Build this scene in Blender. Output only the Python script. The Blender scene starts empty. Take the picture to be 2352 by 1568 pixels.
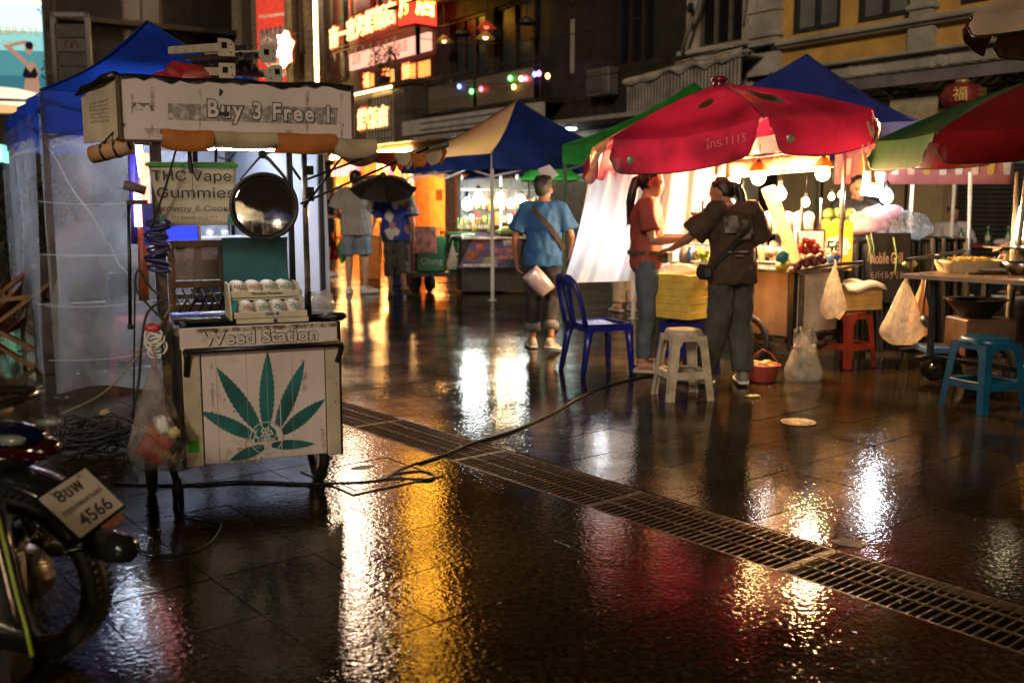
import bpy, bmesh, math, random, os
from mathutils import Vector, Matrix, Euler
random.seed(7)
SC = bpy.context.scene
COL = SC.collection
R = math.radians
PI = math.pi

# ------------------------------------------------------------------ camera
CAMH, LENS = 1.30, 35.0
FPX = LENS/36*2352
PITCH = math.atan(314/FPX)
cd = bpy.data.cameras.new('camera'); cd.lens = LENS; cd.sensor_width = 36
cd.clip_start = 0.05; cd.clip_end = 500
cd.dof.use_dof = True; cd.dof.focus_distance = 5.0; cd.dof.aperture_fstop = 2.4
CAM = bpy.data.objects.new('camera', cd); COL.objects.link(CAM)
CAM.location = (0, 0, CAMH); CAM.rotation_euler = (PI/2-PITCH, 0, 0)
SC.camera = CAM
# ------------------------------------------------------------------ night sky, city glow, exposure
W = bpy.data.worlds.new('World'); SC.world = W; W.use_nodes = True
bg = W.node_tree.nodes['Background']
bg.inputs[0].default_value = (1.0, 0.62, 0.36, 1); bg.inputs[1].default_value = 0.006
sd = bpy.data.lights.new('street_glow', 'SUN'); sd.energy = 0.72; sd.angle = R(9); sd.color = (1.0, 0.78, 0.58)
SUN = bpy.data.objects.new('street_glow', sd); COL.objects.link(SUN)
SUN.rotation_euler = Vector((0.30, 1.0, -0.42)).to_track_quat('-Z', 'Y').to_euler()
SC.view_settings.view_transform = 'Standard'; SC.view_settings.look = 'None'
SC.view_settings.exposure = 0.9; SC.view_settings.gamma = 1.0
SC.view_settings.use_curve_mapping = False
try:
    SC.cycles.use_denoising = True; SC.cycles.use_light_tree = True
    SC.cycles.max_bounces = 8; SC.cycles.transparent_max_bounces = 12
    SC.cycles.sample_clamp_indirect = 6.0
    SC.cycles.caustics_reflective = False; SC.cycles.caustics_refractive = False
except Exception:
    pass

# ------------------------------------------------------------------ measuring the place
_cp, _sp = math.cos(PITCH), math.sin(PITCH)
def _ray(x, y):
    u = (x-1176)/FPX; v = (784-y)/FPX
    return Vector((u, _cp+v*_sp, -_sp+v*_cp))
def G(x, y, z=0.0):
    "point of the ground (or of height z) seen at x, y"
    d = _ray(x, y); return Vector((0, 0, CAMH)) + d*((z-CAMH)/d.z)
def P(x, y, Y):
    "point at distance Y seen at x, y"
    d = _ray(x, y); return Vector((0, 0, CAMH)) + d*(Y/d.y)
def onplane(px, py, Q, deg):
    a = R(deg); dx, dy = math.cos(a), math.sin(a); n = (-dy, dx); r = _ray(px, py)
    k = (Q[0]*n[0]+Q[1]*n[1])/(r.x*n[0]+r.y*n[1])
    return ((r.x*k-Q[0])*dx+(r.y*k-Q[1])*dy, CAMH+r.z*k)
def V(*a): return Vector(a)
def rot2(x, y, deg):
    a = R(deg); return (x*math.cos(a)-y*math.sin(a), x*math.sin(a)+y*math.cos(a))

# ------------------------------------------------------------------ mesh builder
class MB:
    def __init__(s): s.v = []; s.f = []; s.sm = []
    def add(s, vs, fs, smooth=False, mx=None):
        o = len(s.v)
        s.v += [tuple(mx @ Vector(v)) if mx else tuple(v) for v in vs]
        s.f += [tuple(i+o for i in f) for f in fs]; s.sm += [smooth]*len(fs)
        return s
    def box(s, c, d, rot=None, mx=None):
        x, y, z = d[0]/2, d[1]/2, d[2]/2
        vs = [Vector((a*x, b*y, e*z)) for a in (-1, 1) for b in (-1, 1) for e in (-1, 1)]
        if rot is not None:
            m = Euler([R(t) for t in rot]).to_matrix(); vs = [m @ v for v in vs]
        vs = [v+Vector(c) for v in vs]
        return s.add(vs, [(0,1,3,2),(4,6,7,5),(0,4,5,1),(2,3,7,6),(0,2,6,4),(1,5,7,3)], False, mx)
    def bbox(s, c, d, b=.005, rot=None, mx=None):
        "box with chamfered edges"
        x, y, z = d[0]/2, d[1]/2, d[2]/2; b = min(b, x*.9, y*.9, z*.9)
        vs = []; idx = {}
        for a in (-1, 1):
            for e in (-1, 1):
                for g in (-1, 1):
                    for k, (p, q, r) in enumerate(((x, y-b, z-b), (x-b, y, z-b), (x-b, y-b, z))):
                        idx[(a, e, g, k)] = len(vs); vs.append(Vector((a*p, e*q, g*r)))
        I = lambda a, e, g, k: idx[(a, e, g, k)]
        fs = []
        for a in (-1, 1):
            fs.append((I(a,-1,-1,0), I(a,1,-1,0), I(a,1,1,0), I(a,-1,1,0)))
            fs.append((I(-1,a,-1,1), I(1,a,-1,1), I(1,a,1,1), I(-1,a,1,1)))
            fs.append((I(-1,-1,a,2), I(1,-1,a,2), I(1,1,a,2), I(-1,1,a,2)))
            for e in (-1, 1):
                fs.append((I(a,e,-1,0), I(a,e,1,0), I(a,e,1,1), I(a,e,-1,1)))
                fs.append((I(a,-1,e,0), I(a,1,e,0), I(a,1,e,2), I(a,-1,e,2)))
                fs.append((I(-1,a,e,1), I(1,a,e,1), I(1,a,e,2), I(-1,a,e,2)))
                for g in (-1, 1):
                    fs.append((I(a,e,g,0), I(a,e,g,1), I(a,e,g,2)))
        if rot is not None:
            m = Euler([R(t) for t in rot]).to_matrix(); vs = [m @ v for v in vs]
        vs = [v+Vector(c) for v in vs]
        return s.add(vs, fs, False, mx)
    def loft(s, rings, cap=True, smooth=True, closed=False):
        "rings: lists of equally many points"
        n = len(rings[0]); vs = [p for r in rings for p in r]; fs = []
        m = len(rings)
        for i in range(m if closed else m-1):
            a, b = i*n, ((i+1) % m)*n
            for j in range(n):
                k = (j+1) % n; fs.append((a+j, a+k, b+k, b+j))
        if cap and not closed:
            fs.append(tuple(range(n))[::-1]); fs.append(tuple((m-1)*n+j for j in range(n)))
        return s.add(vs, fs, smooth)
    def tube(s, pts, r, n=8, cap=True, closed=False):
        pts = [Vector(p) for p in pts]; m = len(pts)
        rs = r if isinstance(r, (list, tuple)) else [r]*m
        rings = []; up = None
        for i, p in enumerate(pts):
            if closed: t = pts[(i+1) % m]-pts[i-1]
            else: t = pts[min(i+1, m-1)]-pts[max(i-1, 0)]
            if t.length < 1e-9: t = Vector((0, 0, 1))
            t.normalize()
            if up is None:
                up = Vector((0, 0, 1)) if abs(t.z) < .9 else Vector((1, 0, 0))
            a = t.cross(up)
            if a.length < 1e-6: a = t.cross(Vector((1, .3, 0)))
            a.normalize(); b = a.cross(t).normalized(); up = b
            rings.append([p+(a*math.cos(2*PI*j/n)+b*math.sin(2*PI*j/n))*rs[i] for j in range(n)])
        return s.loft(rings, cap, True, closed)
    def bar(s, a, b, w, h=None, mx=None):
        "square bar from a to b"
        a, b = Vector(a), Vector(b); d = b-a; L = d.length; d.normalize()
        up = Vector((0, 0, 1)) if abs(d.z) < .95 else Vector((0, 1, 0))
        x = d.cross(up).normalized(); z = x.cross(d).normalized(); h = h or w
        vs = [p+x*(i*w/2)+z*(j*h/2) for p in (a, b) for i, j in ((-1,-1),(1,-1),(1,1),(-1,1))]
        return s.add(vs, [(0,1,2,3),(7,6,5,4),(0,4,5,1),(1,5,6,2),(2,6,7,3),(3,7,4,0)], False, mx)
    def lathe(s, prof, n=16, c=(0,0,0), mx=None, smooth=True, cap=True, a0=0, a1=2*PI):
        full = abs(a1-a0-2*PI) < 1e-6; k = n if full else n+1
        rings = [[Vector((r*math.cos(a0+(a1-a0)*j/n)+c[0], r*math.sin(a0+(a1-a0)*j/n)+c[1], z+c[2])) for j in range(k)] for r, z in prof]
        vs = [p for r in rings for p in r]; fs = []
        for i in range(len(rings)-1):
            for j in range(n):
                q = (j+1) % k; fs.append((i*k+j, i*k+q, (i+1)*k+q, (i+1)*k+j))
        if cap and full:
            if prof[0][0] > 1e-5: fs.append(tuple(range(k))[::-1])
            if prof[-1][0] > 1e-5: fs.append(tuple((len(rings)-1)*k+j for j in range(k)))
        return s.add(vs, fs, smooth, mx)
    def ball(s, c, r, n=12, m=8, mx=None):
        r = r if isinstance(r, (list, tuple)) else (r, r, r)
        vs = []; 
        for i in range(m+1):
            t = PI*i/m
            for j in range(n):
                a = 2*PI*j/n; vs.append(Vector((c[0]+r[0]*math.sin(t)*math.cos(a), c[1]+r[1]*math.sin(t)*math.sin(a), c[2]+r[2]*math.cos(t))))
        fs = []
        for i in range(m):
            for j in range(n):
                k = (j+1) % n
                if i == 0: fs.append((j, n+j, n+k))
                elif i == m-1: fs.append((i*n+j, (i+1)*n+j, i*n+k))
                else: fs.append((i*n+j, (i+1)*n+j, (i+1)*n+k, i*n+k))
        return s.add(vs, fs, True, mx)
    def prism(s, poly, z0, z1, mx=None):
        n = len(poly); vs = [(x, y, z0) for x, y in poly]+[(x, y, z1) for x, y in poly]
        fs = [tuple(range(n))[::-1], tuple(range(n, 2*n))]+[(i, (i+1) % n, n+(i+1) % n, n+i) for i in range(n)]
        return s.add(vs, fs, False, mx)
    def quad(s, a, b, c, d): return s.add([a, b, c, d], [(0, 1, 2, 3)])
    def grid(s, fn, nu, nv, smooth=True):
        vs = [fn(i/nu, j/nv) for j in range(nv+1) for i in range(nu+1)]
        fs = [(j*(nu+1)+i, j*(nu+1)+i+1, (j+1)*(nu+1)+i+1, (j+1)*(nu+1)+i) for j in range(nv) for i in range(nu)]
        return s.add(vs, fs, smooth)
    def mesh(s, name, m=None):
        me = bpy.data.meshes.new(name); me.from_pydata([tuple(v) for v in s.v], [], s.f)
        me.polygons.foreach_set('use_smooth', s.sm)
        if m: me.materials.append(m)
        bm = bmesh.new(); bm.from_mesh(me); bmesh.ops.recalc_face_normals(bm, faces=bm.faces); bm.to_mesh(me); bm.free()
        me.update(); return me
    def build(s, name, m, parent=None, loc=None, rot=None, **kw):
        o = bpy.data.objects.new(name, s.mesh(name, m)); COL.objects.link(o)
        if parent: o.parent = parent
        if loc: o.location = loc
        if rot: o.rotation_euler = [R(t) for t in rot]
        for k, v in kw.items(): o[k] = v
        return o
def thing(name, label, cat, loc=(0, 0, 0), rz=0, group=None):
    o = bpy.data.objects.new(name, None); COL.objects.link(o); o.empty_display_size = .1
    o.location = loc; o.rotation_euler = (0, 0, R(rz)); o['label'] = label; o['category'] = cat
    if group: o['group'] = group
    return o
def tag(o, label, cat, group=None):
    o['label'] = label; o['category'] = cat
    if group: o['group'] = group
    return o
def one(mb, name, m, label, cat, group=None, loc=None, rot=None):
    "a thing that is a single mesh"
    return tag(mb.build(name, m, None, loc, rot), label, cat, group)
def struct(o): o['kind'] = 'structure'; return o
def dup(o, loc=None, rz=None, parent=None, label=None, mats=None):
    c = o.copy(); COL.objects.link(c)
    if parent: c.parent = parent
    if loc is not None: c.location = loc
    if rz is not None: c.rotation_euler = (c.rotation_euler[0], c.rotation_euler[1], R(rz))
    if label: c['label'] = label
    for ch in list(o.children): dup(ch, parent=c)
    return c
try: INTER = bpy.data.fonts.load(os.path.join(bpy.utils.system_resource('DATAFILES'), 'fonts', 'Inter.woff2'))
except Exception: INTER = None
def text(s, parent, m, size, loc, rot=(90, 0, 0), align='CENTER', off=0, extrude=0, name='lettering', sx=1.0, shear=0, space=1.0, inter=False, scale_to=None):
    c = bpy.data.curves.new('text_curve', 'FONT'); c.body = s; c.size = size; c.align_x = align; c.align_y = 'CENTER'
    if INTER and inter: c.font = INTER
    c.offset = off; c.extrude = extrude; c.shear = shear; c.space_character = space; c.resolution_u = 3
    t = bpy.data.objects.new('text_curve', c)
    me = bpy.data.meshes.new_from_object(t); bpy.data.objects.remove(t); bpy.data.curves.remove(c)
    me.materials.clear(); me.materials.append(m)
    if scale_to:
        xs = [v.co.x for v in me.vertices]; w = max(xs)-min(xs); mid = (max(xs)+min(xs))/2
        for v in me.vertices: v.co.x = (v.co.x-mid)*scale_to/w
    o = bpy.data.objects.new(name, me); COL.objects.link(o)
    if parent: o.parent = parent
    o.location = loc; o.rotation_euler = [R(a) for a in rot]; o.scale = (sx, 1, 1)
    return o

# ------------------------------------------------------------------ materials
_M = {}
def mat(name, col=(.5, .5, .5), rough=.5, metal=0, var=.18, sc=6, bump=.15, bs=60, coat=0, emit=None, es=0, trans=0, col2=None, sss=0, dirt=0, tl=0, two=None):
    if name in _M: return _M[name]
    m = bpy.data.materials.new(name); m.use_nodes = True; nt = m.node_tree; N = nt.nodes; L = nt.links
    b = N['Principled BSDF']
    tc = N.new('ShaderNodeTexCoord'); no = N.new('ShaderNodeTexNoise'); no.inputs['Scale'].default_value = sc; no.inputs['Detail'].default_value = 6
    L.new(tc.outputs['Object'], no.inputs['Vector'])
    oi = N.new('ShaderNodeObjectInfo')
    mx = N.new('ShaderNodeMix'); mx.data_type = 'RGBA'
    c2 = col2 or tuple(max(0, c*(1-var*1.6)) for c in col)
    c1 = col if col2 else tuple(min(1, c*(1+var*.6)) for c in col)
    mx.inputs['A'].default_value = (*c1, 1); mx.inputs['B'].default_value = (*c2, 1)
    mr = N.new('ShaderNodeMapRange'); mr.inputs['From Min'].default_value = .35; mr.inputs['From Max'].default_value = .68
    L.new(no.outputs['Fac'], mr.inputs['Value']); L.new(mr.outputs['Result'], mx.inputs['Factor'])
    out = mx.outputs['Result']
    if dirt:
        n3 = N.new('ShaderNodeTexNoise'); n3.inputs['Scale'].default_value = sc*2.7; n3.inputs['Detail'].default_value = 9; n3.inputs['Roughness'].default_value = .7
        L.new(tc.outputs['Object'], n3.inputs['Vector'])
        r3 = N.new('ShaderNodeMapRange'); r3.inputs['From Min'].default_value = .56; r3.inputs['From Max'].default_value = .72; r3.inputs['To Max'].default_value = dirt
        L.new(n3.outputs['Fac'], r3.inputs['Value'])
        m3 = N.new('ShaderNodeMix'); m3.data_type = 'RGBA'; m3.inputs['B'].default_value = (.035, .026, .018, 1)
        L.new(r3.outputs['Result'], m3.inputs['Factor']); L.new(out, m3.inputs['A']); out = m3.outputs['Result']
    L.new(out, b.inputs['Base Color'])
    rr = N.new('ShaderNodeMapRange'); rr.inputs['To Min'].default_value = max(.02, rough*.8); rr.inputs['To Max'].default_value = min(1, rough*1.25)
    L.new(no.outputs['Fac'], rr.inputs['Value']); L.new(rr.outputs['Result'], b.inputs['Roughness'])
    b.inputs['Metallic'].default_value = metal
    if coat: b.inputs['Coat Weight'].default_value = coat; b.inputs['Coat Roughness'].default_value = .06
    if trans: b.inputs['Transmission Weight'].default_value = trans
    if sss: b.inputs['Subsurface Weight'].default_value = sss; b.inputs['Subsurface Scale'].default_value = .01; b.inputs['Subsurface Radius'].default_value = (1, .4, .25)
    if bump:
        n2 = N.new('ShaderNodeTexNoise'); n2.inputs['Scale'].default_value = bs; n2.inputs['Detail'].default_value = 5
        L.new(tc.outputs['Object'], n2.inputs['Vector'])
        bp = N.new('ShaderNodeBump'); bp.inputs['Strength'].default_value = bump; bp.inputs['Distance'].default_value = .01
        L.new(n2.outputs['Fac'], bp.inputs['Height']); L.new(bp.outputs['Normal'], b.inputs['Normal'])
    if emit:
        b.inputs['Emission Color'].default_value = (*emit, 1); b.inputs['Emission Strength'].default_value = es
    if tl:
        tb = N.new('ShaderNodeBsdfTranslucent'); L.new(out, tb.inputs['Color'])
        ms = N.new('ShaderNodeMixShader'); ms.inputs[0].default_value = tl
        L.new(b.outputs[0], ms.inputs[1]); L.new(tb.outputs[0], ms.inputs[2]); L.new(ms.outputs[0], N['Material Output'].inputs[0])
    _M[name] = m; return m
def glow(name, col=None, s=None):
    "a lamp, tube or lit sign"
    if name in _M: return _M[name]
    m = bpy.data.materials.new(name); m.use_nodes = True; N = m.node_tree.nodes
    e = N.new('ShaderNodeEmission'); e.inputs[0].default_value = (*col, 1); e.inputs[1].default_value = s
    m.node_tree.links.new(e.outputs[0], N['Material Output'].inputs[0]); _M[name] = m; return m
def film(name, tint=(.9, .92, .95), opac=.35, rough=.15, sc=5, tl=.5, wr=.5, dist=.5, dop=.12):
    "crumpled thin plastic film: see-through, milky in the folds, glossy"
    if name in _M: return _M[name]
    m = bpy.data.materials.new(name); m.use_nodes = True; nt = m.node_tree; N = nt.nodes; L = nt.links
    b = N['Principled BSDF']; b.inputs['Base Color'].default_value = (*tint, 1); b.inputs['Roughness'].default_value = rough
    tc = N.new('ShaderNodeTexCoord'); no = N.new('ShaderNodeTexNoise'); no.inputs['Scale'].default_value = sc; no.inputs['Detail'].default_value = 8; no.inputs['Distortion'].default_value = dist
    L.new(tc.outputs['Object'], no.inputs['Vector'])
    bp = N.new('ShaderNodeBump'); bp.inputs['Strength'].default_value = wr; bp.inputs['Distance'].default_value = .03
    L.new(no.outputs['Fac'], bp.inputs['Height']); L.new(bp.outputs['Normal'], b.inputs['Normal'])
    tb = N.new('ShaderNodeBsdfTranslucent'); tb.inputs['Color'].default_value = (*tint, 1)
    m1 = N.new('ShaderNodeMixShader'); m1.inputs[0].default_value = tl
    L.new(b.outputs[0], m1.inputs[1]); L.new(tb.outputs[0], m1.inputs[2])
    tr = N.new('ShaderNodeBsdfTransparent'); tr.inputs[0].default_value = (*tint, 1)
    m2 = N.new('ShaderNodeMixShader'); mr = N.new('ShaderNodeMapRange')
    mr.inputs['From Min'].default_value = .3; mr.inputs['From Max'].default_value = .7
    mr.inputs['To Min'].default_value = max(0, opac-dop); mr.inputs['To Max'].default_value = min(1, opac+dop)
    L.new(no.outputs['Fac'], mr.inputs['Value']); L.new(mr.outputs['Result'], m2.inputs[0])
    L.new(tr.outputs[0], m2.inputs[1]); L.new(m1.outputs[0], m2.inputs[2]); L.new(m2.outputs[0], N['Material Output'].inputs[0])
    _M[name] = m; return m

def wet_stone(name, c1, c2, ripple=1.0, coat=1.0, dull=.35):
    "dark speckled granite under a skin of rain water"
    m = bpy.data.materials.new(name); m.use_nodes = True; nt = m.node_tree; N = nt.nodes; L = nt.links
    b = N['Principled BSDF']; geo = N.new('ShaderNodeNewGeometry'); oi = N.new('ShaderNodeObjectInfo')
    n1 = N.new('ShaderNodeTexNoise'); n1.inputs['Scale'].default_value = 42; n1.inputs['Detail'].default_value = 6; n1.inputs['Roughness'].default_value = .7
    L.new(geo.outputs['Position'], n1.inputs['Vector'])
    n0 = N.new('ShaderNodeTexNoise'); n0.inputs['Scale'].default_value = 1.3; n0.inputs['Detail'].default_value = 4; L.new(geo.outputs['Position'], n0.inputs['Vector'])
    rp = N.new('ShaderNodeMapRange'); rp.inputs['From Min'].default_value = .38; rp.inputs['From Max'].default_value = .64; L.new(n1.outputs['Fac'], rp.inputs['Value'])
    mx = N.new('ShaderNodeMix'); mx.data_type = 'RGBA'; mx.inputs['A'].default_value = (*c1, 1); mx.inputs['B'].default_value = (*c2, 1); L.new(rp.outputs['Result'], mx.inputs['Factor'])
    hs = N.new('ShaderNodeHueSaturation'); vr = N.new('ShaderNodeMapRange'); vr.inputs['To Min'].default_value = .65; vr.inputs['To Max'].default_value = 1.35
    L.new(oi.outputs['Random'], vr.inputs['Value']); L.new(vr.outputs['Result'], hs.inputs['Value']); L.new(mx.outputs['Result'], hs.inputs['Color'])
    L.new(hs.outputs['Color'], b.inputs['Base Color']); b.inputs['Roughness'].default_value = .5; b.inputs['Specular IOR Level'].default_value = 0
    # water film: ripples of raindrops at two scales
    r1 = N.new('ShaderNodeTexNoise'); r1.inputs['Scale'].default_value = 50; r1.inputs['Detail'].default_value = 3; r1.inputs['Distortion'].default_value = .4
    r2 = N.new('ShaderNodeTexNoise'); r2.inputs['Scale'].default_value = 9; r2.inputs['Detail'].default_value = 3
    L.new(geo.outputs['Position'], r1.inputs['Vector']); L.new(geo.outputs['Position'], r2.inputs['Vector'])
    ad = N.new('ShaderNodeMath'); ad.operation = 'MULTIPLY_ADD'; ad.inputs[1].default_value = .8
    L.new(r2.outputs['Fac'], ad.inputs[0]); L.new(r1.outputs['Fac'], ad.inputs[2])
    bp = N.new('ShaderNodeBump'); rv = N.new('ShaderNodeMapRange'); rv.inputs['From Min'].default_value = .36; rv.inputs['From Max'].default_value = .64; rv.inputs['To Min'].default_value = .6; rv.inputs['To Max'].default_value = 1.0
    L.new(n0.outputs['Fac'], rv.inputs['Value']); L.new(rv.outputs['Result'], bp.inputs['Strength']); bp.inputs['Distance'].default_value = .0013*ripple
    L.new(ad.outputs[0], bp.inputs['Height'])
    b.inputs['Coat IOR'].default_value = 1.45
    wm = N.new('ShaderNodeTexNoise'); wm.inputs['Scale'].default_value = 2.1; wm.inputs['Detail'].default_value = 7; wm.inputs['Roughness'].default_value = .65; L.new(geo.outputs['Position'], wm.inputs['Vector'])
    wr = N.new('ShaderNodeMapRange'); wr.inputs['From Min'].default_value = .40; wr.inputs['From Max'].default_value = .60; wr.inputs['To Min'].default_value = .62*coat; wr.inputs['To Max'].default_value = 1.0*coat
    L.new(wm.outputs['Fac'], wr.inputs['Value']); L.new(wr.outputs['Result'], b.inputs['Coat Weight'])
    cr = N.new('ShaderNodeMapRange'); cr.inputs['From Min'].default_value = .4; cr.inputs['From Max'].default_value = .7; cr.inputs['To Min'].default_value = .010; cr.inputs['To Max'].default_value = .12
    L.new(n0.outputs['Fac'], cr.inputs['Value']); L.new(cr.outputs['Result'], b.inputs['Coat Roughness'])
    L.new(bp.outputs['Normal'], b.inputs['Coat Normal'])
    b2 = N.new('ShaderNodeBump'); b2.inputs['Strength'].default_value = .5; b2.inputs['Distance'].default_value = .002; L.new(n1.outputs['Fac'], b2.inputs['Height']); L.new(b2.outputs['Normal'], b.inputs['Normal'])
    _M[name] = m; return m

BLK = mat('black_paint', (.012, .011, .010), .35, 0, .3, 8, .1)
BLKR = mat('black_rubber', (.014, .013, .012), .55, 0, .3, 20, .3, 90)
STEEL = mat('steel', (.45, .44, .42), .28, 1, .2, 12, .08)
DSTEEL = mat('dull_steel', (.22, .21, .20), .4, 1, .3, 14, .15)
WPOLE = mat('white_pole', (.72, .72, .70), .35, 0, .12, 8, .05)
RUST = mat('rusty_steel', (.24, .15, .08), .34, .45, .4, 30, .3, 120, col2=(.09, .05, .03))
WHITE = mat('white_plastic', (.72, .70, .66), .38, 0, .12, 6, .06)
INK = mat('black_ink', (.012, .012, .014), .6, 0, .1, 10, 0)
# ================================================================== GROUND
AP = 39.2
e1 = V(math.cos(R(AP)), math.sin(R(AP)), 0); e2 = V(-math.sin(R(AP)), math.cos(R(AP)), 0)
TS, GAP, D0, D1, T0 = .40, .0022, 2.90, 3.27, 1.66
STONE = wet_stone('wet_granite', (.002, .0018, .0012), (.058, .038, .017))
MORTAR = wet_stone('wet_mortar', (.006, .005, .004), (.02, .016, .011), .8, 1.0)
def gp(s, t, z=0): q = e1*s+e2*t; return V(q.x, q.y, z)
gb = MB()
gb.quad(gp(-90, -60, -.0028), gp(D0, -60, -.0028), gp(D0, 130, -.0028), gp(-90, 130, -.0028))
gb.quad(gp(D1, -60, -.0028), gp(110, -60, -.0028), gp(110, 130, -.0028), gp(D1, 130, -.0028))
struct(gb.build('ground', MORTAR))
ch = MB()
ch.quad(gp(D0, -20, -.26), gp(D1, -20, -.26), gp(D1, 40, -.26), gp(D0, 40, -.26))
ch.quad(gp(D0, -20, -.26), gp(D0, -20, -.0028), gp(D0, 40, -.0028), gp(D0, 40, -.26))
ch.quad(gp(D1, -20, -.26), gp(D1, -20, -.0028), gp(D1, 40, -.0028), gp(D1, 40, -.26))
struct(ch.build('drain_channel', mat('drain_mud', (.003, .0026, .002), .5, 0, .4, 10, .4, 30)))
PAVE = struct(bpy.data.objects.new('pavement', None)); COL.objects.link(PAVE); PAVE.rotation_euler = (0, 0, R(AP))
def tile_mesh(seed):
    rr = random.Random(seed); h = (TS-GAP)/2; b = .0013
    z = [rr.uniform(-.0008, .0008) for _ in range(4)]
    vs = [(-h, -h, -.012), (h, -h, -.012), (h, h, -.012), (-h, h, -.012), (-h, -h, -b+z[0]), (h, -h, -b+z[1]), (h, h, -b+z[2]), (-h, h, -b+z[3]),
          (-h+b, -h+b, z[0]), (h-b, -h+b, z[1]), (h-b, h-b, z[2]), (-h+b, h-b, z[3])]
    fs = [(8, 9, 10, 11)]
    for i in range(4):
        j = (i+1) % 4; fs += [(i, j, 4+j, 4+i), (4+i, 4+j, 8+j, 8+i)]
    return MB().add(vs, fs).mesh('tile', STONE)
TM = [tile_mesh(k) for k in range(6)]
cells = []
for i in range(-80, 70):
    s = D0-TS*(i+.5) if i >= 0 else D1+TS*(-i-.5)
    for k in range(-30, 60):
        t = T0+TS*(k+.5)
        q = gp(s, t)
        if q.y < 1.5 or q.y > 21 or abs(q.x) > q.y*.60+1.0: continue
        cells.append((q.length, s, t))
cells.sort(); far = MB()
for n, (d, s, t) in enumerate(cells):
    me = TM[random.randrange(6)]; zj = random.uniform(-.0012, .0008)
    if n < 300:
        o = bpy.data.objects.new('tile', me); COL.objects.link(o); o.parent = PAVE; o.location = (s, t, zj); o.rotation_euler = (R(random.uniform(-.12, .12)), R(random.uniform(-.12, .12)), 0)
    else:
        far.add([(v.co.x+s, v.co.y+t, v.co.z+zj) for v in me.vertices], [tuple(p.vertices) for p in me.polygons])
fo = far.build('tile_field', STONE, PAVE); fo['kind'] = 'stuff'
# steel drain grates, one metre each
GW = D1-D0; GL = 1.0
bar_me = MB().box((0, 0, -.004), (GW-.03, .0030, .006)).mesh('bar', RUST)
rod_me = MB().box((0, 0, -.004), (.0042, GL-.012, .006)).mesh('rod', RUST)
edge_me = MB().box((0, 0, -.014), (.006, GL-.008, .028)).mesh('edge_bar', RUST)
end_me = MB().box((0, 0, -.014), (GW-.02, .006, .028)).mesh('end_bar', RUST)
def ob(me, name, parent, loc, rot=None):
    o = bpy.data.objects.new(name, me); COL.objects.link(o); o.parent = parent; o.location = loc
    if rot: o.rotation_euler = [R(a) for a in rot]
    return o
grate_labels = ['rusty drain grate panel closest to the camera at the right edge', 'second rusty grate panel from the right along the drain', 'rusty grate panel under the two bright lamp reflections',
    'rusty grate panel just left of the bright lamp reflections', 'rusty grate panel crossed by the black cable', 'rusty grate panel between the black cable and the cart wheel', 'rusty grate panel beside the white cart corner', 'farthest rusty grate panel passing behind the white cart']
for i in range(9):
    t = .55+GL*i; q = gp((D0+D1)/2, t, -.001)
    g = thing('drain_grate', grate_labels[min(i, 7)], 'drain grate', q, AP, 'steel drain grates across the wet paving')
    if i == 8: g['label'] = 'rusty drain grate panel behind the cart beyond its wheel'
    for k in range(28): ob(bar_me, 'bar', g, (0, -GL/2+.02+k*(GL-.04)/27, 0))
    for x in (-.058, .058): ob(rod_me, 'rod', g, (x, 0, .004))
    for x in (-1, 1): ob(edge_me, 'edge_bar', g, (x*(GW/2-.012), 0, 0)); ob(end_me, 'end_bar', g, (0, x*(GL/2-.006), 0))
# concrete access cover with two lifting holes
CONC = wet_stone('wet_concrete', (.055, .042, .030), (.13, .10, .075), 1.0)
ac = thing('access_cover', 'square wet concrete access cover with two rusty lifting holes beside the cart wheel', 'access cover', gp(2.455, 4.09, 0), AP)
h = .255
m = MB(); m.bbox((0, 0, .0015), (2*h-.09, 2*h-.09, .006), .002); m.build('slab', CONC, ac)
for a, b, c, d in ((0, -h+.018, 2*h, .036), (0, h-.018, 2*h, .036), (-h+.018, 0, .036, 2*h-.076), (h-.018, 0, .036, 2*h-.076)): m = MB(); m.bbox((a, b, .0015), (c, d, .008), .002); m.build('frame', CONC, ac)
for y in (-.13, .12):
    m = MB(); m.lathe([(.055, .0045), (.050, .0052), (.0, .0048)], 14, smooth=False); o = m.build('lifting_hole', mat('hole_rust', (.03, .018, .01), .5, 0, .4, 30), ac, (.02, y, .0)); o.scale = (1.2, .7, 1)
fc = G(1833, 970); fc.z = .001
dc = thing('drain_cover', 'small round brass drain cover set in the wet paving', 'drain cover', fc)
m = MB(); m.lathe([(.108, 0), (.108, .004), (.094, .006), (.092, .004)], 28); m.build('rim', mat('brass', (.26, .18, .08), .45, .5, .3, 30), dc)
m = MB(); m.lathe([(.090, .0), (.088, .005), (.03, .0055), (0, .0055)], 28); m.build('lid', mat('brass_lid', (.18, .125, .055), .5, .4, .4, 40, .4), dc)
m = MB(); m.box((0, 0, .006), (.05, .012, .003)); m.box((.01, 0, .0062), (.012, .034, .003)); m.build('slot', BLK, dc)
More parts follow.
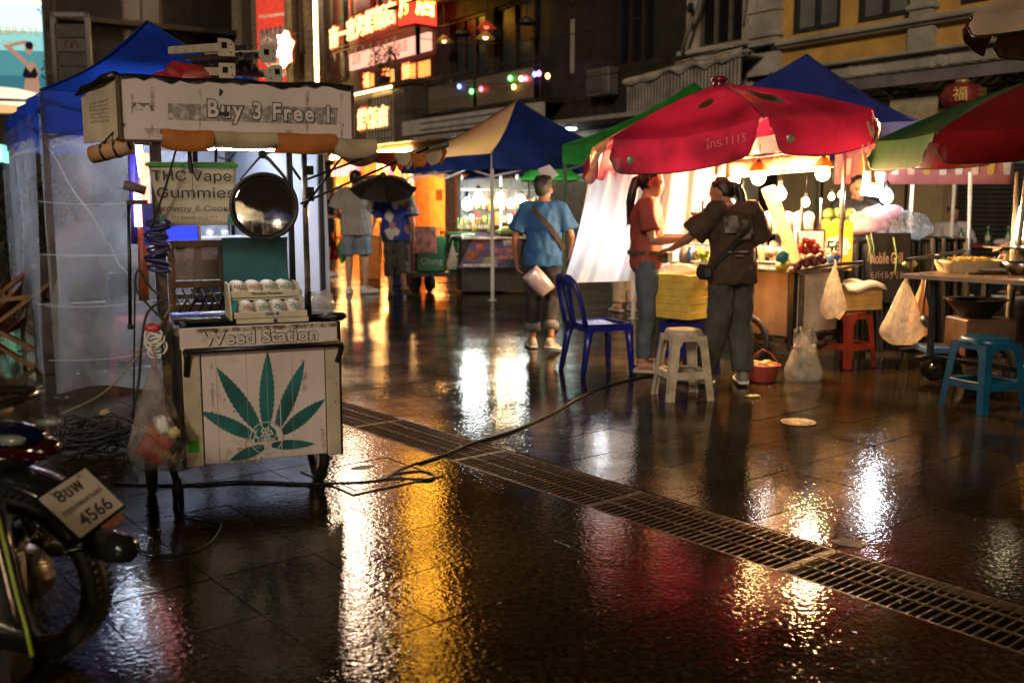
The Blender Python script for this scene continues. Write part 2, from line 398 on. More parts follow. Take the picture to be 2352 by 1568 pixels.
# ================================================================== BUILDINGS along the street
FQ = V(8.75, 17, 0); FD = V(math.cos(R(124)), math.sin(R(124)), 0); FN = V(.829, .559, 0)
def fac(name, label, u0, cat='building'):
    return thing(name, label, cat, FQ+FD*u0, -56)
def fpt(u, y, z): q = FQ+FD*u+FN*y; return V(q.x, q.y, z)
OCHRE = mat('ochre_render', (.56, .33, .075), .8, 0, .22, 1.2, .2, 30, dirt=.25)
PLAST = mat('old_white_plaster', (.40, .37, .30), .8, 0, .22, 1.5, .25, 25, dirt=.5)
BEIGE = mat('beige_render', (.34, .25, .13), .8, 0, .2, 1.4, .15, 25, dirt=.2)
DARKW = mat('dark_timber', (.020, .014, .009), .75, 0, .35, 3, .3, 20)
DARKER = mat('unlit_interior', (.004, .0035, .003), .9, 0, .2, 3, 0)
CORR = mat('corrugated_zinc', (.24, .22, .18), .5, .4, .3, 2.5, .1, dirt=.4)
WINF = mat('dark_window_frame', (.030, .032, .030), .45)
PANE = mat('frosted_pane', (.16, .18, .16), .22, 0, .2, 1.5, .05)
GLASS = mat('dark_glass', (.008, .008, .008), .35, 0, .1, 3, 0)
def window(p, x0, x1, z0, z1, frame=WINF, pane=PANE, n=2, y=0, fw=.11):
    f = MB(); w = x1-x0; d = .10
    f.box(((x0+x1)/2, y-.02, z0+fw/2), (w, d, fw)); f.box(((x0+x1)/2, y-.02, z1-fw/2), (w, d, fw))
    for i in range(n+1):
        f.box((x0+fw/2+(w-fw)*i/n, y-.022, (z0+z1)/2), (fw, d-.006, z1-z0-2*fw))
    o = f.build('window', frame, p)
    for i in range(n):
        a = x0+fw+(w-fw)*i/n; b = a+(w-fw)/n-fw
        q = MB(); q.box(((a+b)/2, y+.012, (z0+z1)/2), (b-a, .02, z1-z0-2*fw)); q.build('pane', pane, o)
    return o
def wall_with_holes(mb, x0, x1, z0, z1, holes, y0, y1):
    "wall of boxes round rectangular openings (x0, x1, z0, z1), sorted by x"
    xs = sorted(set([x0, x1]+[h for q in holes for h in q[:2]]))
    for a, b in zip(xs, xs[1:]):
        hs = sorted([q for q in holes if q[0] <= a+1e-6 and q[1] >= b-1e-6], key=lambda q: q[2]); z = z0
        for q in hs+[(0, 0, z1, z1)]:
            if q[2] > z+1e-6: mb.box(((a+b)/2, (y0+y1)/2, (z+q[2])/2), (b-a, y1-y0, q[2]-z))
            z = max(z, q[3])

# ---- yellow shophouse on the right
yb = fac('yellow_shophouse', 'ochre yellow shophouse with white pilasters behind the multicoloured umbrella', 0)
wins = []
for bay in range(4):
    x0 = -5.5+bay*3.75
    wins += [(x0+.25, x0+1.45, 4.78, 6.75), (x0+1.85, x0+3.05, 4.78, 6.75), (x0+.25, x0+1.45, 8.4, 10.4), (x0+1.85, x0+3.05, 8.4, 10.4)]
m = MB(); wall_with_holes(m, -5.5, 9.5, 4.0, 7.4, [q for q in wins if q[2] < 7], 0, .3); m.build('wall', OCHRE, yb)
UNLIT = mat('unlit_upper_wall', (.022, .017, .011), .8, 0, .3, 1.2, .2, 30)  # near-black colour stands in for upper storeys the street light misses
m = MB(); wall_with_holes(m, -5.5, 9.5, 7.4, 12.5, [q for q in wins if q[2] > 7], 0, .3); m.build('upper_wall', UNLIT, yb)
m = MB(); m.box((2.0, 2.2, 6.2), (15, .3, 12.4)); m.build('rear_wall', DARKER, yb)
for q in wins: window(yb, *q, y=.10, pane=PANE if q[2] < 7 else GLASS)
for i in range(5):
    x = -5.9+i*3.75; w = .8 if i == 0 else .45
    m = MB(); m.box((x, -.08, 6.0), (w, .2, 2.7)); m.bbox((x, -.10, 4.85), (w+.12, .26, .10), .02); m.bbox((x, -.10, 5.35), (w+.06, .24, .06), .02)
    m.box((x, -.07, 4.26), (w+.05, .18, .46)); m.build('pilaster', PLAST, yb)
m = MB(); m.bbox((2.0, -.10, 4.62), (15, .3, .10), .02); m.bbox((2.0, -.07, 4.545), (15, .2, .045), .01); m.build('ledge', PLAST, yb)
m = MB(); m.box((2, -.05, 3.86), (15, .4, .28)); m.bbox((2, -.16, 4.03), (15, .5, .06), .015)
m.build('cornice', PLAST, yb)
for i in range(6):
    m = MB(); x = -4.5+i*1.9
    for a, b in ((0, .09), (0, -.09)): m.box((x, -.262, 3.86+b), (1.5, .02, .02))
    for a in (-.75, .75): m.box((x+a, -.262, 3.86), (.02, .02, .2))
    m.lathe([(.09, 0), (.09, .02), (.0, .025)], 14, mx=Matrix.Translation((x+.95, -.255, 3.86)) @ Matrix.Rotation(PI/2, 4, 'X'), smooth=False)
    m.build('relief_panel', PLAST, yb)
FASC = mat('grey_fascia', (.24, .21, .22), .5, .2, .2, 2)
m = MB(); m.box((1.0, -1.02, 3.48), (13.2, .06, .2)); m.build('canopy_fascia', FASC, yb)
m = MB()
for i in range(110): m.box((-5.4+i*.12, -.55, 3.615+.02*(i % 2)), (.118, 1.0, .012))
m.build('canopy_roof', CORR, yb)
for i in range(6): m = MB(); m.bar((-4.5+i*2.2, -.98, 3.36), (-4.5+i*2.2, -.04, 3.05), .05); m.bar((-4.5+i*2.2, -.98, 3.36), (-4.5+i*2.2, .0, 3.40), .06); m.build('canopy_bracket', DSTEEL, yb)
for z, r in ((3.28, .025), (3.2, .02)): m = MB(); m.tube([(-5, -.55, z), (6, -.5, z-.02)], r, 6); m.build('cable_pipe', DARKW, yb)
m = MB(); m.box((-3.55, .15, 1.75), (3.9, .3, 3.5)); m.box((-1.82, .05, 1.75), (.65, .45, 3.5)); m.box((4.9, .15, 1.75), (8.6, .3, 3.5)) if False else None; m.build('ground_floor_wall', BEIGE, yb)
m = MB(); m.box((4.5, .15, 3.3), (12, .28, .4)); m.build('lintel', BEIGE, yb)
SHUT = mat('shutter_metal', (.13, .14, .13), .4, .5, .2, 3)
sh = MB(); sh.box((1.0, .30, 1.55), (5.0, .03, 3.1)); so = sh.build('roller_shutter', SHUT, yb)
slat_me = MB().loft([[V(x, -.018*math.sin(PI*k/4), -.04+.02*k) for k in range(5)]+[V(x, .012, .04), V(x, .012, -.04)] for x in (-2.5, 2.5)]).mesh('slat', SHUT)
for k in range(36): ob(slat_me, 'slat', so, (1.0, .27, .12+k*.082))
for x in (-2.35, -4.3): m = MB(); m.box((x, -.02, 1.9), (.035, .05, 3.0)); m.build('door_post', DARKW, yb)
m = MB(); m.box((-3.3, -.021, 2.30), (1.9, .05, .06)); m.build('door_rail', DARKW, yb)
m = MB(); m.bbox((-1.9, -.6, 2.98), (.95, .06, .42), .01); m.build('signboard', mat('pale_sign', (.45, .38, .24), .5), yb)

# ---- old white bay with the zinc awning
wb = fac('white_plaster_house', 'old white plaster house with a torn zinc awning and a dark window', 8.4)
m = MB(); wall_with_holes(m, 0, 2.1, 3.0, 7.4, [(.35, 1.75, 4.85, 6.9)], 0, .3); m.box((1.05, .15, 1.5), (2.1, .3, 3.0)); m.build('wall', PLAST, wb)
m = MB(); m.box((1.05, .5, 7), (2.1, .05, 9)); m.build('rear_wall', DARKER, wb)
m = MB(); m.box((1.05, .15, 9.95), (2.1, .3, 5.1)); m.build('upper_wall', UNLIT, wb)  # unlit upper storey, its shade put into the wall colour
window(wb, .35, 1.75, 4.85, 6.9, frame=mat('peeling_frame', (.12, .10, .07), .6, dirt=.5), pane=GLASS, n=3, y=.18, fw=.07)
m = MB(); m.bbox((1.05, -.10, 4.76), (2.2, .3, .11), .02); m.bbox((1.05, -.05, 4.6), (2.1, .18, .06), .01); m.build('window_ledge', PLAST, wb)
m = MB(); m.tube([(.25, -.35, 4.75), (1.35, -.55, 6.9)], .055, 8); m.build('diagonal_pole', mat('grey_pipe', (.42, .40, .36), .5, dirt=.3), wb)
m = MB(); m.lathe([(.10, 0), (.12, .015), (.10, .03)], 14, mx=Matrix.Translation((.72, -.56, 5.65)) @ Matrix.Rotation(PI/2, 4, 'X')); m.build('hose_ring', BLKR, wb)
for a, b in (((-.1, -.3, 4.6), (2.3, -.6, 4.45)), ((.2, -.5, 4.5), (1.9, -.2, 4.75)), ((2.0, -.1, 4.3), (2.2, -.1, 6.9)), ((1.9, -.12, 5.2), (2.12, -.12, 7.2))):
    m = MB(); m.tube([a, b], .025, 6); m.build('loose_pipe', mat('grey_pipe'), wb)
za = fac('zinc_awning', 'ribbed zinc awning with a torn pale tarp along its top edge', 9.6, 'awning')
for i in range(34):
    x = .05+i*.108; zt = 4.20+.0 + x*.075
    m = MB(); m.loft([[V(x-.054+.018*k, -.75-.012*math.sin(PI*k/3)-.0*z, z) for k in range(7)]+[V(x+.054, -.73, z), V(x-.054, -.73, z)] for z in (2.95, zt)], smooth=False); m.build('zinc_rib', CORR, za)
m = MB(); rr = random.Random(3)
drop = [rr.uniform(.10, .26) for _ in range(15)]
def torn(u, v):
    k = u*14; i = int(min(13, k)); f = k-i; d = drop[i]*(1-f)+drop[i+1]*f
    return V(-.05+u*3.8, -.80-.06*math.sin(v*PI)-.02*math.sin(u*31), 4.28+u*.28-v*d)
m.grid(torn, 42, 4); m.build('torn_tarp', mat('torn_tarp', (.42, .39, .33), .6, dirt=.3), za)
m = MB(); m.box((1.85, -.35, 4.26), (3.8, .8, .03), (0, -4.2, 0)); m.build('awning_top', CORR, za)

# ---- dark timber house with the balcony
db = fac('dark_timber_house', 'dark timber house with a balcony of corrugated panels and coloured bulbs', 20.1)
holes = [(.9, 3.0, 5.05, 7.1), (3.5, 6.4, 5.05, 7.1), (9.1, 10.6, 4.75, 6.55), (1, 3, 8.4, 10.4), (4, 6.5, 8.4, 10.4), (8, 10.5, 8.4, 10.4)]
m = MB(); wall_with_holes(m, 0, 11.7, 3.3, 12.5, holes, 0, .3); m.build('wall', DARKW, db)
m = MB(); m.box((5.85, .9, 6.5), (11.7, .05, 12.9)); m.build('rear_wall', DARKER, db)
for k in range(60): # overlapping weatherboards in view right of the balcony
    z = 4.1+k*.14
    if z < 8.2:
        m = MB(); x0, x1 = (6.9, 9.0) if z < 6.6 else (6.9, 11.5)
        m.box(((x0+x1)/2, -.012, z), (x1-x0, .02, .135), (4, 0, 0)); m.build('weatherboard', DARKW, db)
for q in holes[:6]: window(db, *q, frame=mat('brown_frame', (.035, .022, .013), .5), pane=GLASS, n=3, y=.15, fw=.07)
for x0, n in ((.85, 24), (3.75, 26)):
    m = MB(); m.box((x0+n*.056, -.78, 4.58), (n*.112, .02, .8)); o = m.build('balcony_panel', mat('brown_zinc', (.17, .13, .09), .5, .3, .35, 2, dirt=.4), db)
    rib = MB().loft([[V(-.05+.025*k, -.02*math.sin(PI*k/4), z) for k in range(5)] for z in (-.4, .4)], cap=False).mesh('rib', mat('brown_zinc'))
    for k in range(n): ob(rib, 'rib', o, (x0+.056+k*.112, -.791, 4.58))
for z in (5.02, 5.22): m = MB(); m.tube([(.6, -.78, z), (6.9, -.78, z)], .022, 6); m.build('balcony_rail', DARKW, db)
for k in range(8): m = MB(); m.box((.75+k*.88, -.74, 4.65), (.045, .045, 1.2)); m.build('baluster', DARKW, db)
m = MB(); m.box((3.75, -.4, 4.1), (6.6, .85, .12)); m.build('balcony_floor', DARKW, db)
m = MB(); m.box((3.4, -.95, 3.77), (7.9, .12, .46)); m.build('fascia_board', mat('pale_fascia', (.44, .40, .34), .6, 0, .15, 2, dirt=.15), db)
m = MB()
for a, b, c, d in ((2.2, 3.86, 4.6, .04), (2.2, 3.66, 4.6, .04), (4.48, 3.76, .04, .16)): m.box((a+.8, -1.022, b), (c, .03, d))
m.build('fascia_frame', mat('grey_rail', (.16, .14, .12), .5), db)
for z in (5.5, 7.4, 9): m = MB(); m.box((7.4, -.03, z), (.16, .03, 1.4 if z < 9 else 2)); m.build('peeling_strip', mat('peeling_plaster', (.30, .27, .21), .8, dirt=.9, sc=9), db)
m = MB(); m.box((5.8, .45, 1.65), (11.7, .3, 3.3)); m.build('shop_wall', mat('shop_wall', (.16, .13, .10), .7, dirt=.3), db)
m = MB(); m.box((5.8, -.3, 3.42), (11.7, 1.4, .1)); m.build('shop_ceiling', mat('shop_ceiling', (.3, .28, .25), .7), db)
m = MB(); m.box((2.8, -.75, 7.6), (6.5, 1.6, .08), (6, 0, 0)); m.build('eave', DARKW, db)
acu = thing('air_conditioner', 'grey air conditioner unit on the dark timber wall', 'air conditioner', fpt(11.15, -.25, 4.05), -56)
ACM = mat('grey_casing', (.11, .10, .09), .5, dirt=.4)
m = MB(); m.bbox((0, 0, .34), (.9, .34, .68), .02); m.build('casing', ACM, acu)
for k in range(7): m = MB(); m.box((-.1, -.178, .12+k*.075), (.55, .02, .02)); m.build('grille_bar', BLK, acu)
for x in (-.3, .3): m = MB(); m.box((x, .05, -.03), (.04, .4, .04)); m.build('bracket', DSTEEL, acu)
# ceiling light in the shop under the dark house
shl = [(fpt(12.9, -.3, 3.32), 'cool white ceiling light glowing under the pale fascia by the green tent'), (fpt(18, -.4, 3.32), 'small ceiling light under the pale fascia above the blue tent peak')]
for k, (q, lb) in enumerate(shl):
    t = thing('ceiling_light', lb, 'ceiling light', q, -56)
    m = MB(); m.bbox((0, 0, .02), (1.3 if k == 0 else .5, .3, .05), .01); m.build('housing', WHITE, t)
    m = MB(); m.box((0, 0, -.02), (1.2 if k == 0 else .4, .22, .03)); m.build('diffuser', glow('cool_tube', (.85, 1, .95), 14), t)
# pendant lamps of the terrace
SH_R = mat('red_shade', (.40, .03, .02), .4, emit=(1, .08, .03), es=.12); SH_Y = mat('amber_shade', (.4, .22, .06), .4, emit=(1, .5, .1), es=.04)
for px, py, mm, lit, lb in ((1117, 62, SH_R, 2, 'red conical pendant lamp hanging highest over the dark terrace'), (1115, 86, SH_Y, 16, 'small bright pendant lamp hanging under the red one'), (1020, 94, SH_Y, 4, 'amber conical pendant lamp beside the red box sign'), (1062, 78, mat('unlit_shade', (.05, .035, .02), .5), 0, 'unlit dark pendant lamp between the two lit ones'), (1210, 52, mat('unlit_shade'), 0, 'faint dark pendant lamp farthest right on the dark terrace')):
    u, z = onplane(px, py, (FQ+FN*-.6)[:2], 124); q = fpt(u, -.6, z)
    t = thing('pendant_lamp', lb, 'pendant lamp', q, 0, 'pendant lamps on the dark terrace')
    m = MB(); m.lathe([(.06, .16), (.13, .1), (.30, -.04), (.29, -.04), (.05, .12)], 14, cap=False); m.build('lamp_shade', mm, t)
    m = MB(); m.tube([(0, 0, .14), (0, 0, 1.5)], .012, 5); m.build('cord', BLK, t)
    m = MB(); m.ball((0, 0, .02), .085, 10, 6); m.build('bulb', glow('pendant_bulb', (1, .62, .25), 5) if lit > 3 else (glow('dim_bulb', (1, .15, .05), 1.5) if lit else GLASS), t)
# two strings of coloured bulbs
cols = dict(blue=(.10, .16, 1), green=(.1, 1, .12), red=(1, .06, .10), amber=(1, .6, .10), violet=(.8, .15, 1), white=(1, .8, .5))
for pts, lb in (([(1035, 190, None), (1055, 199, 'blue'), (1083, 210, 'green'), (1105, 205, 'red'), (1135, 195, None)], 'string of blue, green and red bulbs on the left balcony panel'),
                ([(1160, 178, None), (1172, 180, 'green'), (1180, 200, 'amber'), (1197, 181, 'white'), (1208, 181, 'red'), (1228, 171, 'blue'), (1238, 169, 'violet'), (1258, 175, 'amber'), (1276, 165, None)], 'string of many coloured bulbs on the right balcony panel')):
    A0 = (FQ+FN*-.90)[:2]; t = None; ps = []
    for px, py, c in pts:
        u, z = onplane(px, py, A0, 124); q = fpt(u, -.90, z)
        if t is None: t = thing('string_light', lb, 'string light', q)
        ps.append((q-t.location, c))
    m = MB(); m.tube([p+V(0, 0, .05) for p, c in ps], .008, 5); m.build('cord', BLK, t)
    for p, c in ps:
        if c: m = MB(); m.ball(p, (.055, .055, .07), 10, 7); m.build('bulb', glow('bulb_'+c, cols[c], 8), t)

# ---- red seafood restaurant
rb = fac('red_restaurant', 'red Chinese restaurant with glowing sign letters and an orange lit dining room', 28.4)
REDW = mat('red_brown_wall', (.10, .022, .012), .6, 0, .25, 2); ORW = mat('orange_wall', (.72, .36, .10), .6, 0, .15, 2)
holes = [(2.6, 3.7, 5.5, 6.15), (4.2, 5.3, 5.5, 6.15), (5.8, 7.9, 5.5, 6.15), (1.2, 2.2, 8.3, 10), (3.5, 4.5, 8.3, 10)]
m = MB(); wall_with_holes(m, .3, 8.3, 5.2, 12.5, holes, 0, .3); m.build('wall', REDW, rb)
for q in holes[:3]: window(rb, *q, frame=mat('red_frame', (.35, .03, .02), .4), pane=mat('lit_pane', (.4, .1, .05), .3, emit=(1, .30, .06), es=1.1), n=2, y=.1, fw=.06)
for q in holes[3:]: window(rb, *q, frame=mat('red_frame'), pane=GLASS, n=2, y=.1, fw=.07)
for x, s in ((3.1, '福'), (4.7, '海'), (6.2, '鮮')): text(s, rb, glow('window_neon', (1, .16, .05), 6), .62, (x, -.02, 5.82))
m = MB(); m.box((5.0, -.12, 6.62), (6.2, .16, .56)); m.build('light_box', glow('pale_lightbox', (1, .40, .27), .95), rb)
SIGNRED = mat('sign_red', (.25, .02, .01), .5)
text('海鮮飯店', rb, SIGNRED, .42, (5.9, -.21, 6.64)); text('正宗', rb, SIGNRED, .40, (2.7, -.21, 6.64))
NEON = glow('hot_neon', (1, .45, .14), 2.7); NEONR = glow('red_halo', (1, .05, .02), 3)
chs = '南一家海鮮飯店'
for k, s in enumerate(chs):
    z = 7.55+.03*k
    text(s, rb, NEONR, .86, (1.35+k*.78, -.46, z), off=.035, name='halo_letter'); text(s, rb, NEON, .80, (1.35+k*.78, -.50, z), off=.02, extrude=.02, name='neon_letter')
for z in (7.05, 7.2): m = MB(); m.tube([(.9, -.42, z), (6.6, -.42, z)], .02, 6); m.build('sign_rail', SIGNRED, rb)
for k in range(9): # bunting under the letters
    m = MB(); x = 1.2+k*.62; m.prism([(x-.1, 7.0), (x+.1, 7.0), (x, 6.72)], .40, .41, Matrix(((1,0,0,0),(0,0,-1,0),(0,1,0,0),(0,0,0,1)))); m.build('pennant', mat('pale_pennant', (.6, .45, .38), .6), rb)
m = MB(); m.box((4.5, -.5, 5.28), (7.6, 1.0, .16)); m.build('ledge', mat('dark_ledge', (.06, .04, .03), .5), rb)
m = MB(); m.box((3.9, -1.02, 5.2), (6.3, .04, .07)); m.build('led_strip', glow('amber_led', (1, .62, .20), 9), rb)
m = MB(); m.box((4.3, -.75, 4.25), (7.2, .3, 1.75)); m.build('grey_facade', mat('grey_panel', (.11, .085, .07), .5, .1), rb)
m = MB(); m.box((8.2, -.5, 4.25), (.5, 1.0, 1.75)); m.build('side_return', mat('grey_return', (.07, .055, .05), .6), rb)
lat = mat('cream_lattice', (.44, .38, .28), .5)
m = MB(); m.prism([(4.85, 3.4), (6.95, 3.4), (6.95, 5.12), (5.5, 5.12), (5.2, 4.5)], .905, .94, Matrix(((1,0,0,0),(0,0,-1,0),(0,1,0,0),(0,0,0,1)))); lo = m.build('lattice_panel', lat, rb)
for k in range(8): m = MB(); m.box((5.2+k*.24, -.955, 4.2), (.025, .03, 1.5)); m.build('lattice_bar', WINF, lo)
for k in range(6): m = MB(); m.box((6.0, -.957, 3.55+k*.28), (1.85, .026, .02)); m.build('lattice_bar', WINF, lo)
for k, s in enumerate('鮮飯店'):
    x = 28.4-onplane(832+k*24, 290, (FQ+FN*-.98)[:2], 124)[0]; text(s, rb, NEONR, .80, (x+.05, -.93, 4.25), off=.05, name='halo_letter'); text(s, rb, NEON, .72, (x, -.98, 4.25), off=.025, extrude=.02, name='neon_letter')
# corner sign: lit red boxes with yellow characters, running on above
cs = thing('box_sign', 'tall stack of glowing red sign boxes with yellow Chinese characters', 'sign', fpt(19.33, -1.1, 0), -11)
for k in range(6):
    z = 7.45+k*1.45
    m = MB(); m.box((0, 0, z), (.84, .84, 1.2)); bo = m.build('sign_box', glow('lit_red', (1, .03, .015), 1.8), cs)
    for zz in (z-.63, z+.63): m = MB(); m.box((0, 0, zz), (.90, .90, .07)); m.build('box_frame', SIGNRED, bo)
    a, b = ('厅店', '飯海', '酒樓', '家鮮', '大飯', '海酒', '店家')[k]
    text(a, bo, glow('yellow_character', (1, .54, .035), 15), .80, (-.425, 0, z), (90, 0, -90), off=.025); text(b, bo, glow('yellow_character'), .80, (0, -.425, z), (90, 0, 0), off=.025)
cs.rotation_euler = (0, 0, R(45-2))
m = MB(); m.tube([(0, 0, 6.0), (0, 0, 18)], .08, 8); m.build('sign_mast', BLK, cs)
# rooftop white lightbox above the neon letters
wl = fac('roof_sign', 'tall pale lit sign standing on the roof above the neon letters', 26.5, 'sign')
m = MB(); m.box((0, -.4, 12.6), (1.1, .3, 7.0)); m.build('light_box', glow('rose_lightbox', (1, .68, .46), 24), wl)
m = MB(); m.box((0, -.3, 10), (.3, .2, 8)); m.build('sign_post', BLK, wl)
for k, s in enumerate('海鮮大飯店'): text(s, wl, mat('sign_red'), 0.9, (0, -.56, 15.3-k*1.35))
# dining room on the ground floor
m = MB(); m.box((6.5, 4.5, 1.7), (13, .2, 3.4)); m.build('dining_wall', ORW, rb)
m = MB(); m.box((6.5, 2.2, 3.42), (13, 4.6, .1)); m.build('dining_ceiling', mat('cream_ceiling', (.6, .45, .25), .6), rb)
m = MB(); m.box((6.5, 2.2, .01), (13, 4.6, .02)); m.build('dining_floor', mat('brown_tiles', (.16, .07, .03), .3), rb)
for x in (.2, 12.9): m = MB(); m.box((x, 2.2, 1.7), (.2, 4.6, 3.4)); m.build('side_wall', ORW, rb)
for x in (3.0, 7.0, 10.2): m = MB(); m.box((x, .0, 1.7), (.55, .55, 3.4)); m.build('pillar', mat('orange_pillar', (.85, .25, .05), .5), rb)
m = MB(); m.box((6.4, -.3, 3.25), (12.5, .25, .4)); m.build('shop_lintel', mat('cream_ceiling'), rb)
for k in range(5): m = MB(); m.box((1.4+k*2.6, 2.0, 3.30), (1.3, .5, .08)); m.build('ceiling_lamp', glow('dining_lamp', (1, .50, .15), 110), rb)
m = MB(); m.box((4.0, -.45, 3.12), (6.6, .06, .12)); m.build('light_strip', glow('warm_strip', (1, .56, .18), 40), rb)
for k, s in enumerate('海鮮火鍋大排檔'): text(s, rb, glow('column_neon', (1, .55, .25), 7), .40, (7.0, -.30, 3.0-k*.4))
for k in range(10): m = MB(); z = 2.86+.2*(k % 2); m.box((.9+k*.24+.1, -.5, 2.6), (.2, .06, .42)); m.build('pink_sign', glow('pink_neon', (1, .10, .22), 3.2) if k % 2 else glow('orange_neon', (1, .30, .08), 3.5), rb)
for x, h, z in ((1.35, .4, 1.85), (4.1, .9, 1.9), (1.6, .3, 1.6)): m = MB(); m.box((x, -.45, z), (.12, .05, h)); m.build('green_tube', glow('green_neon', (.05, 1, .30), 4), rb)
for k in range(16): # framed pictures, lanterns and lamps inside
    x = .8+.75*k; m = MB(); m.bbox((x, 4.36, 1.7+.35*((k*5) % 3)), (.5, .05, .45+.2*(k % 2)), .01); m.build('wall_picture', (mat('dark_picture', (.10, .03, .015), .5), mat('cream_picture', (.6, .45, .22), .5), mat('red_picture', (.4, .04, .02), .5))[k % 3], rb)
    m = MB(); m.ball((x+.3, .6+.3*(k % 3), 2.55+.2*(k % 2)), (.13, .13, .16), 10, 7); m.build('small_lantern', glow('lantern_%d' % (k % 4), ((1, .30, .08), (1, .62, .22), (1, .10, .12), (1, .50, .12))[k % 4], (4, 9, 3, 7)[k % 4]), rb)
m = MB(); m.box((2.6, 1.2, 1.75), (2.0, .1, .9)); m.build('blue_board', mat('blue_board', (.07, .12, .30), .5), rb)
for k, (x, y) in enumerate(((1.6, -1.2), (4.6, 1.2), (5.6, -.8), (9.2, .6), (11, -.3))):
    t = thing('dining_table', ['round table under the pink neon sign', 'table inside the dining room behind the umbrella', 'table at the open front of the dining room', 'table behind the green cooler cart', 'table deep right of the orange pillar'][k], 'table', fpt(28.4-x, y, 0), -56, 'tables of the orange restaurant')
    m = MB(); m.lathe([(.5, .72), (.52, .735), (.5, .75), (0, .75)], 18); m.build('table_top', mat('red_table', (.35, .05, .03), .35), t)
    m = MB(); m.lathe([(.26, 0), (.24, .03), (.04, .06), (.04, .72)], 12); m.build('table_foot', DSTEEL, t)
    for a in range(4):
        c = thing('dining_stool', 'small orange stool '+['in front, left', 'behind, left', 'behind, right', 'in front, right'][a]+' of the '+['round table under the pink sign', 'table behind the black umbrella', 'table at the open restaurant front', 'table behind the green cart', 'table deepest right in the restaurant'][k], 'stool', t.location+V(.8*math.cos(a*1.57+.4), .8*math.sin(a*1.57+.4), 0), a*30, 'stools of the orange restaurant')
        m = MB(); m.lathe([(.17, .42), (.18, .45), (.16, .46), (0, .46)], 12); m.build('seat', mat('orange_plastic', (.6, .12, .03), .4), c)
        m = MB()
        for s in range(4): m.bar((.13*math.cos(s*1.57), .13*math.sin(s*1.57), .43), (.18*math.cos(s*1.57), .18*math.sin(s*1.57), 0), .03)
        m.build('leg_frame', mat('orange_plastic'), c)

# ---- beige house with neon tube, star sign and banner
bb = fac('beige_house', 'dim beige house with tiled pilasters behind the red banner', 46)
m = MB(); hl = [(1.5, 3.6, 8.5, 12), (4.6, 6.2, 8.5, 12), (7.2, 9.2, 5.2, 8.4), (13.9, 15.2, 7.5, 10.5)]
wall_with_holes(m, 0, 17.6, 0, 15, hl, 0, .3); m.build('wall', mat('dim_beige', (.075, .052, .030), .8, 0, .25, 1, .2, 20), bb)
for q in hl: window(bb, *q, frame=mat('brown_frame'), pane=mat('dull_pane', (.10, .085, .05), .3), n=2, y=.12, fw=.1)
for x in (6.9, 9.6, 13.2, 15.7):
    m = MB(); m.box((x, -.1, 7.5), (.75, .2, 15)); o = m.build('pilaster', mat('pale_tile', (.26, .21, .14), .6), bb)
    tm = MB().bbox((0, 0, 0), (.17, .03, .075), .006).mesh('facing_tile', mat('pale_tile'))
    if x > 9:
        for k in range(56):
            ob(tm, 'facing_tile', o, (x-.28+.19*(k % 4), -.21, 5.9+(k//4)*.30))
tb = fac('neon_tube', 'tall vertical yellow white neon tube beside the star sign', 28.3, 'neon light')
m = MB(); m.tube([(0, -.7, 5.6), (0, -.7, 14.5)], .06, 8); m.build('tube', glow('yellow_tube', (1, .70, .24), 20), tb)
m = MB(); m.box((0, -.58, 10), (.2, .1, 9)); m.build('backing', BLK, tb)
m = MB(); m.box((-.55, -.35, 9), (.35, .35, 12)); m.build('drain_pipe', mat('grey_return'), tb)
st = thing('star_sign', 'blown out glowing star shaped sign on the tiled pilaster', 'sign', fpt(30.9, -.9, 7.62), -56)
pl = []
for k in range(12):
    r = (.80, .48)[k % 2]*(1+.12*math.sin(k*2.3)); pl.append((r*math.cos(k*PI/6+.2)*1.05, r*math.sin(k*PI/6+.2)))
m = MB(); m.prism(pl, 0, .12, Matrix(((1,0,0,0),(0,0,-1,0),(0,1,0,0),(0,0,0,1)))); m.build('star', glow('star_light', (1, .64, .30), 17), st)
m = MB(); m.prism([(x*1.12, y*1.12) for x, y in pl], -.14, -.02, Matrix(((1,0,0,0),(0,0,-1,0),(0,1,0,0),(0,0,0,1)))); m.build('back_plate', SIGNRED, st)
bn = thing('banner', 'tall red hanging banner with white lettering and a strip of eyes', 'banner', P(632, 100, 44), 4)
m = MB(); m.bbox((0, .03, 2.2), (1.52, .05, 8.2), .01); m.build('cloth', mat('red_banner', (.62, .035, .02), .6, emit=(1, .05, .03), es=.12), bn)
WT = mat('white_print', (.75, .70, .66), .6)
text("IT'S IN THE EXPERIENCE", bn, WT, .16, (0, -.005, 1.15), (90, -8, 0), scale_to=1.3, off=.01)
text('OSAN', bn, WT, .52, (.12, -.005, -.78), (90, -6, 0), off=.03, scale_to=1.15); text('N CLUB', bn, WT, .44, (.05, -.005, -1.25), (90, -6, 0), off=.03, scale_to=1.3)
ey = MB(); ey.prism([(-.66, -.45), (.66, -.22), (.66, .78), (-.66, .50)], .0, .006, Matrix(((1,0,0,0),(0,0,-1,0),(0,1,0,0),(0,0,0,1)))); eo = ey.build('picture_strip', mat('mauve_print', (.30, .20, .24), .6, 0, .5, 3), bn)
for x, z in ((-.32, .12), (.33, .30)):
    m = MB(); m.prism([(x-.25, z), (x, z+.12), (x+.24, z+.02), (x, z-.09)], .007, .012, Matrix(((1,0,0,0),(0,0,-1,0),(0,1,0,0),(0,0,0,1)))); m.build('eye', mat('pale_print', (.55, .55, .55), .6), eo)
    m = MB(); m.prism([(x+.07*math.cos(k*.6), z+.07*math.sin(k*.6)) for k in range(10)], .013, .016, Matrix(((1,0,0,0),(0,0,-1,0),(0,1,0,0),(0,0,0,1)))); m.build('iris', mat('green_print', (.05, .12, .06), .6), eo)
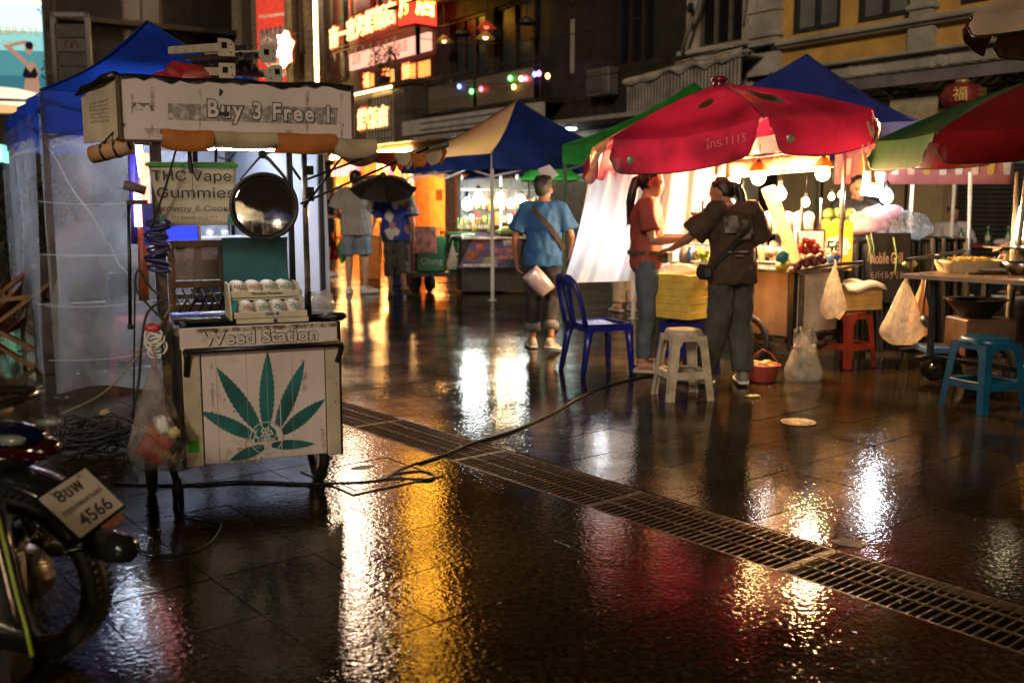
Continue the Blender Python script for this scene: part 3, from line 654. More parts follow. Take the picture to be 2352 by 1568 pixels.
for k in range(7): m = MB(); x = -.6+k*.2; m.prism([(x, .55+.04*k), (x+.1, .57+.04*k), (x+.05+.1*math.cos(k), .18)], .0065, .0072, Matrix(((1,0,0,0),(0,0,-1,0),(0,1,0,0),(0,0,0,1)))); m.build('hair_lock', mat('dark_print', (.05, .03, .05), .6), eo)
for x, z in ((-.72, 6.3), (.72, 6.3)): m = MB(); m.tube([(x, .05, -2), (x, .05, 6.3)], .025, 6); m.build('banner_pole', DSTEEL, bn)
# ---- dark house closing the street on the left, and the long dark side
eb = thing('dark_brown_house', 'dark brown house closing the street behind the left blue tent', 'building', V(-13.5, 50, 0), 34)
hl = [(-13, -11.5, 7, 11), (-9.5, -8, 7, 11), (-5.2, -3.4, 8.5, 12.5)]
m = MB(); wall_with_holes(m, -26, 0, 0, 15, hl, 0, .3); m.build('wall', mat('brown_wall', (.011, .007, .0045), .8, 0, .3, 1), eb)
for q in hl: window(eb, *q, frame=mat('brown_frame'), pane=GLASS, n=2, y=.1)
for z, y in ((9.4, -.5), (12.0, -.5)): m = MB(); m.box((-4, y, z), (8, 1.0, .22)); m.build('balcony_slab', mat('pale_fascia'), eb) if False else m.build('balcony_slab', mat('brown_slab', (.025, .017, .010), .7), eb)
ld = thing('left_dark_house', 'unlit dark house along the left edge behind the deck chairs', 'building', V(-13, 9, 0), 108)
m = MB(); wall_with_holes(m, -2, 22, 0, 9, [(3, 5, 1, 2.6), (8, 10, 1, 2.6), (14, 16, 4, 6)], 0, .3); m.build('wall', mat('black_wall', (.012, .010, .008), .8, 0, .5, 2), ld)
for q in [(3, 5, 1, 2.6), (8, 10, 1, 2.6), (14, 16, 4, 6)]: window(ld, *q, pane=GLASS, n=2, y=.1)
# menu board with a dim arch emblem
mbd = thing('menu_board', 'tall dim menu board with a red panel and arch letter on the dark wall', 'sign', P(166, 130, 34), 3)
DIMC = mat('dim_cream', (.030, .020, .011), .6)
for k in range(6):
    z = 1.0-k*.46-.18
    m = MB(); m.bbox((0, 0, z), (.95, .08, .43), .01); m.build('board_panel', mat('dim_red', (.028, .004, .003), .5) if k == 1 else DIMC, mbd)
m = MB(); m.box((-.56, 0, -.3), (.14, .14, 3.4)); m.box((.56, 0, -.3), (.14, .14, 3.4)); m.box((0, 0, 1.33), (1.26, .14, .14)); m.build('frame', BLK, mbd)
for s in (-1, 1): m = MB(); m.tube([(s*.11+.10*math.cos(a), -.05, .28+.24*math.sin(a)*(1.0)) for a in [PI*i/10 for i in range(11)]], .025, 6); m.build('arch', mat('dim_gold', (.10, .05, .012), .5), mbd)
# lit advertising screen
sc_ = thing('billboard_screen', 'bright advertising screen with a bather on the far left', 'billboard', P(22, 128, 40), 12)
SW = 2.5; SY = 0
def lit(n, c=None, s=None): return glow(n, c, s)
m = MB(); m.box((0, .1, 0), (SW+.14, .16, 4.55)); m.build('casing', BLK, sc_)
for z0, z1, nm, c, s in ((1.95, 2.2, 'screen_white', (1, .95, .8), 2.00), (.95, 1.95, 'screen_pale', (.62, 1, .92), 0.80), (.2, .95, 'screen_aqua', (.36, .85, .82), 0.47), (-.75, .2, 'screen_teal', (.16, .52, .55), 0.31), (-1.45, -.75, 'screen_sea', (.10, .40, .48), 0.25), (-2.2, -1.45, 'screen_sand', (1, .62, .25), 0.50)):
    m = MB(); m.box((0, .01, (z0+z1)/2), (SW, .02, z1-z0)); m.build('screen_band', lit(nm, c, s), sc_)
m = MB(); m.box((0, -.006, 2.12), (SW, .01, .07)); m.build('screen_band', lit('screen_gold', (1, .55, .05), .6), sc_)
text('CELEBRATE', sc_, lit('screen_letter', (.9, .40, .04), .42), .44, (.05, -.008, .92), scale_to=2.2); text('THE ORIGINAL', sc_, lit('screen_letter'), .28, (.1, -.008, .45), scale_to=1.9)
BZ = Matrix(((1,0,0,0),(0,0,-1,0),(0,1,0,0),(0,0,0,1)))
SK = lit('screen_skin', (.85, .45, .28), .3); DKS = lit('screen_dark', (.02, .015, .02), .3)
fig = [([(.50,-1.55),(.62,-.85),(.58,-.55),(.72,-.30),(.86,-.18),(1.02,-.30),(1.12,-.55),(1.1,-.9),(1.18,-1.55)], SK, .008), ([(.62,-.35),(.40,-.10),(.02,.25),(-.12,.34),(-.02,.42),(.15,.36),(.52,.02),(.74,-.22)], SK, .010), ([(-.1,.34),(.35,.50),(.70,.60),(.88,.52),(.85,.42),(.55,.44),(.2,.32)], SK, .009)]
for pts, mm, y in fig: m = MB(); m.prism([(x-.1, z) for x, z in pts], y, y+.003, BZ); m.build('bather_figure', mm, sc_)
m = MB(); m.prism([(.72+.15*math.cos(k*.52), .28+.22*math.sin(k*.52)) for k in range(12)], .012, .015, BZ); m.build('bather_head', SK, sc_)
m = MB(); m.prism([(.74+.15*math.cos(k*.52), .40+.16*math.sin(k*.52)) for k in range(12)], .0155, .018, BZ); m.build('bather_hair', DKS, sc_)
m = MB(); m.prism([(.42,-.72),(.55,-.40),(.72,-.62),(.90,-.40),(1.0,-.70),(.9,-.85),(.5,-.85)], .016, .019, BZ); m.build('bather_top', DKS, sc_)
m = MB(); m.prism([(-1.2,-1.35),(-.4,-1.2),(.2,-1.25),(.9,-1.4),(1.2,-1.6),(1.2,-2.0),(-1.2,-1.8)], .016, .019, BZ); m.build('towel', lit('screen_cloth', (1, .85, .6), .7), sc_)
m = MB(); m.prism([(-1.2,-1.62),(.6,-1.66),(.6,-1.75),(-1.2,-1.74)], .020, .023, BZ); m.build('boat_edge', DKS, sc_)
m = MB()
rr = random.Random(5)
for k in range(160):
    z = rr.uniform(-2.3, 2.6); x = 1.28+.45*rr.random()+.1*math.sin(z*2); a = rr.uniform(0, 6)
    c = V(x, -.2+rr.uniform(-.2, .2), z); d = .13*rr.uniform(.5, 1.2)
    m.add([c, c+V(d*math.cos(a), 0, d*math.sin(a)), c+V(d*.3, .05, d*.9*math.sin(a+1))], [(0, 1, 2)])
fo = m.build('climbing_leaves', mat('dark_leaf', (.012, .014, .006), .6), sc_); fo['kind'] = 'stuff'
# round green lamp on the far left
t = thing('round_lamp', 'round green glowing lamp at the left edge under the screen', 'lamp', P(4, 356, 22))
m = MB(); m.ball((0, 0, 0), .22, 14, 10); m.build('globe', glow('green_globe', (.25, 1, .55), 1.6), t)
m = MB(); m.tube([(0, 0, -.2), (0, 0, -2.4)], .03, 6); m.build('post', BLK, t)
# potted plants on the restaurant ledge
def leafy(name, label, cat, loc, h, r, n, mm, pot=True, seed=1):
    t = thing(name, label, cat, loc); rr = random.Random(seed)
    if pot: m = MB(); m.lathe([(.09*h*1.4, 0), (.13*h*1.4, .2*h), (.14*h*1.4, .22*h), (.12*h*1.4, .21*h), (0, .2*h)], 14); m.build('pot', mat('dark_pot', (.05, .035, .03), .5), t)
    m = MB()
    for k in range(5): a = rr.uniform(0, 6.3); m.tube([(0, 0, .18*h), (r*.3*math.cos(a), r*.3*math.sin(a), .5*h), (r*.6*math.cos(a), r*.6*math.sin(a), .85*h)], .012*h, 5)
    m.build('stem', mat('brown_stem', (.06, .04, .02), .7), t)
    m = MB()
    for k in range(n):
        a, b = rr.uniform(0, 6.3), rr.uniform(-1, 1); q = r*rr.random()**.4
        c = V(q*math.cos(a), q*math.sin(a), .66*h+.36*h*b*math.sqrt(max(0, 1-(q/r)**2*.7))); d = .11*h*rr.uniform(.6, 1.3); e = Euler((rr.uniform(-1, 1), rr.uniform(-1, 1), rr.uniform(0, 6))).to_matrix()
        m.add([c, c+e @ V(d*.5, d*.28, 0), c+e @ V(d, 0, -.03), c+e @ V(d*.5, -d*.28, 0)], [(0, 1, 2, 3)])
    o = m.build('foliage', mm, t); o['kind'] = 'stuff'; return t
LEAF = mat('green_leaf', (.035, .07, .02), .5, 0, .4, 9)
leafy('potted_plant', 'bushy potted plant on the restaurant ledge below the red boxes', 'plant', fpt(22.4, -.75, 5.36), 1.35, .48, 260, LEAF, seed=4)
leafy('potted_plant', 'reddish shrub on the ledge left of the lit windows', 'plant', fpt(26.9, -.75, 5.36), 1.1, .55, 220, mat('red_leaf', (.09, .025, .015), .6), seed=5)
leafy('potted_plant', 'small green shrub at the foot of the neon tube', 'plant', fpt(29.6, -.7, 5.5), .8, .5, 160, LEAF, seed=6)
m = MB(); m.box((0, 0, 5.42), (2.4, .5, .12)); tag(m.build('plant_shelf', mat('dark_ledge'), None, fpt(29.4, -.7, 0), (0, 0, -56)), 'dark shelf under the small shrub by the neon tube', 'shelf')
# red lantern under the canopy
ln = thing('paper_lantern', 'round red paper lantern with gold characters under the canopy', 'lantern', fpt(onplane(2210, 215, (FQ+FN*-1.0)[:2], 124)[0], -1.0, 3.08))
m = MB(); m.lathe([(.12, -.23), (.27, -.16), (.36, 0), (.27, .16), (.12, .23)], 20); m.build('globe', mat('red_paper', (.24, .03, .025), .5), ln)
for z in (-.25, .25): m = MB(); m.lathe([(.11, -.03), (.12, 0), (.11, .03)], 16); m.build('ring', mat('gold_trim', (.6, .42, .1), .4, .5), ln, (0, 0, z))
for x in range(10): m = MB(); a = x*PI/5; m.tube([(r*math.cos(a), r*math.sin(a), z) for r, z in ((.125, -.225), (.275, -.16), (.364, 0), (.275, .16), (.125, .225))], .005, 4); m.build('rib', mat('dark_red', (.2, .02, .02), .5), ln)
text('福', ln, mat('gold_trim'), .24, (-.18, -.34, 0), (90, 0, -28)); text('福', ln, mat('gold_trim'), .24, (.18, -.34, 0), (90, 0, 28))
m = MB(); m.tube([(0, 0, .25), (0, 0, .5)], .008, 5); m.build('cord', BLK, ln)
# ================================================================== THE WHITE CART in front
CQ = V(-.86, 4.43, 0); CA = 22.5
cx_, cy_ = V(math.cos(R(CA)), math.sin(R(CA)), 0), V(-math.sin(R(CA)), math.cos(R(CA)), 0)
def C(px, py, y=0.0):
    "cart coordinates of a point y behind the cart's front, seen at px, py"
    q = CQ+cy_*y; u, z = onplane(px, py, (q.x, q.y), CA); return V(u, y, z)
def CT(px, py, z):
    "cart coordinates of a point at height z"
    q = G(px, py, z)-CQ; return V(q.dot(cx_), q.dot(cy_), z)
def CW(p): return CQ+cx_*p[0]+cy_*p[1]+V(0, 0, p[2])
BOARD = mat('pink_white_board', (.64, .56, .53), .5, 0, .10, 3.5, .08, 40, dirt=.30)
CREAM = mat('aged_cream', (.50, .43, .31), .6, 0, .18, 6, .12, dirt=.35)
TEAL = mat('teal_paint', (.010, .135, .140), .5, 0, .45, 5, .05)
BROWNW = mat('brown_wood', (.13, .065, .025), .5, 0, .4, 7, .25, dirt=.3)
GRIME = None
def grime(name, col, lo, hi, sc=40):
    m = bpy.data.materials.new(name); m.use_nodes = True; nt = m.node_tree; N = nt.nodes; L = nt.links; b = N['Principled BSDF']
    b.inputs['Base Color'].default_value = (*col, 1); b.inputs['Roughness'].default_value = .7
    tc = N.new('ShaderNodeTexCoord'); no = N.new('ShaderNodeTexNoise'); no.inputs['Scale'].default_value = sc; no.inputs['Detail'].default_value = 8; L.new(tc.outputs['Object'], no.inputs['Vector'])
    mr = N.new('ShaderNodeMapRange'); mr.inputs['From Min'].default_value = lo; mr.inputs['From Max'].default_value = hi; L.new(no.outputs['Fac'], mr.inputs['Value'])
    tr = N.new('ShaderNodeBsdfTransparent'); mx = N.new('ShaderNodeMixShader'); L.new(mr.outputs['Result'], mx.inputs[0]); L.new(tr.outputs[0], mx.inputs[1]); L.new(b.outputs[0], mx.inputs[2]); L.new(mx.outputs[0], N['Material Output'].inputs[0])
    _M[name] = m; return m
G1 = grime('grey_smear', (.30, .27, .25), .34, .95, 45); G2 = grime('glue_stain', (.16, .10, .05), .46, .70, 25); G3 = grime('black_scuff', (.12, .10, .10), .46, .80, 70)
cart = thing('vending_cart', 'white boarded vending cart with a teal leaf on its front and a lettered sign box', 'vending cart', CQ, CA)
def flat(pts, y, m, name, parent, th=.0012):
    "thin print or tape following the board: points (x, z)"
    mb = MB(); mb.prism(pts, y-th, y, Matrix(((1,0,0,0),(0,0,-1,0),(0,1,0,0),(0,0,0,1)))); return mb.build(name, m, parent)
def pc(px, py): q = C(px, py); return (q.x, q.z)
XL, XR = C(430, 1070).x, C(784, 1036).x
ZB, ZT = (C(430, 1070).z+C(784, 1036).z)/2, C(600, 793).z
# front boards
m = MB(); m.bbox(((XL+.075+XR-.065)/2, .0, (ZB+ZT)/2), (XR-XL-.144, .018, ZT-ZB), .003); fp = m.build('front_panel', BOARD, cart)
m = MB(); m.bbox((XL+.035, .0, (ZB+ZT)/2-.002), (.074, .022, ZT-ZB+.01), .004); m.build('side_strip', CREAM, cart)
m = MB(); m.bbox((XR-.032, .0, (ZB+ZT)/2), (.062, .020, ZT-ZB+.02), .004); m.build('side_strip', CREAM, cart)
for x in (.135, .262, .35, .46):   # folds of the fluted plastic board
    m = MB(); m.box((XL+x, -.0102, (ZB+ZT)/2), (.0012, .0022, ZT-ZB-.01)); m.build('board_crease', mat('board_line', (.52, .44, .40), .6), fp)
flat([pc(432, 1012), pc(456, 1010), pc(457, 1036), pc(433, 1038)], .0125, mat('green_tape', (.03, .40, .03), .45), 'green_tape', cart)
for k, (px, py) in enumerate(((486, 945), (537, 944), (579, 937), (722, 924), (768, 921), (460, 905), (772, 880), (738, 985), (515, 916), (600, 1050), (690, 1046))):
    q = C(px, py); m = MB(); m.lathe([(.0045, 0), (.0035, .002), (0, .0028)], 8, mx=Matrix.Translation((q.x, -.0095, q.z)) @ Matrix.Rotation(PI/2, 4, 'X')); m.build('screw', DSTEEL, cart)
# leaf print
LC = lambda x, y: pc((400+x*.28696)*.9408, (750+y*.28696)*.9408)
leaf = None
def leaflet(bx, by, tx, ty, w, n=13):
    b, t = V(*LC(bx, by), 0), V(*LC(tx, ty), 0); d = t-b; L = d.length; d.normalize(); nn = V(-d.y, d.x, 0); side = {}
    for s in (1, -1):
        pts = []
        for k in range(n):
            for f, o in ((k/n, 1.0), ((k+.85)/n, 1.16)):
                f2 = f; wd = 2.25*w*math.sin(PI*min(1, (f2*.90+.10)))**.8*(1-f2*.25)*(.90 if o == 1 else 1.06)
                pts.append(b+d*(L*f2)+nn*(s*wd))
        side[s] = pts
    poly = side[1]+[t]+side[-1][::-1]
    mb = MB(); n1 = len(side[1])
    vs = [(p.x, -.0108, p.y) for p in side[1]]+[(t.x, -.0108, t.y)]+[(p.x, -.0108, p.y) for p in side[-1]]
    vs2 = [(x, -.0094, z) for x, y, z in vs]
    fs = [(i, i+1, n1+2+i, n1+1+i) for i in range(n1-1)]+[(n1-1, n1, 2*n1)]
    mb.add(vs, fs); mb.add(vs2, fs); return mb.build('leaf_print', TEAL, fp)
for a in ((868, 1010, 880, 372, .0165), (800, 1030, 445, 508, .0172), (965, 1010, 1192, 452, .0160), (760, 1095, 303, 878, .0155), (1005, 1065, 1368, 776, .0150), (850, 1180, 553, 1300, .0125), (915, 1168, 1280, 1156, .0112), (868, 1120, 868, 985, .022)): leaflet(*a)
cq = V(*LC(872, 1105), 0); rr_ = .071
PALE = mat('pale_print', (.55, .46, .40), .6)
m = MB(); m.tube([(cq.x+rr_*math.cos(k*PI/16), -.0112, cq.y+rr_*math.sin(k*PI/16)) for k in range(32)], .0026, 4, closed=True); m.build('emblem_ring', PALE, fp)
random.seed(5)
for k in range(16):
    a = k*2.4; r = .0072*math.sqrt(k); x, z = cq.x+r*math.cos(a), cq.y+.022+r*math.sin(a)*1.0
    flat([(x-.0065, z), (x, z+.009), (x+.0065, z), (x, z-.006)], .0118+k*.00005, PALE, 'emblem_leaf', fp, .0005)
flat([(cq.x-.054, cq.y-.016), (cq.x+.048, cq.y-.016), (cq.x+.048, cq.y+.003), (cq.x-.054, cq.y+.003)], .0116, TEAL, 'emblem_band', fp, .0004)
text('Toptoc', fp, PALE, .028, (cq.x-.003, -.0124, cq.y-.006), off=.0007)
m = MB(); m.tube([(cq.x+.002+.016*math.cos(k*PI/8), -.0118, cq.y-.030+.006*math.sin(k*PI/8)) for k in range(16)], .0012, 4, closed=True); m.build('emblem_ring', PALE, fp)
m = MB(); m.tube([(cq.x-.038+.014*math.cos(k*PI/6), -.0118, cq.y-.028+.013*math.sin(k*PI/6)) for k in range(12)], .0012, 4, closed=True); m.build('emblem_ring', PALE, fp)
for a, b in (((985, 800), (1005, 1285)), ((875, 1185), (875, 1300))):
    p, q = V(*LC(*a), 0), V(*LC(*b), 0); flat([(p.x-.002, p.y), (p.x+.002, p.y), (q.x+.0018, q.y), (q.x-.0018, q.y)], .0122, PALE, 'pale_strip', fp, .0006)
# lettered board above the bar
bz0, bz1 = ZT-.004, C(600, 747).z
m = MB(); m.bbox(((XL+XR)/2-.006, .012, (bz0+bz1)/2), (XR-XL+.002, .016, bz1-bz0), .003); wbd = m.build('lettered_board', BOARD, cart)
flat([(XL+.06, bz1-.022), (XR-.004, bz1-.021), (XR-.004, bz1-.002), (XL+.06, bz1-.004)], -.0032, CREAM, 'glue_band', wbd, .0006)
flat([(XL+.06, bz1-.022), (XR-.004, bz1-.021), (XR-.004, bz1-.002), (XL+.06, bz1-.004)], -.0024, G2, 'glue_stain', wbd, .0002)
zt_ = (bz0+bz1)/2-.006
text('Weed Station', wbd, INK, .078, ((XL+XR)/2-.005, .0034, zt_), off=.0052, scale_to=.505, name='letter_outline')
text('Weed Station', wbd, BOARD, .078, ((XL+XR)/2-.005, .0028, zt_), off=.0018, scale_to=.500)
flat([(XL+.085, zt_-.01), (XL+.155, zt_+.012), (XL+.15, zt_+.026), (XL+.08, zt_+.004)], -.0018, mat('tape', (.52, .43, .37), .4), 'tape_patch', wbd, .0004)
# push bar
m = MB(); a, b = C(424, 808, -.035), C(782, 789, -.035); m.tube([a, b], .0135, 10); m.build('push_bar', BLK, cart)
m = MB(); m.tube([a+V(.005, 0, 0), a+V(.012, .02, -.03), a+V(.006, .03, -.11)], .015, 8); m.build('bar_bracket', BLK, cart)
m = MB(); m.tube([b, b+V(.008, .01, -.012), b+V(.0, .02, -.05), b+V(-.012, .03, -.085)], .013, 8); m.build('bar_bracket', BLK, cart)
# body, table top, frame
TZ = .795
fl, fr = CT(406, 735, TZ), CT(757, 713, TZ)
DEEP = .60
SMOKE = mat('stained_black_board', (.018, .015, .012), .4, 0, .5, 5, .15)
m = MB(); m.box((XL+.015, .31, (ZB+.05+TZ)/2), (.02, .58, TZ-ZB-.06)); m.build('side_panel', SMOKE, cart)
m = MB(); m.box((XR-.02, .31, (ZB+.05+TZ)/2), (.02, .58, TZ-ZB-.06)); m.build('side_panel', SMOKE, cart)
m = MB(); m.box(((XL+XR)/2, .60, (ZB+TZ)/2), (XR-XL-.06, .02, TZ-ZB-.06)); m.build('back_panel', SMOKE, cart)
m = MB(); m.box(((XL+XR)/2, .31, ZB+.03), (XR-XL-.08, .58, .02)); m.build('floor_panel', SMOKE, cart)
TOPM = mat('worn_table_top', (.055, .045, .034), .22, .3, .5, 6, .1, dirt=.5)
m = MB(); m.bbox(((fl.x+fr.x)/2, (fl.y+.66)/2, TZ-.008), (fr.x-fl.x+.02, .66-fl.y, .018), .003); m.build('table_top', TOPM, cart)
m = MB(); m.bar((XL-.01, .02, TZ-.035), (XL-.01, .64, TZ-.035), .03); m.build('frame_bar', DSTEEL, cart)
m = MB(); m.bar((XL, .03, bz1-.01), (XR, .03, bz1-.01), .02); m.build('frame_bar', SMOKE, cart)
for x in (XL, XR):
    for y in (.04, .58): m = MB(); m.bar((x, y, ZB-.02), (x, y, TZ-.02), .03); m.build('frame_post', BLK, cart)
SBz = C(540, 330).z
pr = CT(705, 722, TZ); pr.y = .22; pr.x = C(702, 500, .22).x
m = MB(); m.tube([(pr.x, pr.y, TZ+.10), (pr.x, pr.y, SBz+.02)], .0135, 10); m.build('post', mat('bright_pipe', (.40, .36, .31), .3, .5, .3, 14, .1), cart)
m = MB(); m.tube([(pr.x, pr.y, TZ), (pr.x, pr.y, TZ+.105)], .0165, 10); m.build('post_sleeve', BLK, cart)
m = MB(); m.tube([(pr.x, pr.y, 1.30), (pr.x, pr.y, 1.335)], .0155, 10); m.build('tape_band', CREAM, cart)
lx = C(368, 520, .10).x
m = MB(); m.bar((lx, .10, .30), (lx, .10, SBz+.02), .034); m.build('post', mat('chipped_black', (.016, .014, .012), .4, 0, .3, 20, .2, col2=(.12, .08, .03)), cart)
for x in (lx+.01, pr.x-.0): m = MB(); m.bar((x, .60, TZ-.02), (x, .60, SBz+.02), .026); m.build('post', BLK, cart)
for z in (SBz+.03,):
    for y in (.1, .6): m = MB(); m.bar((lx, y, z), (pr.x+.06, y, z), .022); m.build('frame_bar', DSTEEL, cart)
# wheels and prop leg
def cart_wheel(parent, loc, r, rz=0, w=.045, spokes=18, rim=STEEL):
    q = bpy.data.objects.new('wheel', None); COL.objects.link(q); q.parent = parent; q.location = loc; q.rotation_euler = (0, 0, R(rz))
    MX = Matrix.Rotation(PI/2, 4, 'Y')
    m = MB(); prof = [(r-.055, -w*.30), (r-.03, -w*.5), (r-.008, -w*.36), (r, -w*.12), (r, w*.12), (r-.008, w*.36), (r-.03, w*.5), (r-.055, w*.30)]
    m.lathe(prof+[prof[0]], 32, mx=MX, cap=False); m.build('tyre', BLKR, q)
    m = MB(); m.lathe([(r-.052, -w*.3), (r-.06, -w*.15), (r-.06, w*.15), (r-.052, w*.3), (r-.052, -w*.3)], 32, mx=MX, cap=False); m.build('rim', rim, q)
    m = MB(); m.lathe([(.02, -w*.6), (.03, -w*.3), (.03, w*.3), (.02, w*.6)], 12, mx=MX); m.build('hub', DSTEEL, q)
    sp = MB()
    for k in range(spokes): a = 2*PI*k/spokes; sp.tube([(w*.25*(-1)**k, .025*math.cos(a+.3), .025*math.sin(a+.3)), (0, (r-.058)*math.cos(a), (r-.058)*math.sin(a))], .0016, 4)
    o = sp.build('spokes', rim, q); o['kind'] = 'stuff'; return q
wr = G(725, 1102)-CQ; WRr = .20
cart_wheel(cart, (wr.dot(cx_)+.01, WRr*.98, WRr), WRr)
wl_ = G(352, 1146)-CQ
cart_wheel(cart, (wl_.dot(cx_)+.0, wl_.dot(cy_)+.10, WRr), WRr, rim=mat('yellow_rim', (.55, .32, .02), .4))
m = MB(); m.tube([(wl_.dot(cx_), wl_.dot(cy_)+.10, WRr), (XL, wl_.dot(cy_)+.10, WRr)], .014, 8); m.build('axle', DSTEEL, cart)
m = MB(); m.tube([(wr.dot(cx_), WRr*.98, WRr), (XL, WRr*.98, WRr)], .014, 8); m.build('axle', DSTEEL, cart)
pf = CT(409, 1147, 0)
m = MB(); m.tube([pf+V(-.035, .03, .34), pf+V(-.02, .02, .16), pf+V(0, 0, .075)], .016, 8); m.build('prop_leg', BLK, cart)
m = MB(); m.tube([pf+V(0, 0, .095), pf+V(.0, -.004, .04), pf+V(.002, -.008, .0)], [.016, .026, .024], 10); m.build('rubber_foot', BLKR, cart)
# sign box
sTL, sTR, sBL, sBR = C(267, 178), C(811, 200), C(267, 318), C(812, 336)
zt, zb = (sTL.z+sTR.z)/2, (sBL.z+sBR.z)/2; sx0, sx1 = sTL.x, sTR.x; sd_ = .62
m = MB(); m.bbox(((sx0+sx1)/2, 0, (zt+zb)/2), (sx1-sx0-.02, .022, zt-zb), .004); sp_ = m.build('sign_panel', BOARD, cart)
_q = C(190, 280, .22); sl = V(_q.x, .22, 0)   # the left wing slants back
def wing(u, v): return V(sx0+(sl.x-sx0)*u, .01+sl.y*u, zb+.0+(zt-zb)*v-.0*u-.02*u*v)
m = MB(); m.loft([[wing(u, v)+V(*(R2*t for R2 in (-.7, -.7, 0))) for u, v, t in ((0, 0, 0), (1, -.02, 0), (1, .80, 0), (0, 1.0, 0))], [wing(u, v)+V(.008, .012, 0) for u, v in ((0, 0), (1, -.02), (1, .80), (0, 1.0))]], smooth=False); wg = m.build('sign_wing', CREAM, cart)
m = MB(); m.bbox((sx0+.004, -.004, (zt+zb)/2), (.018, .034, zt-zb+.008), .003); m.build('corner_strip', BROWNW, cart)
m = MB(); m.bbox((sx1-.006, -.004, (zt+zb)/2), (.012, .034, zt-zb), .003); m.build('corner_strip', BROWNW, cart)
m = MB(); m.box(((sx0+sx1)/2, sd_/2+.012, zt-.012), (sx1-sx0-.02, sd_-.02, .02)); m.build('sign_roof', BLK, cart)
m = MB(); m.box((sx1-.014, sd_/2, (zt+zb)/2), (.02, sd_-.03, zt-zb-.03)); m.build('sign_side', BOARD, cart)
m = MB(); m.box(((sx0+sx1)/2, sd_, (zt+zb)/2), (sx1-sx0-.02, .02, zt-zb-.03)); m.build('sign_back', SMOKE, cart)
rr = random.Random(9); lo_ = [rr.uniform(.010, .030) for _ in range(30)]
def trim(u, v):
    k = u*28; i = int(k); f = k-i; d = lo_[i]*(1-f)+lo_[min(29, i+1)]*f
    return V(sx0+(sx1-sx0)*u, -.015-.004*math.sin(u*40) if v < .99 else .05, zt+.010+.004*math.sin(u*17)-(d if v < .3 else 0)-(.004 if v > .9 else 0)) if v < 2 else None
m = MB(); m.grid(trim, 56, 3); m.build('black_tarp_edge', mat('black_tarp', (.012, .011, .010), .3, 0, .3, 12, .3), cart)
m = MB(); m.tube([wing(0, .99)+V(0, 0, .012), wing(.3, 1.0)+V(-.01, 0, 0), wing(.6, .95), wing(.9, .93), wing(1.15, .86)], [.016, .022, .017, .02, .006], 7); m.build('black_tarp_edge', mat('black_tarp'), cart)
px_ = lambda x, y: (C(x, y).x, C(x, y).z)
flat([px_(385, 238), px_(775, 248), px_(772, 288), px_(385, 276)], .0118, G1, 'grey_smear', sp_, .0003)
flat([px_(300, 236), px_(356, 238), px_(355, 256), px_(300, 254)], .0118, G3, 'scuff', sp_, .0003)
c0 = C(619, 259)
text('Buy 3 Free 1', sp_, INK, .098, (c0.x, -.0132, c0.z), (90, 1.0, 0), off=.0068, scale_to=.520, name='letter_outline', space=1.2)
text('Buy 3 Free 1', sp_, BOARD, .098, (c0.x, -.0140, c0.z), (90, 1.0, 0), off=.0026, scale_to=.512, space=1.2)
flat([px_(501, 259), px_(526, 257), px_(526, 268), px_(514, 270), px_(511, 266), px_(501, 266)], .0148, INK, 'black_patch', sp_, .0005)
flat([px_(503, 203), px_(513, 211), px_(506, 222), px_(502, 220)], .0120, INK, 'black_patch', sp_, .0005)
for k in range(5): a = (758+k*6, 250+k*5); flat([px_(a[0], a[1]), px_(a[0]+2, a[1]), px_(a[0]+8, a[1]+24), px_(a[0]+5, a[1]+24)], .0122, G3, 'scuff', sp_, .0003)
for k in range(9):
    q = C(283, 287); a = k*.7; m = MB(); m.box((q.x+.011*math.cos(a), -.0118, q.z+.011*math.sin(a)), (.004, .0006, .004)); m.build('sticker_dot', mat('blue_print', (.10, .25, .38), .5) if k % 2 else mat('yellow_print', (.55, .50, .15), .5), sp_)
m = MB(); q = C(283, 287); m.lathe([(.007, 0), (0, .0006)], 12, mx=Matrix.Translation((q.x, -.0113, q.z)) @ Matrix.Rotation(PI/2, 4, 'X')); m.build('sticker_dot', mat('blue_print'), sp_)
rr = random.Random(14); ink_ = mat('faded_ink', (.16, .13, .15), .7)
for k in range(6): # faded scribble on the wing, past reading
    m = MB(); v = .66-.065*k; m.tube([wing(.24+.52*t/26+.01*rr.random(), v+.022*math.sin(t*1.9+k)+.012*rr.uniform(-1, 1))+V(-.003, -.004, 0) for t in range(27)], .0009, 3); m.build('scribble', ink_, wg)
# rolled striped awning under the sign
ORG = mat('orange_canvas', (.50, .17, .03), .55, 0, .2, 8, .2, 80, dirt=.25, tl=.2); CRM = mat('cream_canvas', (.52, .42, .27), .55, 0, .15, 8, .2, 80, dirt=.3, tl=.2)
def flap(xa, xb, zc, r, mm, droop=.0, y=-.035):
    def fn(u, v):
        a = -.35*PI+v*1.25*PI; rr2 = r*(1+.05*math.sin(u*9)); d = droop*math.sin(u*PI)
        return V(xa+(xb-xa)*u+.006*math.sin(v*3), y-rr2*math.sin(a)*.8, zc+rr2*math.cos(a)-d*(v > .5)*(v-.5)*2)
    m = MB(); m.grid(fn, 10, 14); return m.build('awning_flap', mm, cart)
for xa, ya, xb, mm, r in ((368, 318, 487, ORG, .036), (485, 317, 637, CRM, .028), (633, 325, 768, ORG, .036), (764, 336, 860, CRM, .034)):
    a, b = C(xa, ya, -.03), C(xb, ya, -.03); flap(a.x, b.x, a.z, r, mm, .02)
m = MB(); m.tube([C(372, 322, -.02), C(855, 340, -.02)], .012, 8); m.build('awning_rod', DSTEEL, cart)
m = MB(); m.bar(C(270, 322, .02), C(372, 324, .02), .014); m.build('frame_bar', BLK, cart)
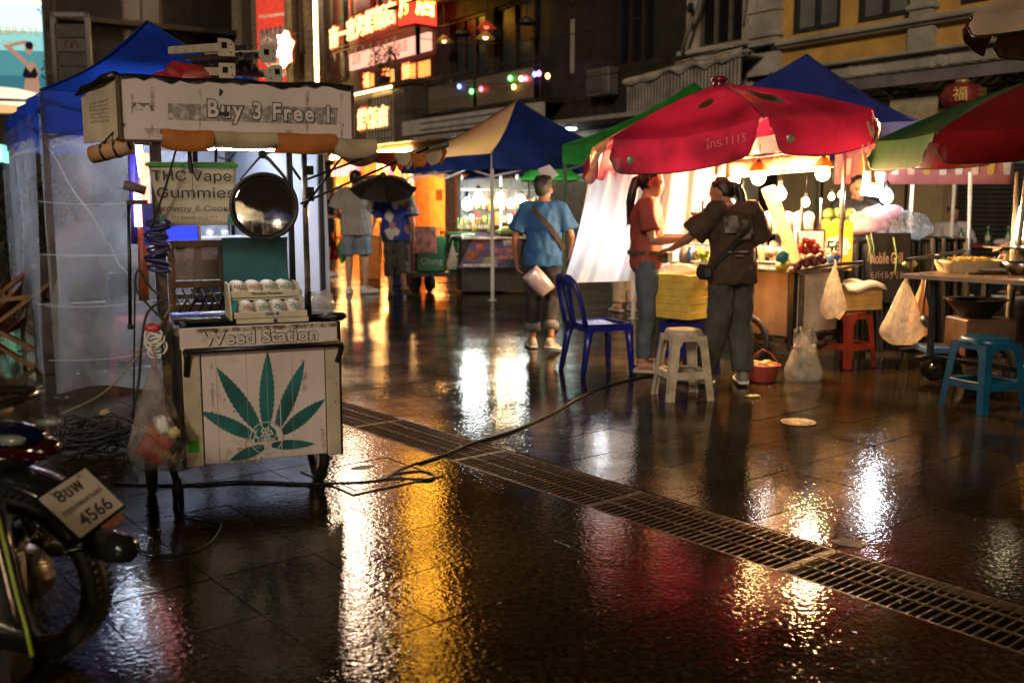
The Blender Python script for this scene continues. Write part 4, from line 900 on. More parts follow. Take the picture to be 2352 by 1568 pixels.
# side awning reaching out to the right
o0, o1 = V(sx1-.02, .05, zb+.02), V(sx1-.02, .62, zb+.02)
w0 = C(1017, 340, .15); w1 = C(800, 366, 1.0)
w0 = V(w0.x, w0.y, w0.z); w1 = V(w0.x-.05, .95, w0.z-.02)
def side(u, v):
    p = (o0*(1-v)+o1*v)*(1-u)+(w0*(1-v)+w1*v)*u; return p+V(0, 0, -.045*math.sin(PI*u)-.012*math.sin(u*9+v*3)-.01*math.sin(v*14))
PEACH = mat('peach_canvas', (.55, .24, .10), .5, 0, .3, 4, .3, 30, tl=.35)
for k in range(6):
    m = MB(); m.grid(lambda u, v, k=k: side((k+u)/6, v), 4, 10); m.build('awning_stripe', PEACH if k % 2 else mat('pale_canvas', (.58, .38, .24), .5, 0, .2, 5, .3, 30, tl=.35), cart)
m = MB(); m.tube([w0+V(.0, -.06, .012), w1], .013, 8); m.build('awning_rod', mat('grey_green_rod', (.16, .17, .14), .4, .5), cart)
for k in range(7): # scalloped edge along the outer rod
    a, b = w0+(w1-w0)*(k/7), w0+(w1-w0)*((k+1)/7); d = .075
    def sc_fn(u, v, a=a, b=b, d=d): p = a+(b-a)*u; return p+V(.01+.012*math.sin(v*3), 0, -d*v*math.sqrt(max(0, 1-(2*u-1)**2*.8)))
    m = MB(); m.grid(sc_fn, 6, 4); m.build('scallop', (ORG, CRM, mat('red_canvas', (.45, .06, .03), .5, tl=.3))[k % 3], cart)
for k in range(4): # front edge scallops
    a, b = side(.30+.17*k, 0), side(.47+.17*k, 0)
    def sc2(u, v, a=a, b=b): p = a+(b-a)*u; return p+V(0, -.008-.01*v, -.06*v*math.sqrt(max(0, 1-(2*u-1)**2*.8)))
    m = MB(); m.grid(sc2, 6, 4); m.build('scallop', (mat('red_canvas'), CRM, ORG, CRM)[k], cart)
for a, b in (((690, 468), (985, 340)), ((705, 412), (838, 362)), ((698, 476), (792, 352))):
    m = MB(); m.tube([C(*a, .2), C(*b, .16)], .0065, 6); m.build('support_rod', BLK, cart)
for z in (1.455, 1.36, 1.335): m = MB(); m.box((pr.x+.02, pr.y-.01, z), (.035, .03, .04)); m.build('clamp', BLK, cart)
# ---------------- things on and around the cart
gz = thing('folded_gazebo', 'bundle of white folded gazebo legs with punched end plates on the cart roof', 'gazebo frame', CW((C(572, 150, .05).x, .06, zt+.004)), CA-2)
GWH = mat('ivory_tube', (.62, .55, .42), .4, 0, .15, 8, .1)
gz.rotation_euler = (R(6.5), R(-2), R(31))
for i, (x, z) in enumerate(((-.095, .145), (.085, .125), (-.095, .045), (.11, .045), (-.02, .11), (.035, .07), (-.04, .05), (.02, .15))):
    m = MB(); m.bbox((x, .5 if i < 4 else .52, z), (.036 if i < 4 else .022, .96, .036 if i < 4 else .022), .003); m.build('leg_tube', GWH if i < 5 else DSTEEL, gz)
for i, (x, z, sx, sz) in enumerate(((-.095, .145, 1, 1), (.085, .125, 1, 1), (-.095, .045, 1, -1), (.11, .045, -1, 1))):
    pl = [(-.034, -.036), (.034, -.036), (.034, .010), (.026, .026), (.010, .034), (-.034, .036)]
    pl = [(x+a*sx, z+b*sz) for a, b in pl]
    m = MB(); m.prism(pl, .005, .012, BZ); po = m.build('end_plate', GWH, gz)
    m = MB(); m.box((x-.010*sx, -.0125, z+.008), (.022, .002, .024)); m.build('punched_hole', BLK, po)
    for a, b in ((.018, -.02), (.02, .012)): m = MB(); m.lathe([(.004, 0), (0, .001)], 8, mx=Matrix.Translation((x+a*sx, -.0125, z+b*sz)) @ Matrix.Rotation(PI/2, 4, 'X')); m.build('bolt_hole', DSTEEL, po)
for k in range(7): m = MB(); m.bar((-.06+.02*k, .02+.01*k, .06+.03*(k % 3)), (-.03+.02*k, .9, .07+.02*(k % 2)), .012, .02); m.build('scissor_bar', DSTEEL if k % 2 else BLK, gz)
def crumple(c, r, seed, n=16, mth=10, amp=.22):
    rr = random.Random(seed); ph = [(rr.uniform(2, 7), rr.uniform(0, 6), rr.uniform(2, 7), rr.uniform(0, 6)) for _ in range(5)]
    mb = MB(); mb.ball((0, 0, 0), (1, 1, 1), n, mth)
    vs = []
    for x, y, z in mb.v:
        k = 1+amp*sum(math.sin(a*x*1.3+b+z*2)*math.cos(e*y+f+x) for a, b, e, f in ph)/2.2
        vs.append((c[0]+x*r[0]*k, c[1]+y*r[1]*k, c[2]+max(-.98, z)*r[2]*k))
    mb.v = vs; return mb
one(crumple((0, 0, .055), (.13, .16, .062), 3, 20, 12), 'red_cloth', mat('red_cloth', (.36, .018, .02), .6, 0, .3, 8, .3), 'crumpled red canopy cloth under the folded gazebo legs', 'cloth', None, CW((C(430, 160, .45).x, .42, zt+.0)), (0, 0, 22))
one(crumple((0, 0, .04), (.09, .07, .035), 8, 16, 10), 'pink_cloth', mat('pink_cloth', (.42, .10, .08), .6, 0, .4, 10, .3), 'small faded pink cloth scrap beside the gazebo tubes', 'cloth', None, CW((C(470, 165, .2).x-.02, .3, zt+.0)), (0, 0, 30))
# banner
bnr = thing('paper_banner', 'cream plastic banner with green top tape advertising gummies and cookies', 'banner', CW((0, .06, 0)), CA)
def bp_(u, v):
    tl, tr, bl, br = C(338, 372, .06), C(543, 372, .06), C(372, 520, .06), C(541, 516, .06)
    p = (tl*(1-u)+tr*u)*(1-v)+(bl*(1-u)+br*u)*v; cut = max(0, v-.45)*max(0, .35-u)*.55
    return V(p.x+cut*.2, -.010*math.sin(u*5+v*3)*(.4+v), p.z)
BAN = mat('banner_paper', (.68, .62, .51), .45, 0, .08, 5, .05, tl=.40)
m = MB(); m.grid(bp_, 14, 10); so = m.build('sheet', BAN, bnr); so.modifiers.new('thick', 'SOLIDIFY').thickness = .001
a, b = C(336, 378, .06), C(543, 376, .06); m = MB(); m.bbox(((a.x+b.x)/2, -.004, a.z), (b.x-a.x+.01, .022, .016), .002); m.build('green_tape', mat('bright_green_tape', (.04, .42, .06), .4), bnr)
BI = mat('banner_ink', (.030, .028, .028), .6)
for s, px, py, sz, w in (('THC Vape', 440, 404, .085, .372), ('Gummies', 450, 443, .085, .372), ('Browny & Cookie', 451, 479, .046, .372), ('*** Behind Shop ***', 446, 500, .026, .215)):
    q = C(px, py, .06); w = w*.51*2*.5/.50 if False else w
    text(s, bnr, BI, sz*.96, (q.x, -.0165, q.z), (90, 0, 0), inter=True, off=.0004 if sz > .06 else .0001, scale_to={'THC Vape': .325, 'Gummies': .318, 'Browny & Cookie': .325, '*** Behind Shop ***': .19}[s])
for px, py, c in ((372, 503, 'pale_blue_print'), (527, 502, 'teal_print')):
    q = C(px, py, .06); flat([(q.x-.012, q.z-.022), (q.x+.014, q.z-.022), (q.x+.010, q.z+.02), (q.x-.008, q.z+.02)], .0155, mat(c, (.22, .42, .5) if 'pale' in c else (.06, .30, .30), .5), 'printed_picture', bnr)
m = MB(); q = C(440, 384, .06); m.box((q.x+.0, -.0168, q.z-.05), (.0022, .0006, .115)); m.build('crease_line', BI, bnr)
# round mirror
mc = C(607, 474, .02); mr_ = (C(682, 474, .02).x-C(533, 474, .02).x)/2
mir = thing('round_mirror', 'round black rimmed mirror hung by a strap from the cart sign', 'mirror', CW(mc), CA)
mir.rotation_euler = (R(-4), 0, R(CA-8))
m = MB(); m.tube([(mr_*math.cos(k*PI/24), 0, mr_*math.sin(k*PI/24)) for k in range(48)], .0095, 8, closed=True); m.build('rim', mat('matt_black_rim', (.010, .010, .010), .4), mir)
m = MB(); m.lathe([((mr_-.004)*(1-k/10), .005*(1-(1-k/10)**2)) for k in range(11)], 40, mx=Matrix.Rotation(PI/2, 4, 'X')); m.build('glass', mat('mirror_glass', (.80, .80, .80), .04, 1, .1, 4, .02, 30, dirt=.75), mir)
m = MB(); m.tube([(-.10, 0, mr_*.80), (-.01, .0, mr_+.075), (.0, 0, mr_+.085), (.03, 0, mr_+.06), (.10, 0, mr_*.82)], [.004, .006, .011, .009, .007], 6); m.build('strap', mat('grey_strap', (.10, .105, .10), .5), mir)
m = MB(); m.lathe([(.02, 0), (.012, .012), (0, .014)], 10, mx=Matrix.Translation((.0, -.005, mr_+.085)) @ Matrix.Rotation(PI/2, 4, 'X')); m.build('knot', mat('grey_strap'), mir)
# nicotine pouch display
DSP = C(528, 727, .10); DSP.z = TZ
dsp = thing('pouch_display', 'cream and teal counter display box with two tiers of round tins', 'display box', CW(DSP), CA-1)
TQ = mat('teal_card', (.012, .115, .145), .5, 0, .15, 5, .05); CRD = mat('cream_card', (.60, .53, .40), .5, 0, .1, 6, .05)
dw, dd = .315, .20
m = MB(); m.loft([[V(x, y, z) for y, z in ((-.03, .0), (dd, .0), (dd, .155), (.06, .155), (.03, .125), (-.03, .025))] for x in (0, .008)], smooth=False); m.build('side_panel', CRD, dsp)
m = MB(); m.loft([[V(x, y, z) for y, z in ((-.03, .0), (dd, .0), (dd, .155), (.06, .155), (.03, .125), (-.03, .025))] for x in (dw-.008, dw)], smooth=False); m.build('side_panel', CRD, dsp)
m = MB(); m.box((dw/2, dd-.004, .08), (dw-.018, .006, .158)); m.build('back_panel', TQ, dsp)
m = MB(); m.box((dw/2, .08, .008), (dw-.018, .19, .006)); m.build('base_panel', TQ, dsp)
m = MB(); m.box((dw/2, .115, .094), (dw-.018, .15, .005)); m.build('shelf', TQ, dsp)
m = MB(); m.bbox((dw/2-.012, dd+.012, .255), (dw-.02, .010, .20), .002, (-4, 0, 0)); m.build('lid', TQ, dsp)
m = MB(); m.box((dw/2-.012, dd+.004, .348), (dw-.02, .004, .014), (-4, 0, 0)); m.build('lid_edge', TQ, dsp)
m = MB(); m.bbox((dw/2+.004, .032, .108), (dw+.012, .008, .030), .002, (-12, 0, 0)); t1 = m.build('tier_strip', CRD, dsp)
m = MB(); m.bbox((dw/2+.006, .028, .086), (dw-.0, .012, .008), .002); m.build('tier_rail', CRD, dsp)
m = MB(); m.bbox((dw/2+.016, -.045, .022), (dw+.004, .008, .028), .002, (-12, 0, 0)); m.build('tier_strip', CRD, dsp)
m = MB(); m.bbox((dw/2+.022, -.052, -.004), (dw-.0, .016, .022), .003); m.build('drawer_front', CRD, dsp)
m = MB(); m.ball((dw/2+.03, -.064, -.003), .0085, 10, 6); m.build('drawer_knob', BLK, dsp)
text('Nicotine Pouches', dsp, BI, .0185, (dw/2+.01, .0255, .110), (78, 0, 0), scale_to=.135, off=.0004); text('300 ฿', dsp, mat('blue_ink', (.03, .05, .25), .5), .021, (dw/2+.02, -.0515, .024), (78, 0, 0), scale_to=.062, off=.0005)
m = MB(); m.box((.018, .02, .05), (.02, .07, .06), (0, 14, 0)); m.build('inner_wedge', mat('bright_teal', (.02, .28, .34), .5), dsp)
TINC = mat('tin_lid', (.62, .55, .44), .4, 0, .06, 8, 0)
can_me = MB().lathe([(.0335, 0), (.0345, .002), (.0345, .013), (.0335, .015)], 22, mx=Matrix.Rotation(PI/2, 4, 'X')).mesh('can', TINC)
lid_me = MB().lathe([(.0325, .0155), (.0315, .0185), (0, .019)], 22, mx=Matrix.Rotation(PI/2, 4, 'X')).mesh('lid', TINC)
tcol = dict(rust=(.36, .09, .02), orange=(.60, .14, .02), green=(.04, .26, .12), mint=(.05, .30, .15), blue=(.03, .17, .32), sky=(.04, .22, .36))
def tin(x, y, z, ang, cname, label):
    q = CW(DSP); a = R(CA-1); w = V(q.x+x*math.cos(a)-y*math.sin(a), q.y+x*math.sin(a)+y*math.cos(a), q.z+z)
    t = thing('pouch_tin', label, 'tin', w, 0, 'round tins in the counter display'); t.rotation_euler = (R(-26), 0, R(CA-1))
    ob(can_me, 'can', t, (0, 0, 0)); ob(lid_me, 'lid', t, (0, 0, 0))
    ic = mat('print_'+cname, tcol[cname], .5)
    g = text('ZYN', t, ic, .026, (0, -.0194, -.004*math.cos(R(ang))), (90, ang, 0), off=.0008, scale_to=.044)
    m = MB()
    for s in (-1, 1): m.lathe([(.0022, .0), (0, .0004)], 8, mx=Matrix.Translation((s*.0265*math.cos(R(ang)), -.0190, -s*.0265*math.sin(R(ang)))) @ Matrix.Rotation(PI/2, 4, 'X'), smooth=False)
    m.box((.0, -.0192, .013*math.cos(R(ang))), (.012, .0004, .0025)); o = m.build('print_mark', ic, t); o['kind'] = 'stuff'
pos = ['leftmost', 'second', 'third', 'rightmost']
for row, (y0, z0, x0, colz, angs) in enumerate(((.075, .128, .052, ('rust', 'orange', 'green', 'mint'), (188, 178, 175, 165)), (-.008, .045, .075, ('rust', 'mint', 'blue', 'sky'), (8, -8, 30, 50)))):
    for k in range(4):
        for d in (3, 2, 1, 0):
            if d: lb = 'tin hidden %s behind the %s front tin in the %s row' % (('', 'directly', 'second', 'third')[d], pos[k], ('upper', 'lower')[row])
            else: lb = '%s front tin with %s lettering in the %s row' % (pos[k], colz[k] if colz[k] != 'sky' else 'sky blue', ('upper', 'lower')[row])
            if d < 3: tin(x0+k*.0685-d*.006, y0+d*.021, z0-.0*d+(.003 if d else 0), angs[k], colz[k], lb)
# cabinet, jars and other goods on and behind the table
CB = C(395, 700, .50); CB.z = TZ
cab = thing('wooden_cabinet', 'small brown wooden cabinet with a window on the cart table', 'cabinet', CW(V(CB.x+.0, .42, TZ)), CA)
for a, b, w in (((0, 0, .01), (0, 0, .34), .03), ((.235, 0, .01), (.235, 0, .34), .045), ((-.01, 0, .325), (.26, 0, .325), .045), ((-.01, 0, .14), (.26, 0, .14), .045), ((0, 0, .03), (.36, 0, .03), .05), ((0, -.02, .085), (.34, -.02, .085), .03)):
    m = MB(); m.bar(a, b, w, w*.7); m.build('cabinet_rail', BROWNW, cab)
m = MB(); m.box((.11, -.006, .235), (.20, .004, .15)); m.build('cabinet_glass', film('cabinet_film', (.6, .5, .45), .25, .08, 4, .1, .1), cab)
for k in range(9):
    m = MB(); m.tube([(.0+.04*k, -.05, .12), (.03+.04*k, -.09, .03+.02*(k % 3)), (.08+.035*k, -.06, .10), (.02+.045*k, -.05, .015)], .005, 6)
    one(m, 'black_cable', BLKR, ['black cable tangled first from the left before the wooden cabinet', 'black cable looped second along the cabinet foot', 'black cable bent near the middle of the cabinet foot', 'black cable loop under the cabinet window', 'black cable arching over the cabinet shelf', 'black cable drooping on the cart table', 'black cable coil beside the teal display', 'black cable end behind the teal display', 'black cable closest to the display side'][k], 'cable', 'cables on the cart table', CW(V(CB.x, .42, TZ)), (0, 0, CA))
def jar(loc, label, r=.022, h=.045):
    t = thing('white_jar', label, 'jar', loc, 0, 'white jars on the booth shelf')
    m = MB(); m.lathe([(r*.9, 0), (r, h*.1), (r, h*.8), (r*.8, h)], 14); m.build('body', WHITE, t)
    m = MB(); m.lathe([(r*.85, h), (r*.85, h*1.2), (0, h*1.2)], 14); m.build('lid', mat('grey_lid', (.4, .4, .4), .4), t)
# cables hanging at the left, and the black hanging rod
def wire(pts, r, label, m_=BLKR, grp='cables around the cart', name='black_cable', cat='cable'):
    # smooth curve through the points
    P_ = [Vector(p) for p in pts]; out = []
    for i in range(len(P_)-1):
        p0, p1, p2, p3 = P_[max(0, i-1)], P_[i], P_[i+1], P_[min(len(P_)-1, i+2)]
        for k in range(8):
            t = k/8; out.append(.5*((2*p1)+(p2-p0)*t+(2*p0-5*p1+4*p2-p3)*t*t+(3*p1-p0-3*p2+p3)*t*t*t))
    out.append(P_[-1]); mb = MB(); mb.tube(out, r, 6); return one(mb, name, m_, label, cat, grp)
cwp = lambda px, py, y: CW(C(px, py, y))
wire([cwp(404, 345, .0), cwp(380, 430, .0), cwp(346, 525, .02)], .005, 'straight black cable running slantwise across the cream banner')
wire([cwp(436, 340, .02), cwp(437, 370, .02), cwp(440, 398, .02)], .010, 'short thick black strap hanging over the banner top')
wire([cwp(497, 340, .1), cwp(496, 372, .1)], .007, 'short black strap between banner and mirror')
wire([cwp(658, 338, .1), cwp(664, 372, .1), cwp(676, 392, .15), cwp(690, 412, .2)], .006, 'black cable from the sign to the steel post')
wire([cwp(385, 690, -.02), cwp(345, 660, .0), cwp(318, 620, .02), cwp(312, 660, .02), cwp(340, 700, 0), cwp(376, 735, -.02)], .005, 'black cable loop left of the cart table')
wire([cwp(372, 690, .0), cwp(338, 720, .0), cwp(325, 790, .0), cwp(318, 880, .0), cwp(302, 955, .0)], .006, 'black cable falling from the table past the booth')
wire([cwp(310, 640, .1), cwp(308, 820, .1), cwp(306, 960, .1)], .004, 'thin straight black cable left of the cart')
wire([cwp(382, 740, -.03), cwp(372, 800, -.05), cwp(378, 840, -.05)], .005, 'short black cable above the hanging plastic bag')
wire([cwp(395, 700, .0), cwp(330, 800, .0), cwp(240, 900, .0), cwp(140, 950, .02)], .004, 'thin pale string stretched from the cart down to the motorbike', mat('pale_string', (.30, .22, .13), .6), None, 'string', 'string')
m = MB(); a, b = cwp(296, 470, .12), cwp(299, 745, .12); m.tube([a, b], .008, 8); m.tube([b, b+V(0, 0, -.02)], .013, 8); m.bar(a+V(-.01, 0, .01), a+V(.07, .03, .01), .02)
one(m, 'hanging_rod', BLK, 'black metal rod hanging upright left of the cart post', 'rod')
# purple coiled cable
PUR = mat('purple_cable', (.035, .03, .16), .4)
def coil(name, label, loops, r, mm, n=16):
    o = Vector(loops[0][0]); t = thing(name, label, 'cable', o)
    for pts in loops: m = MB(); m.tube([Vector(p)-o for p in pts], r, 6, closed=True); m.build('loop', mm, t)
    return t
coil('cable_coil', 'purple blue cable coiled round the left cart post', [[cwp(362, 512+k*15, .04)+V(.048*math.cos(t*PI/8)+.006*math.sin(k*2.1), .02*math.sin(t*PI/8), .012*math.sin(t*PI/8+k*1.7)) for t in range(16)] for k in range(8)], .0065, PUR)
coil('cable_coil', 'white cord coiled and hung at the cart side under a red wrapper', [[cwp(352+2*k, 770+7*k, -.03)+V(.036*math.cos(t*PI/8)+.008*math.sin(k*2), .015*math.sin(t*PI/8), .030*math.sin(t*PI/8)) for t in range(16)] for k in range(6)], .0045, WHITE)
one(crumple(cwp(352, 752, -.02), (.035, .02, .018), 4), 'red_wrapper', mat('red_wrap', (.5, .04, .03), .4), 'red wrapper stuck above the white cord at the cart side', 'wrapper')
# rolled tube under the sign, and the grey tube
tu = thing('cardboard_tube', 'orange striped cardboard tube tied with black straps under the sign corner', 'tube', cwp(300, 334, .02), 0)
ta = V(0, 0, 0); tb_ = cwp(212, 356, .12)-cwp(300, 334, .02); nrm = tb_.normalized(); L = tb_.length
QT = Vector((0, 0, 1)).rotation_difference(nrm).to_matrix().to_4x4()
m = MB(); m.lathe([(.020, 0), (.036, 0), (.036, L), (.020, L), (.020, 0)], 18, mx=QT, cap=False); m.build('body', mat('striped_card', (.48, .20, .06), .6, 0, .3, 9, .1, col2=(.50, .36, .22)), tu)
m = MB(); m.lathe([(.021, .012), (0, .013)], 18, mx=QT); m.build('dark_bore', DARKER, tu)
for f in (.28, .62): m = MB(); m.lathe([(.037, L*f), (.040, L*f+.006), (.037, L*f+.012)], 18, mx=QT, cap=False); m.build('strap', BLK, tu); m = MB(); m.tube([nrm*(L*f)+V(0, -.03, .03), nrm*(L*f)+V(.03, -.035, .06), nrm*(L*f)+V(.06, .0, .10)], .005, 5); m.build('strap_tail', BLK, tu)
m = MB(); m.tube([cwp(284, 424, .1), cwp(335, 438, .1)], .020, 12); one(m, 'grey_tube', mat('grey_tube', (.15, .11, .12), .6), 'short grey padded tube sticking out beside the banner', 'tube')
# crumpled clear wrap on the right end of the table
one(crumple((0, 0, .035), (.075, .09, .05), 21, 18, 12, .35), 'clear_wrap', film('clear_wrap', (.85, .84, .82), .35, .1, 14, .3, .8), 'crumpled clear plastic wrap on the right end of the cart table', 'plastic wrap', None, CW(CT(738, 716, TZ)+V(.0, .09, .0)))
one(crumple((0, 0, .02), (.06, .03, .02), 33, 14, 8, .3), 'black_scrap', BLK, 'black rag on the right corner of the cart board', 'rag', None, CW(V(XR-.01, .05, bz1+.0)))
# plastic bag with a red snack box, hanging at the left of the cart
bagm = film('bag_film', (.82, .78, .72), .17, .08, 16, .2, 1.0, .8, .15)
def hang_bag(name, label, loc, w, h, d, mm, seed, rz=0, neck=.22, cat='plastic bag', folds=7):
    t = thing(name, label, cat, loc, rz); rr = random.Random(seed); ph = rr.uniform(0, 6)
    rings = []
    for i in range(15):
        f = i/14; z = h*(1-f)
        k = .08+.92*(f/.76)**.9 if f < .76 else 1-.42*((f-.76)/.24)**2.6
        ring = []
        for j in range(28):
            a = 2*PI*j/28; q = 1+.13*math.sin(folds*a+ph+f*2)*(1-f*.6)+.06*math.sin(13*a+f*6)+.03*math.sin(23*a-f*9)
            ring.append(V(w/2*k*q*math.cos(a), d/2*k*q*math.sin(a), z+(.01*math.sin(3*a) if i == 14 else 0)))
        rings.append(ring)
    m = MB(); m.loft(rings, True); m.build('film', mm, t)
    m = MB(); m.tube([(0, 0, h*.98), (.008, 0, h+.03), (0, .0, h+neck*.4)], [.014, .008, .006], 6); m.build('knot', mm, t)
    return t
bl = cwp(352, 1078, -.06); bt = cwp(376, 840, -.06)
sb = hang_bag('snack_bag', 'clear plastic bag with a red snack box hanging at the cart side', V((bl.x+bt.x)/2-.01, (bl.y+bt.y)/2, bl.z), .235, bt.z-bl.z, .13, bagm, 4, CA)
bx = thing('snack_box', 'red cardboard snack box with yellow lettering inside the clear bag', 'box', V((bl.x+bt.x)/2-.005, (bl.y+bt.y)/2-.0, bl.z+.005), CA)
m = MB(); m.bbox((0, 0, .115), (.115, .035, .17), .003, (0, 32, 0)); ro = m.build('carton', mat('red_carton', (.46, .025, .015), .4, 0, .12, 5, .05), bx)
m = MB(); m.bbox((.0-.03, -.0185, .165), (.062, .002, .022), .001, (0, 32, 0)); m.build('yellow_label', mat('yellow_label', (.5, .34, .10), .5), bx)
text('Malai', bx, mat('yellow_print2', (.62, .42, .08), .5), .046, (.022, -.0192, .062), (90, 205, 0), off=.0012); text('SNACK', bx, mat('red_carton'), .016, (-.030, -.0202, .165), (90, 32, 0), off=.0006)
one(crumple((0, 0, 0), (.04, .03, .04), 17), 'tissue', WHITE, 'crumpled white tissue in the top of the clear bag', 'tissue', None, bx.location+V(.03, -.02, .19))
one(crumple((0, 0, 0), (.03, .025, .025), 18), 'yellow_wrapper', mat('pale_yellow_wrap', (.5, .42, .2), .5), 'pale yellow wrapper beside the red box in the bag', 'wrapper', None, bx.location+V(.075, -.015, .155))
one(crumple((0, 0, .05), (.05, .05, .07), 19, 16, 10, .3), 'white_bag', bagm, 'small crumpled clear bag at the lower left cart corner', 'plastic bag', None, cwp(418, 1040, .06)-V(0, 0, .06))
# cables on the ground
gg = lambda x, y, z=.006: G(x, y)+V(0, 0, z)
wire([gg(262, 1112), gg(400, 1116), gg(560, 1108), gg(700, 1113), gg(830, 1110), gg(905, 1102), gg(985, 1103), gg(994, 1092), gg(960, 1085), gg(905, 1092), gg(892, 1100), gg(925, 1078), gg(1010, 1050), gg(1090, 1018), gg(1180, 990), gg(1270, 950), gg(1330, 915), gg(1400, 885), gg(1500, 862)], .0065, 'long black power cable from the cart across the drain to the stool', grp='cables on the wet paving')
wire([gg(408, 1150, .03), gg(414, 1180), gg(450, 1190), gg(500, 1200), gg(506, 1214), gg(480, 1250), gg(430, 1272), gg(370, 1278), gg(325, 1268), gg(318, 1250)], .0035, 'thin curved black wire on the paving beside the motorbike', grp='cables on the wet paving')
rr = random.Random(12); lps = []
for k in range(26):
    c = gg(228+rr.uniform(-20, 20), 1040+rr.uniform(-9, 9), .012+.0045*k); r = rr.uniform(.09, .21); e = rr.uniform(.5, .95); ph = rr.uniform(0, 6); q = rr.uniform(.01, .05)
    lps.append([c+V(r*math.cos(t*PI/10)*(1+.1*math.sin(2*t+ph)), r*e*math.sin(t*PI/10), q*math.sin(2*t*PI/10+ph)+q) for t in range(20)])
coil('cable_coil', 'tangled heap of black cable on the paving behind the motorbike', lps, .0055, BLKR)
one(crumple((0, 0, .0), (.035, .02, .03), 23), 'yellow_tie', mat('yellow_tie', (.35, .25, .08), .6), 'yellow tape knot on top of the black cable heap', 'tape', None, gg(245, 1012, .15))

# streaks of rain dirt on the boards, wrinkled tape and small litter
for k, (px, y0, y1, w) in enumerate(((300, 190, 260, 8), (345, 200, 300, 10), (455, 205, 320, 7), (700, 210, 325, 9), (780, 215, 330, 8), (640, 300, 330, 30), (330, 295, 318, 60))): flat([px_(px, y0), px_(px+w, y0), px_(px+w*.7, y1), px_(px+w*.2, y1)], .0116, grime('rain_streak', (.44, .35, .28), .45, 1.05, 22) if k == 0 else _M['rain_streak'], 'rain_streak', sp_, .0002)
for k, (px, y0, y1, w) in enumerate(((480, 830, 960, 14), (560, 1000, 1060, 30), (690, 820, 900, 16), (735, 960, 1040, 14), (500, 1030, 1062, 60))):
    q0, q1 = C(px, y0), C(px+w, y1); flat([(q0.x, q0.z), (q1.x, q0.z), (q1.x-.004, q1.z), (q0.x+.004, q1.z)], .0104, _M['rain_streak'], 'rain_streak', fp, .0002)
lt_ = MB(); rr = random.Random(77)
for k in range(110):
    px, py = rr.uniform(420, 2300), rr.uniform(760, 1540); c = G(px, py)+V(0, 0, .002); a = rr.uniform(0, 6.3); d = rr.uniform(.004, .013)
    lt_.add([c+V(d*math.cos(a), d*math.sin(a), .001), c+V(-d*.4*math.sin(a), d*.4*math.cos(a), .004), c+V(-d*math.cos(a), -d*math.sin(a), .001), c+V(d*.5*math.sin(a), -d*.5*math.cos(a), .0015)], [(0, 1, 2, 3)])
lo_ = lt_.build('litter', mat('wet_litter', (.12, .085, .04), .4, 0, .5, 60)); lo_['kind'] = 'stuff'
ls = thing('led_strip', 'cool white strip lamp added under the sign box to brighten the banner', 'lamp', CW(V((lx+pr.x)/2, .42, SBz+.0)), CA)  # strip lamp added to light the banner and the display
m = MB(); m.bbox((0, 0, .012), (.46, .03, .02), .003); m.build('housing', WHITE, ls); m = MB(); m.box((0, 0, -.002), (.44, .018, .008)); m.build('tube', glow('banner_fill', (.86, .92, 1), 55), ls)
# ================================================================== TENTS, UMBRELLAS AND STALLS
def cloth(name, c, tl=.35, rough=.5, coat=0): return mat(name, c, rough, 0, .2, 2.5, .25, 14, coat, tl=tl)
BLUE = cloth('blue_canvas', (.010, .050, .36)); DBLUE = cloth('navy_canvas', (.012, .030, .17), .2); GREENC = cloth('green_canvas', (.04, .36, .06), .45)
PBLUE = cloth('violet_blue_canvas', (.030, .050, .30), .2)
def tent(label, c, sx, sy, rz, eave, peak, val, fab, pole, legs=(0, 1, 2, 3), panels=None, group='peaked market tents'):
    t = thing('market_tent', label, 'tent', (c[0], c[1], 0), rz, group); hx, hy = sx/2, sy/2
    cs_ = [V(-hx, -hy, eave), V(hx, -hy, eave), V(hx, hy, eave), V(-hx, hy, eave)]; pk = V(0, 0, peak)
    for i in range(4):
        a, b = cs_[i], cs_[(i+1) % 4]
        def rf(u, v, a=a, b=b):
            p = a+(b-a)*u; q = p+(pk-p)*v; sag = -.10*(peak-eave)*math.sin(PI*v)-.06*math.sin(PI*u)*(1-v)*math.sin(PI*min(1, v+.1)); q.z += sag; return q
        m = MB(); m.grid(rf, 8, 8); m.build('roof_panel', (panels or {}).get(i, fab), t)
        o = ((a+b)/2); o.z = 0; o.normalize()
        def vf(u, v, a=a, b=b, o=o):
            p = a+(b-a)*u; return p+o*(.012+.012*math.sin(u*23+i))+V(0, 0, -val*v-(.012*math.sin(u*PI*3) if v > .9 else 0))
        m = MB(); m.grid(vf, 24, 2); m.build('valance', fab, t)
        m = MB(); m.tube([rf(0, k/8)+V(0, 0, .004) for k in range(9)], .010, 5); m.build('ridge_seam', fab, t)
    for i in legs: m = MB(); p = cs_[i]*.985; m.bar((p.x, p.y, 0), (p.x, p.y, eave-.01), .036); m.build('leg', pole, t); m = MB(); m.box((p.x, p.y, .004), (.09, .09, .008)); m.build('foot_plate', pole, t)
    for i in range(4):
        a, b = cs_[i]*.98, cs_[(i+1) % 4]*.98; mid = (a+b)/2
        for p, q in ((a, mid), (mid, b)):
            for s in (0, 1): m = MB(); m.bar(V(p.x, p.y, eave-.06-.24*s), V(q.x, q.y, eave-.06-.24*(1-s)), .022); m.build('truss_bar', pole, t)
    m = MB(); m.bar((0, 0, eave-.3), (0, 0, peak-.03), .03); m.build('centre_pole', pole, t)
    return t
GPOLE = mat('grey_pole', (.10, .10, .10), .4, .5)
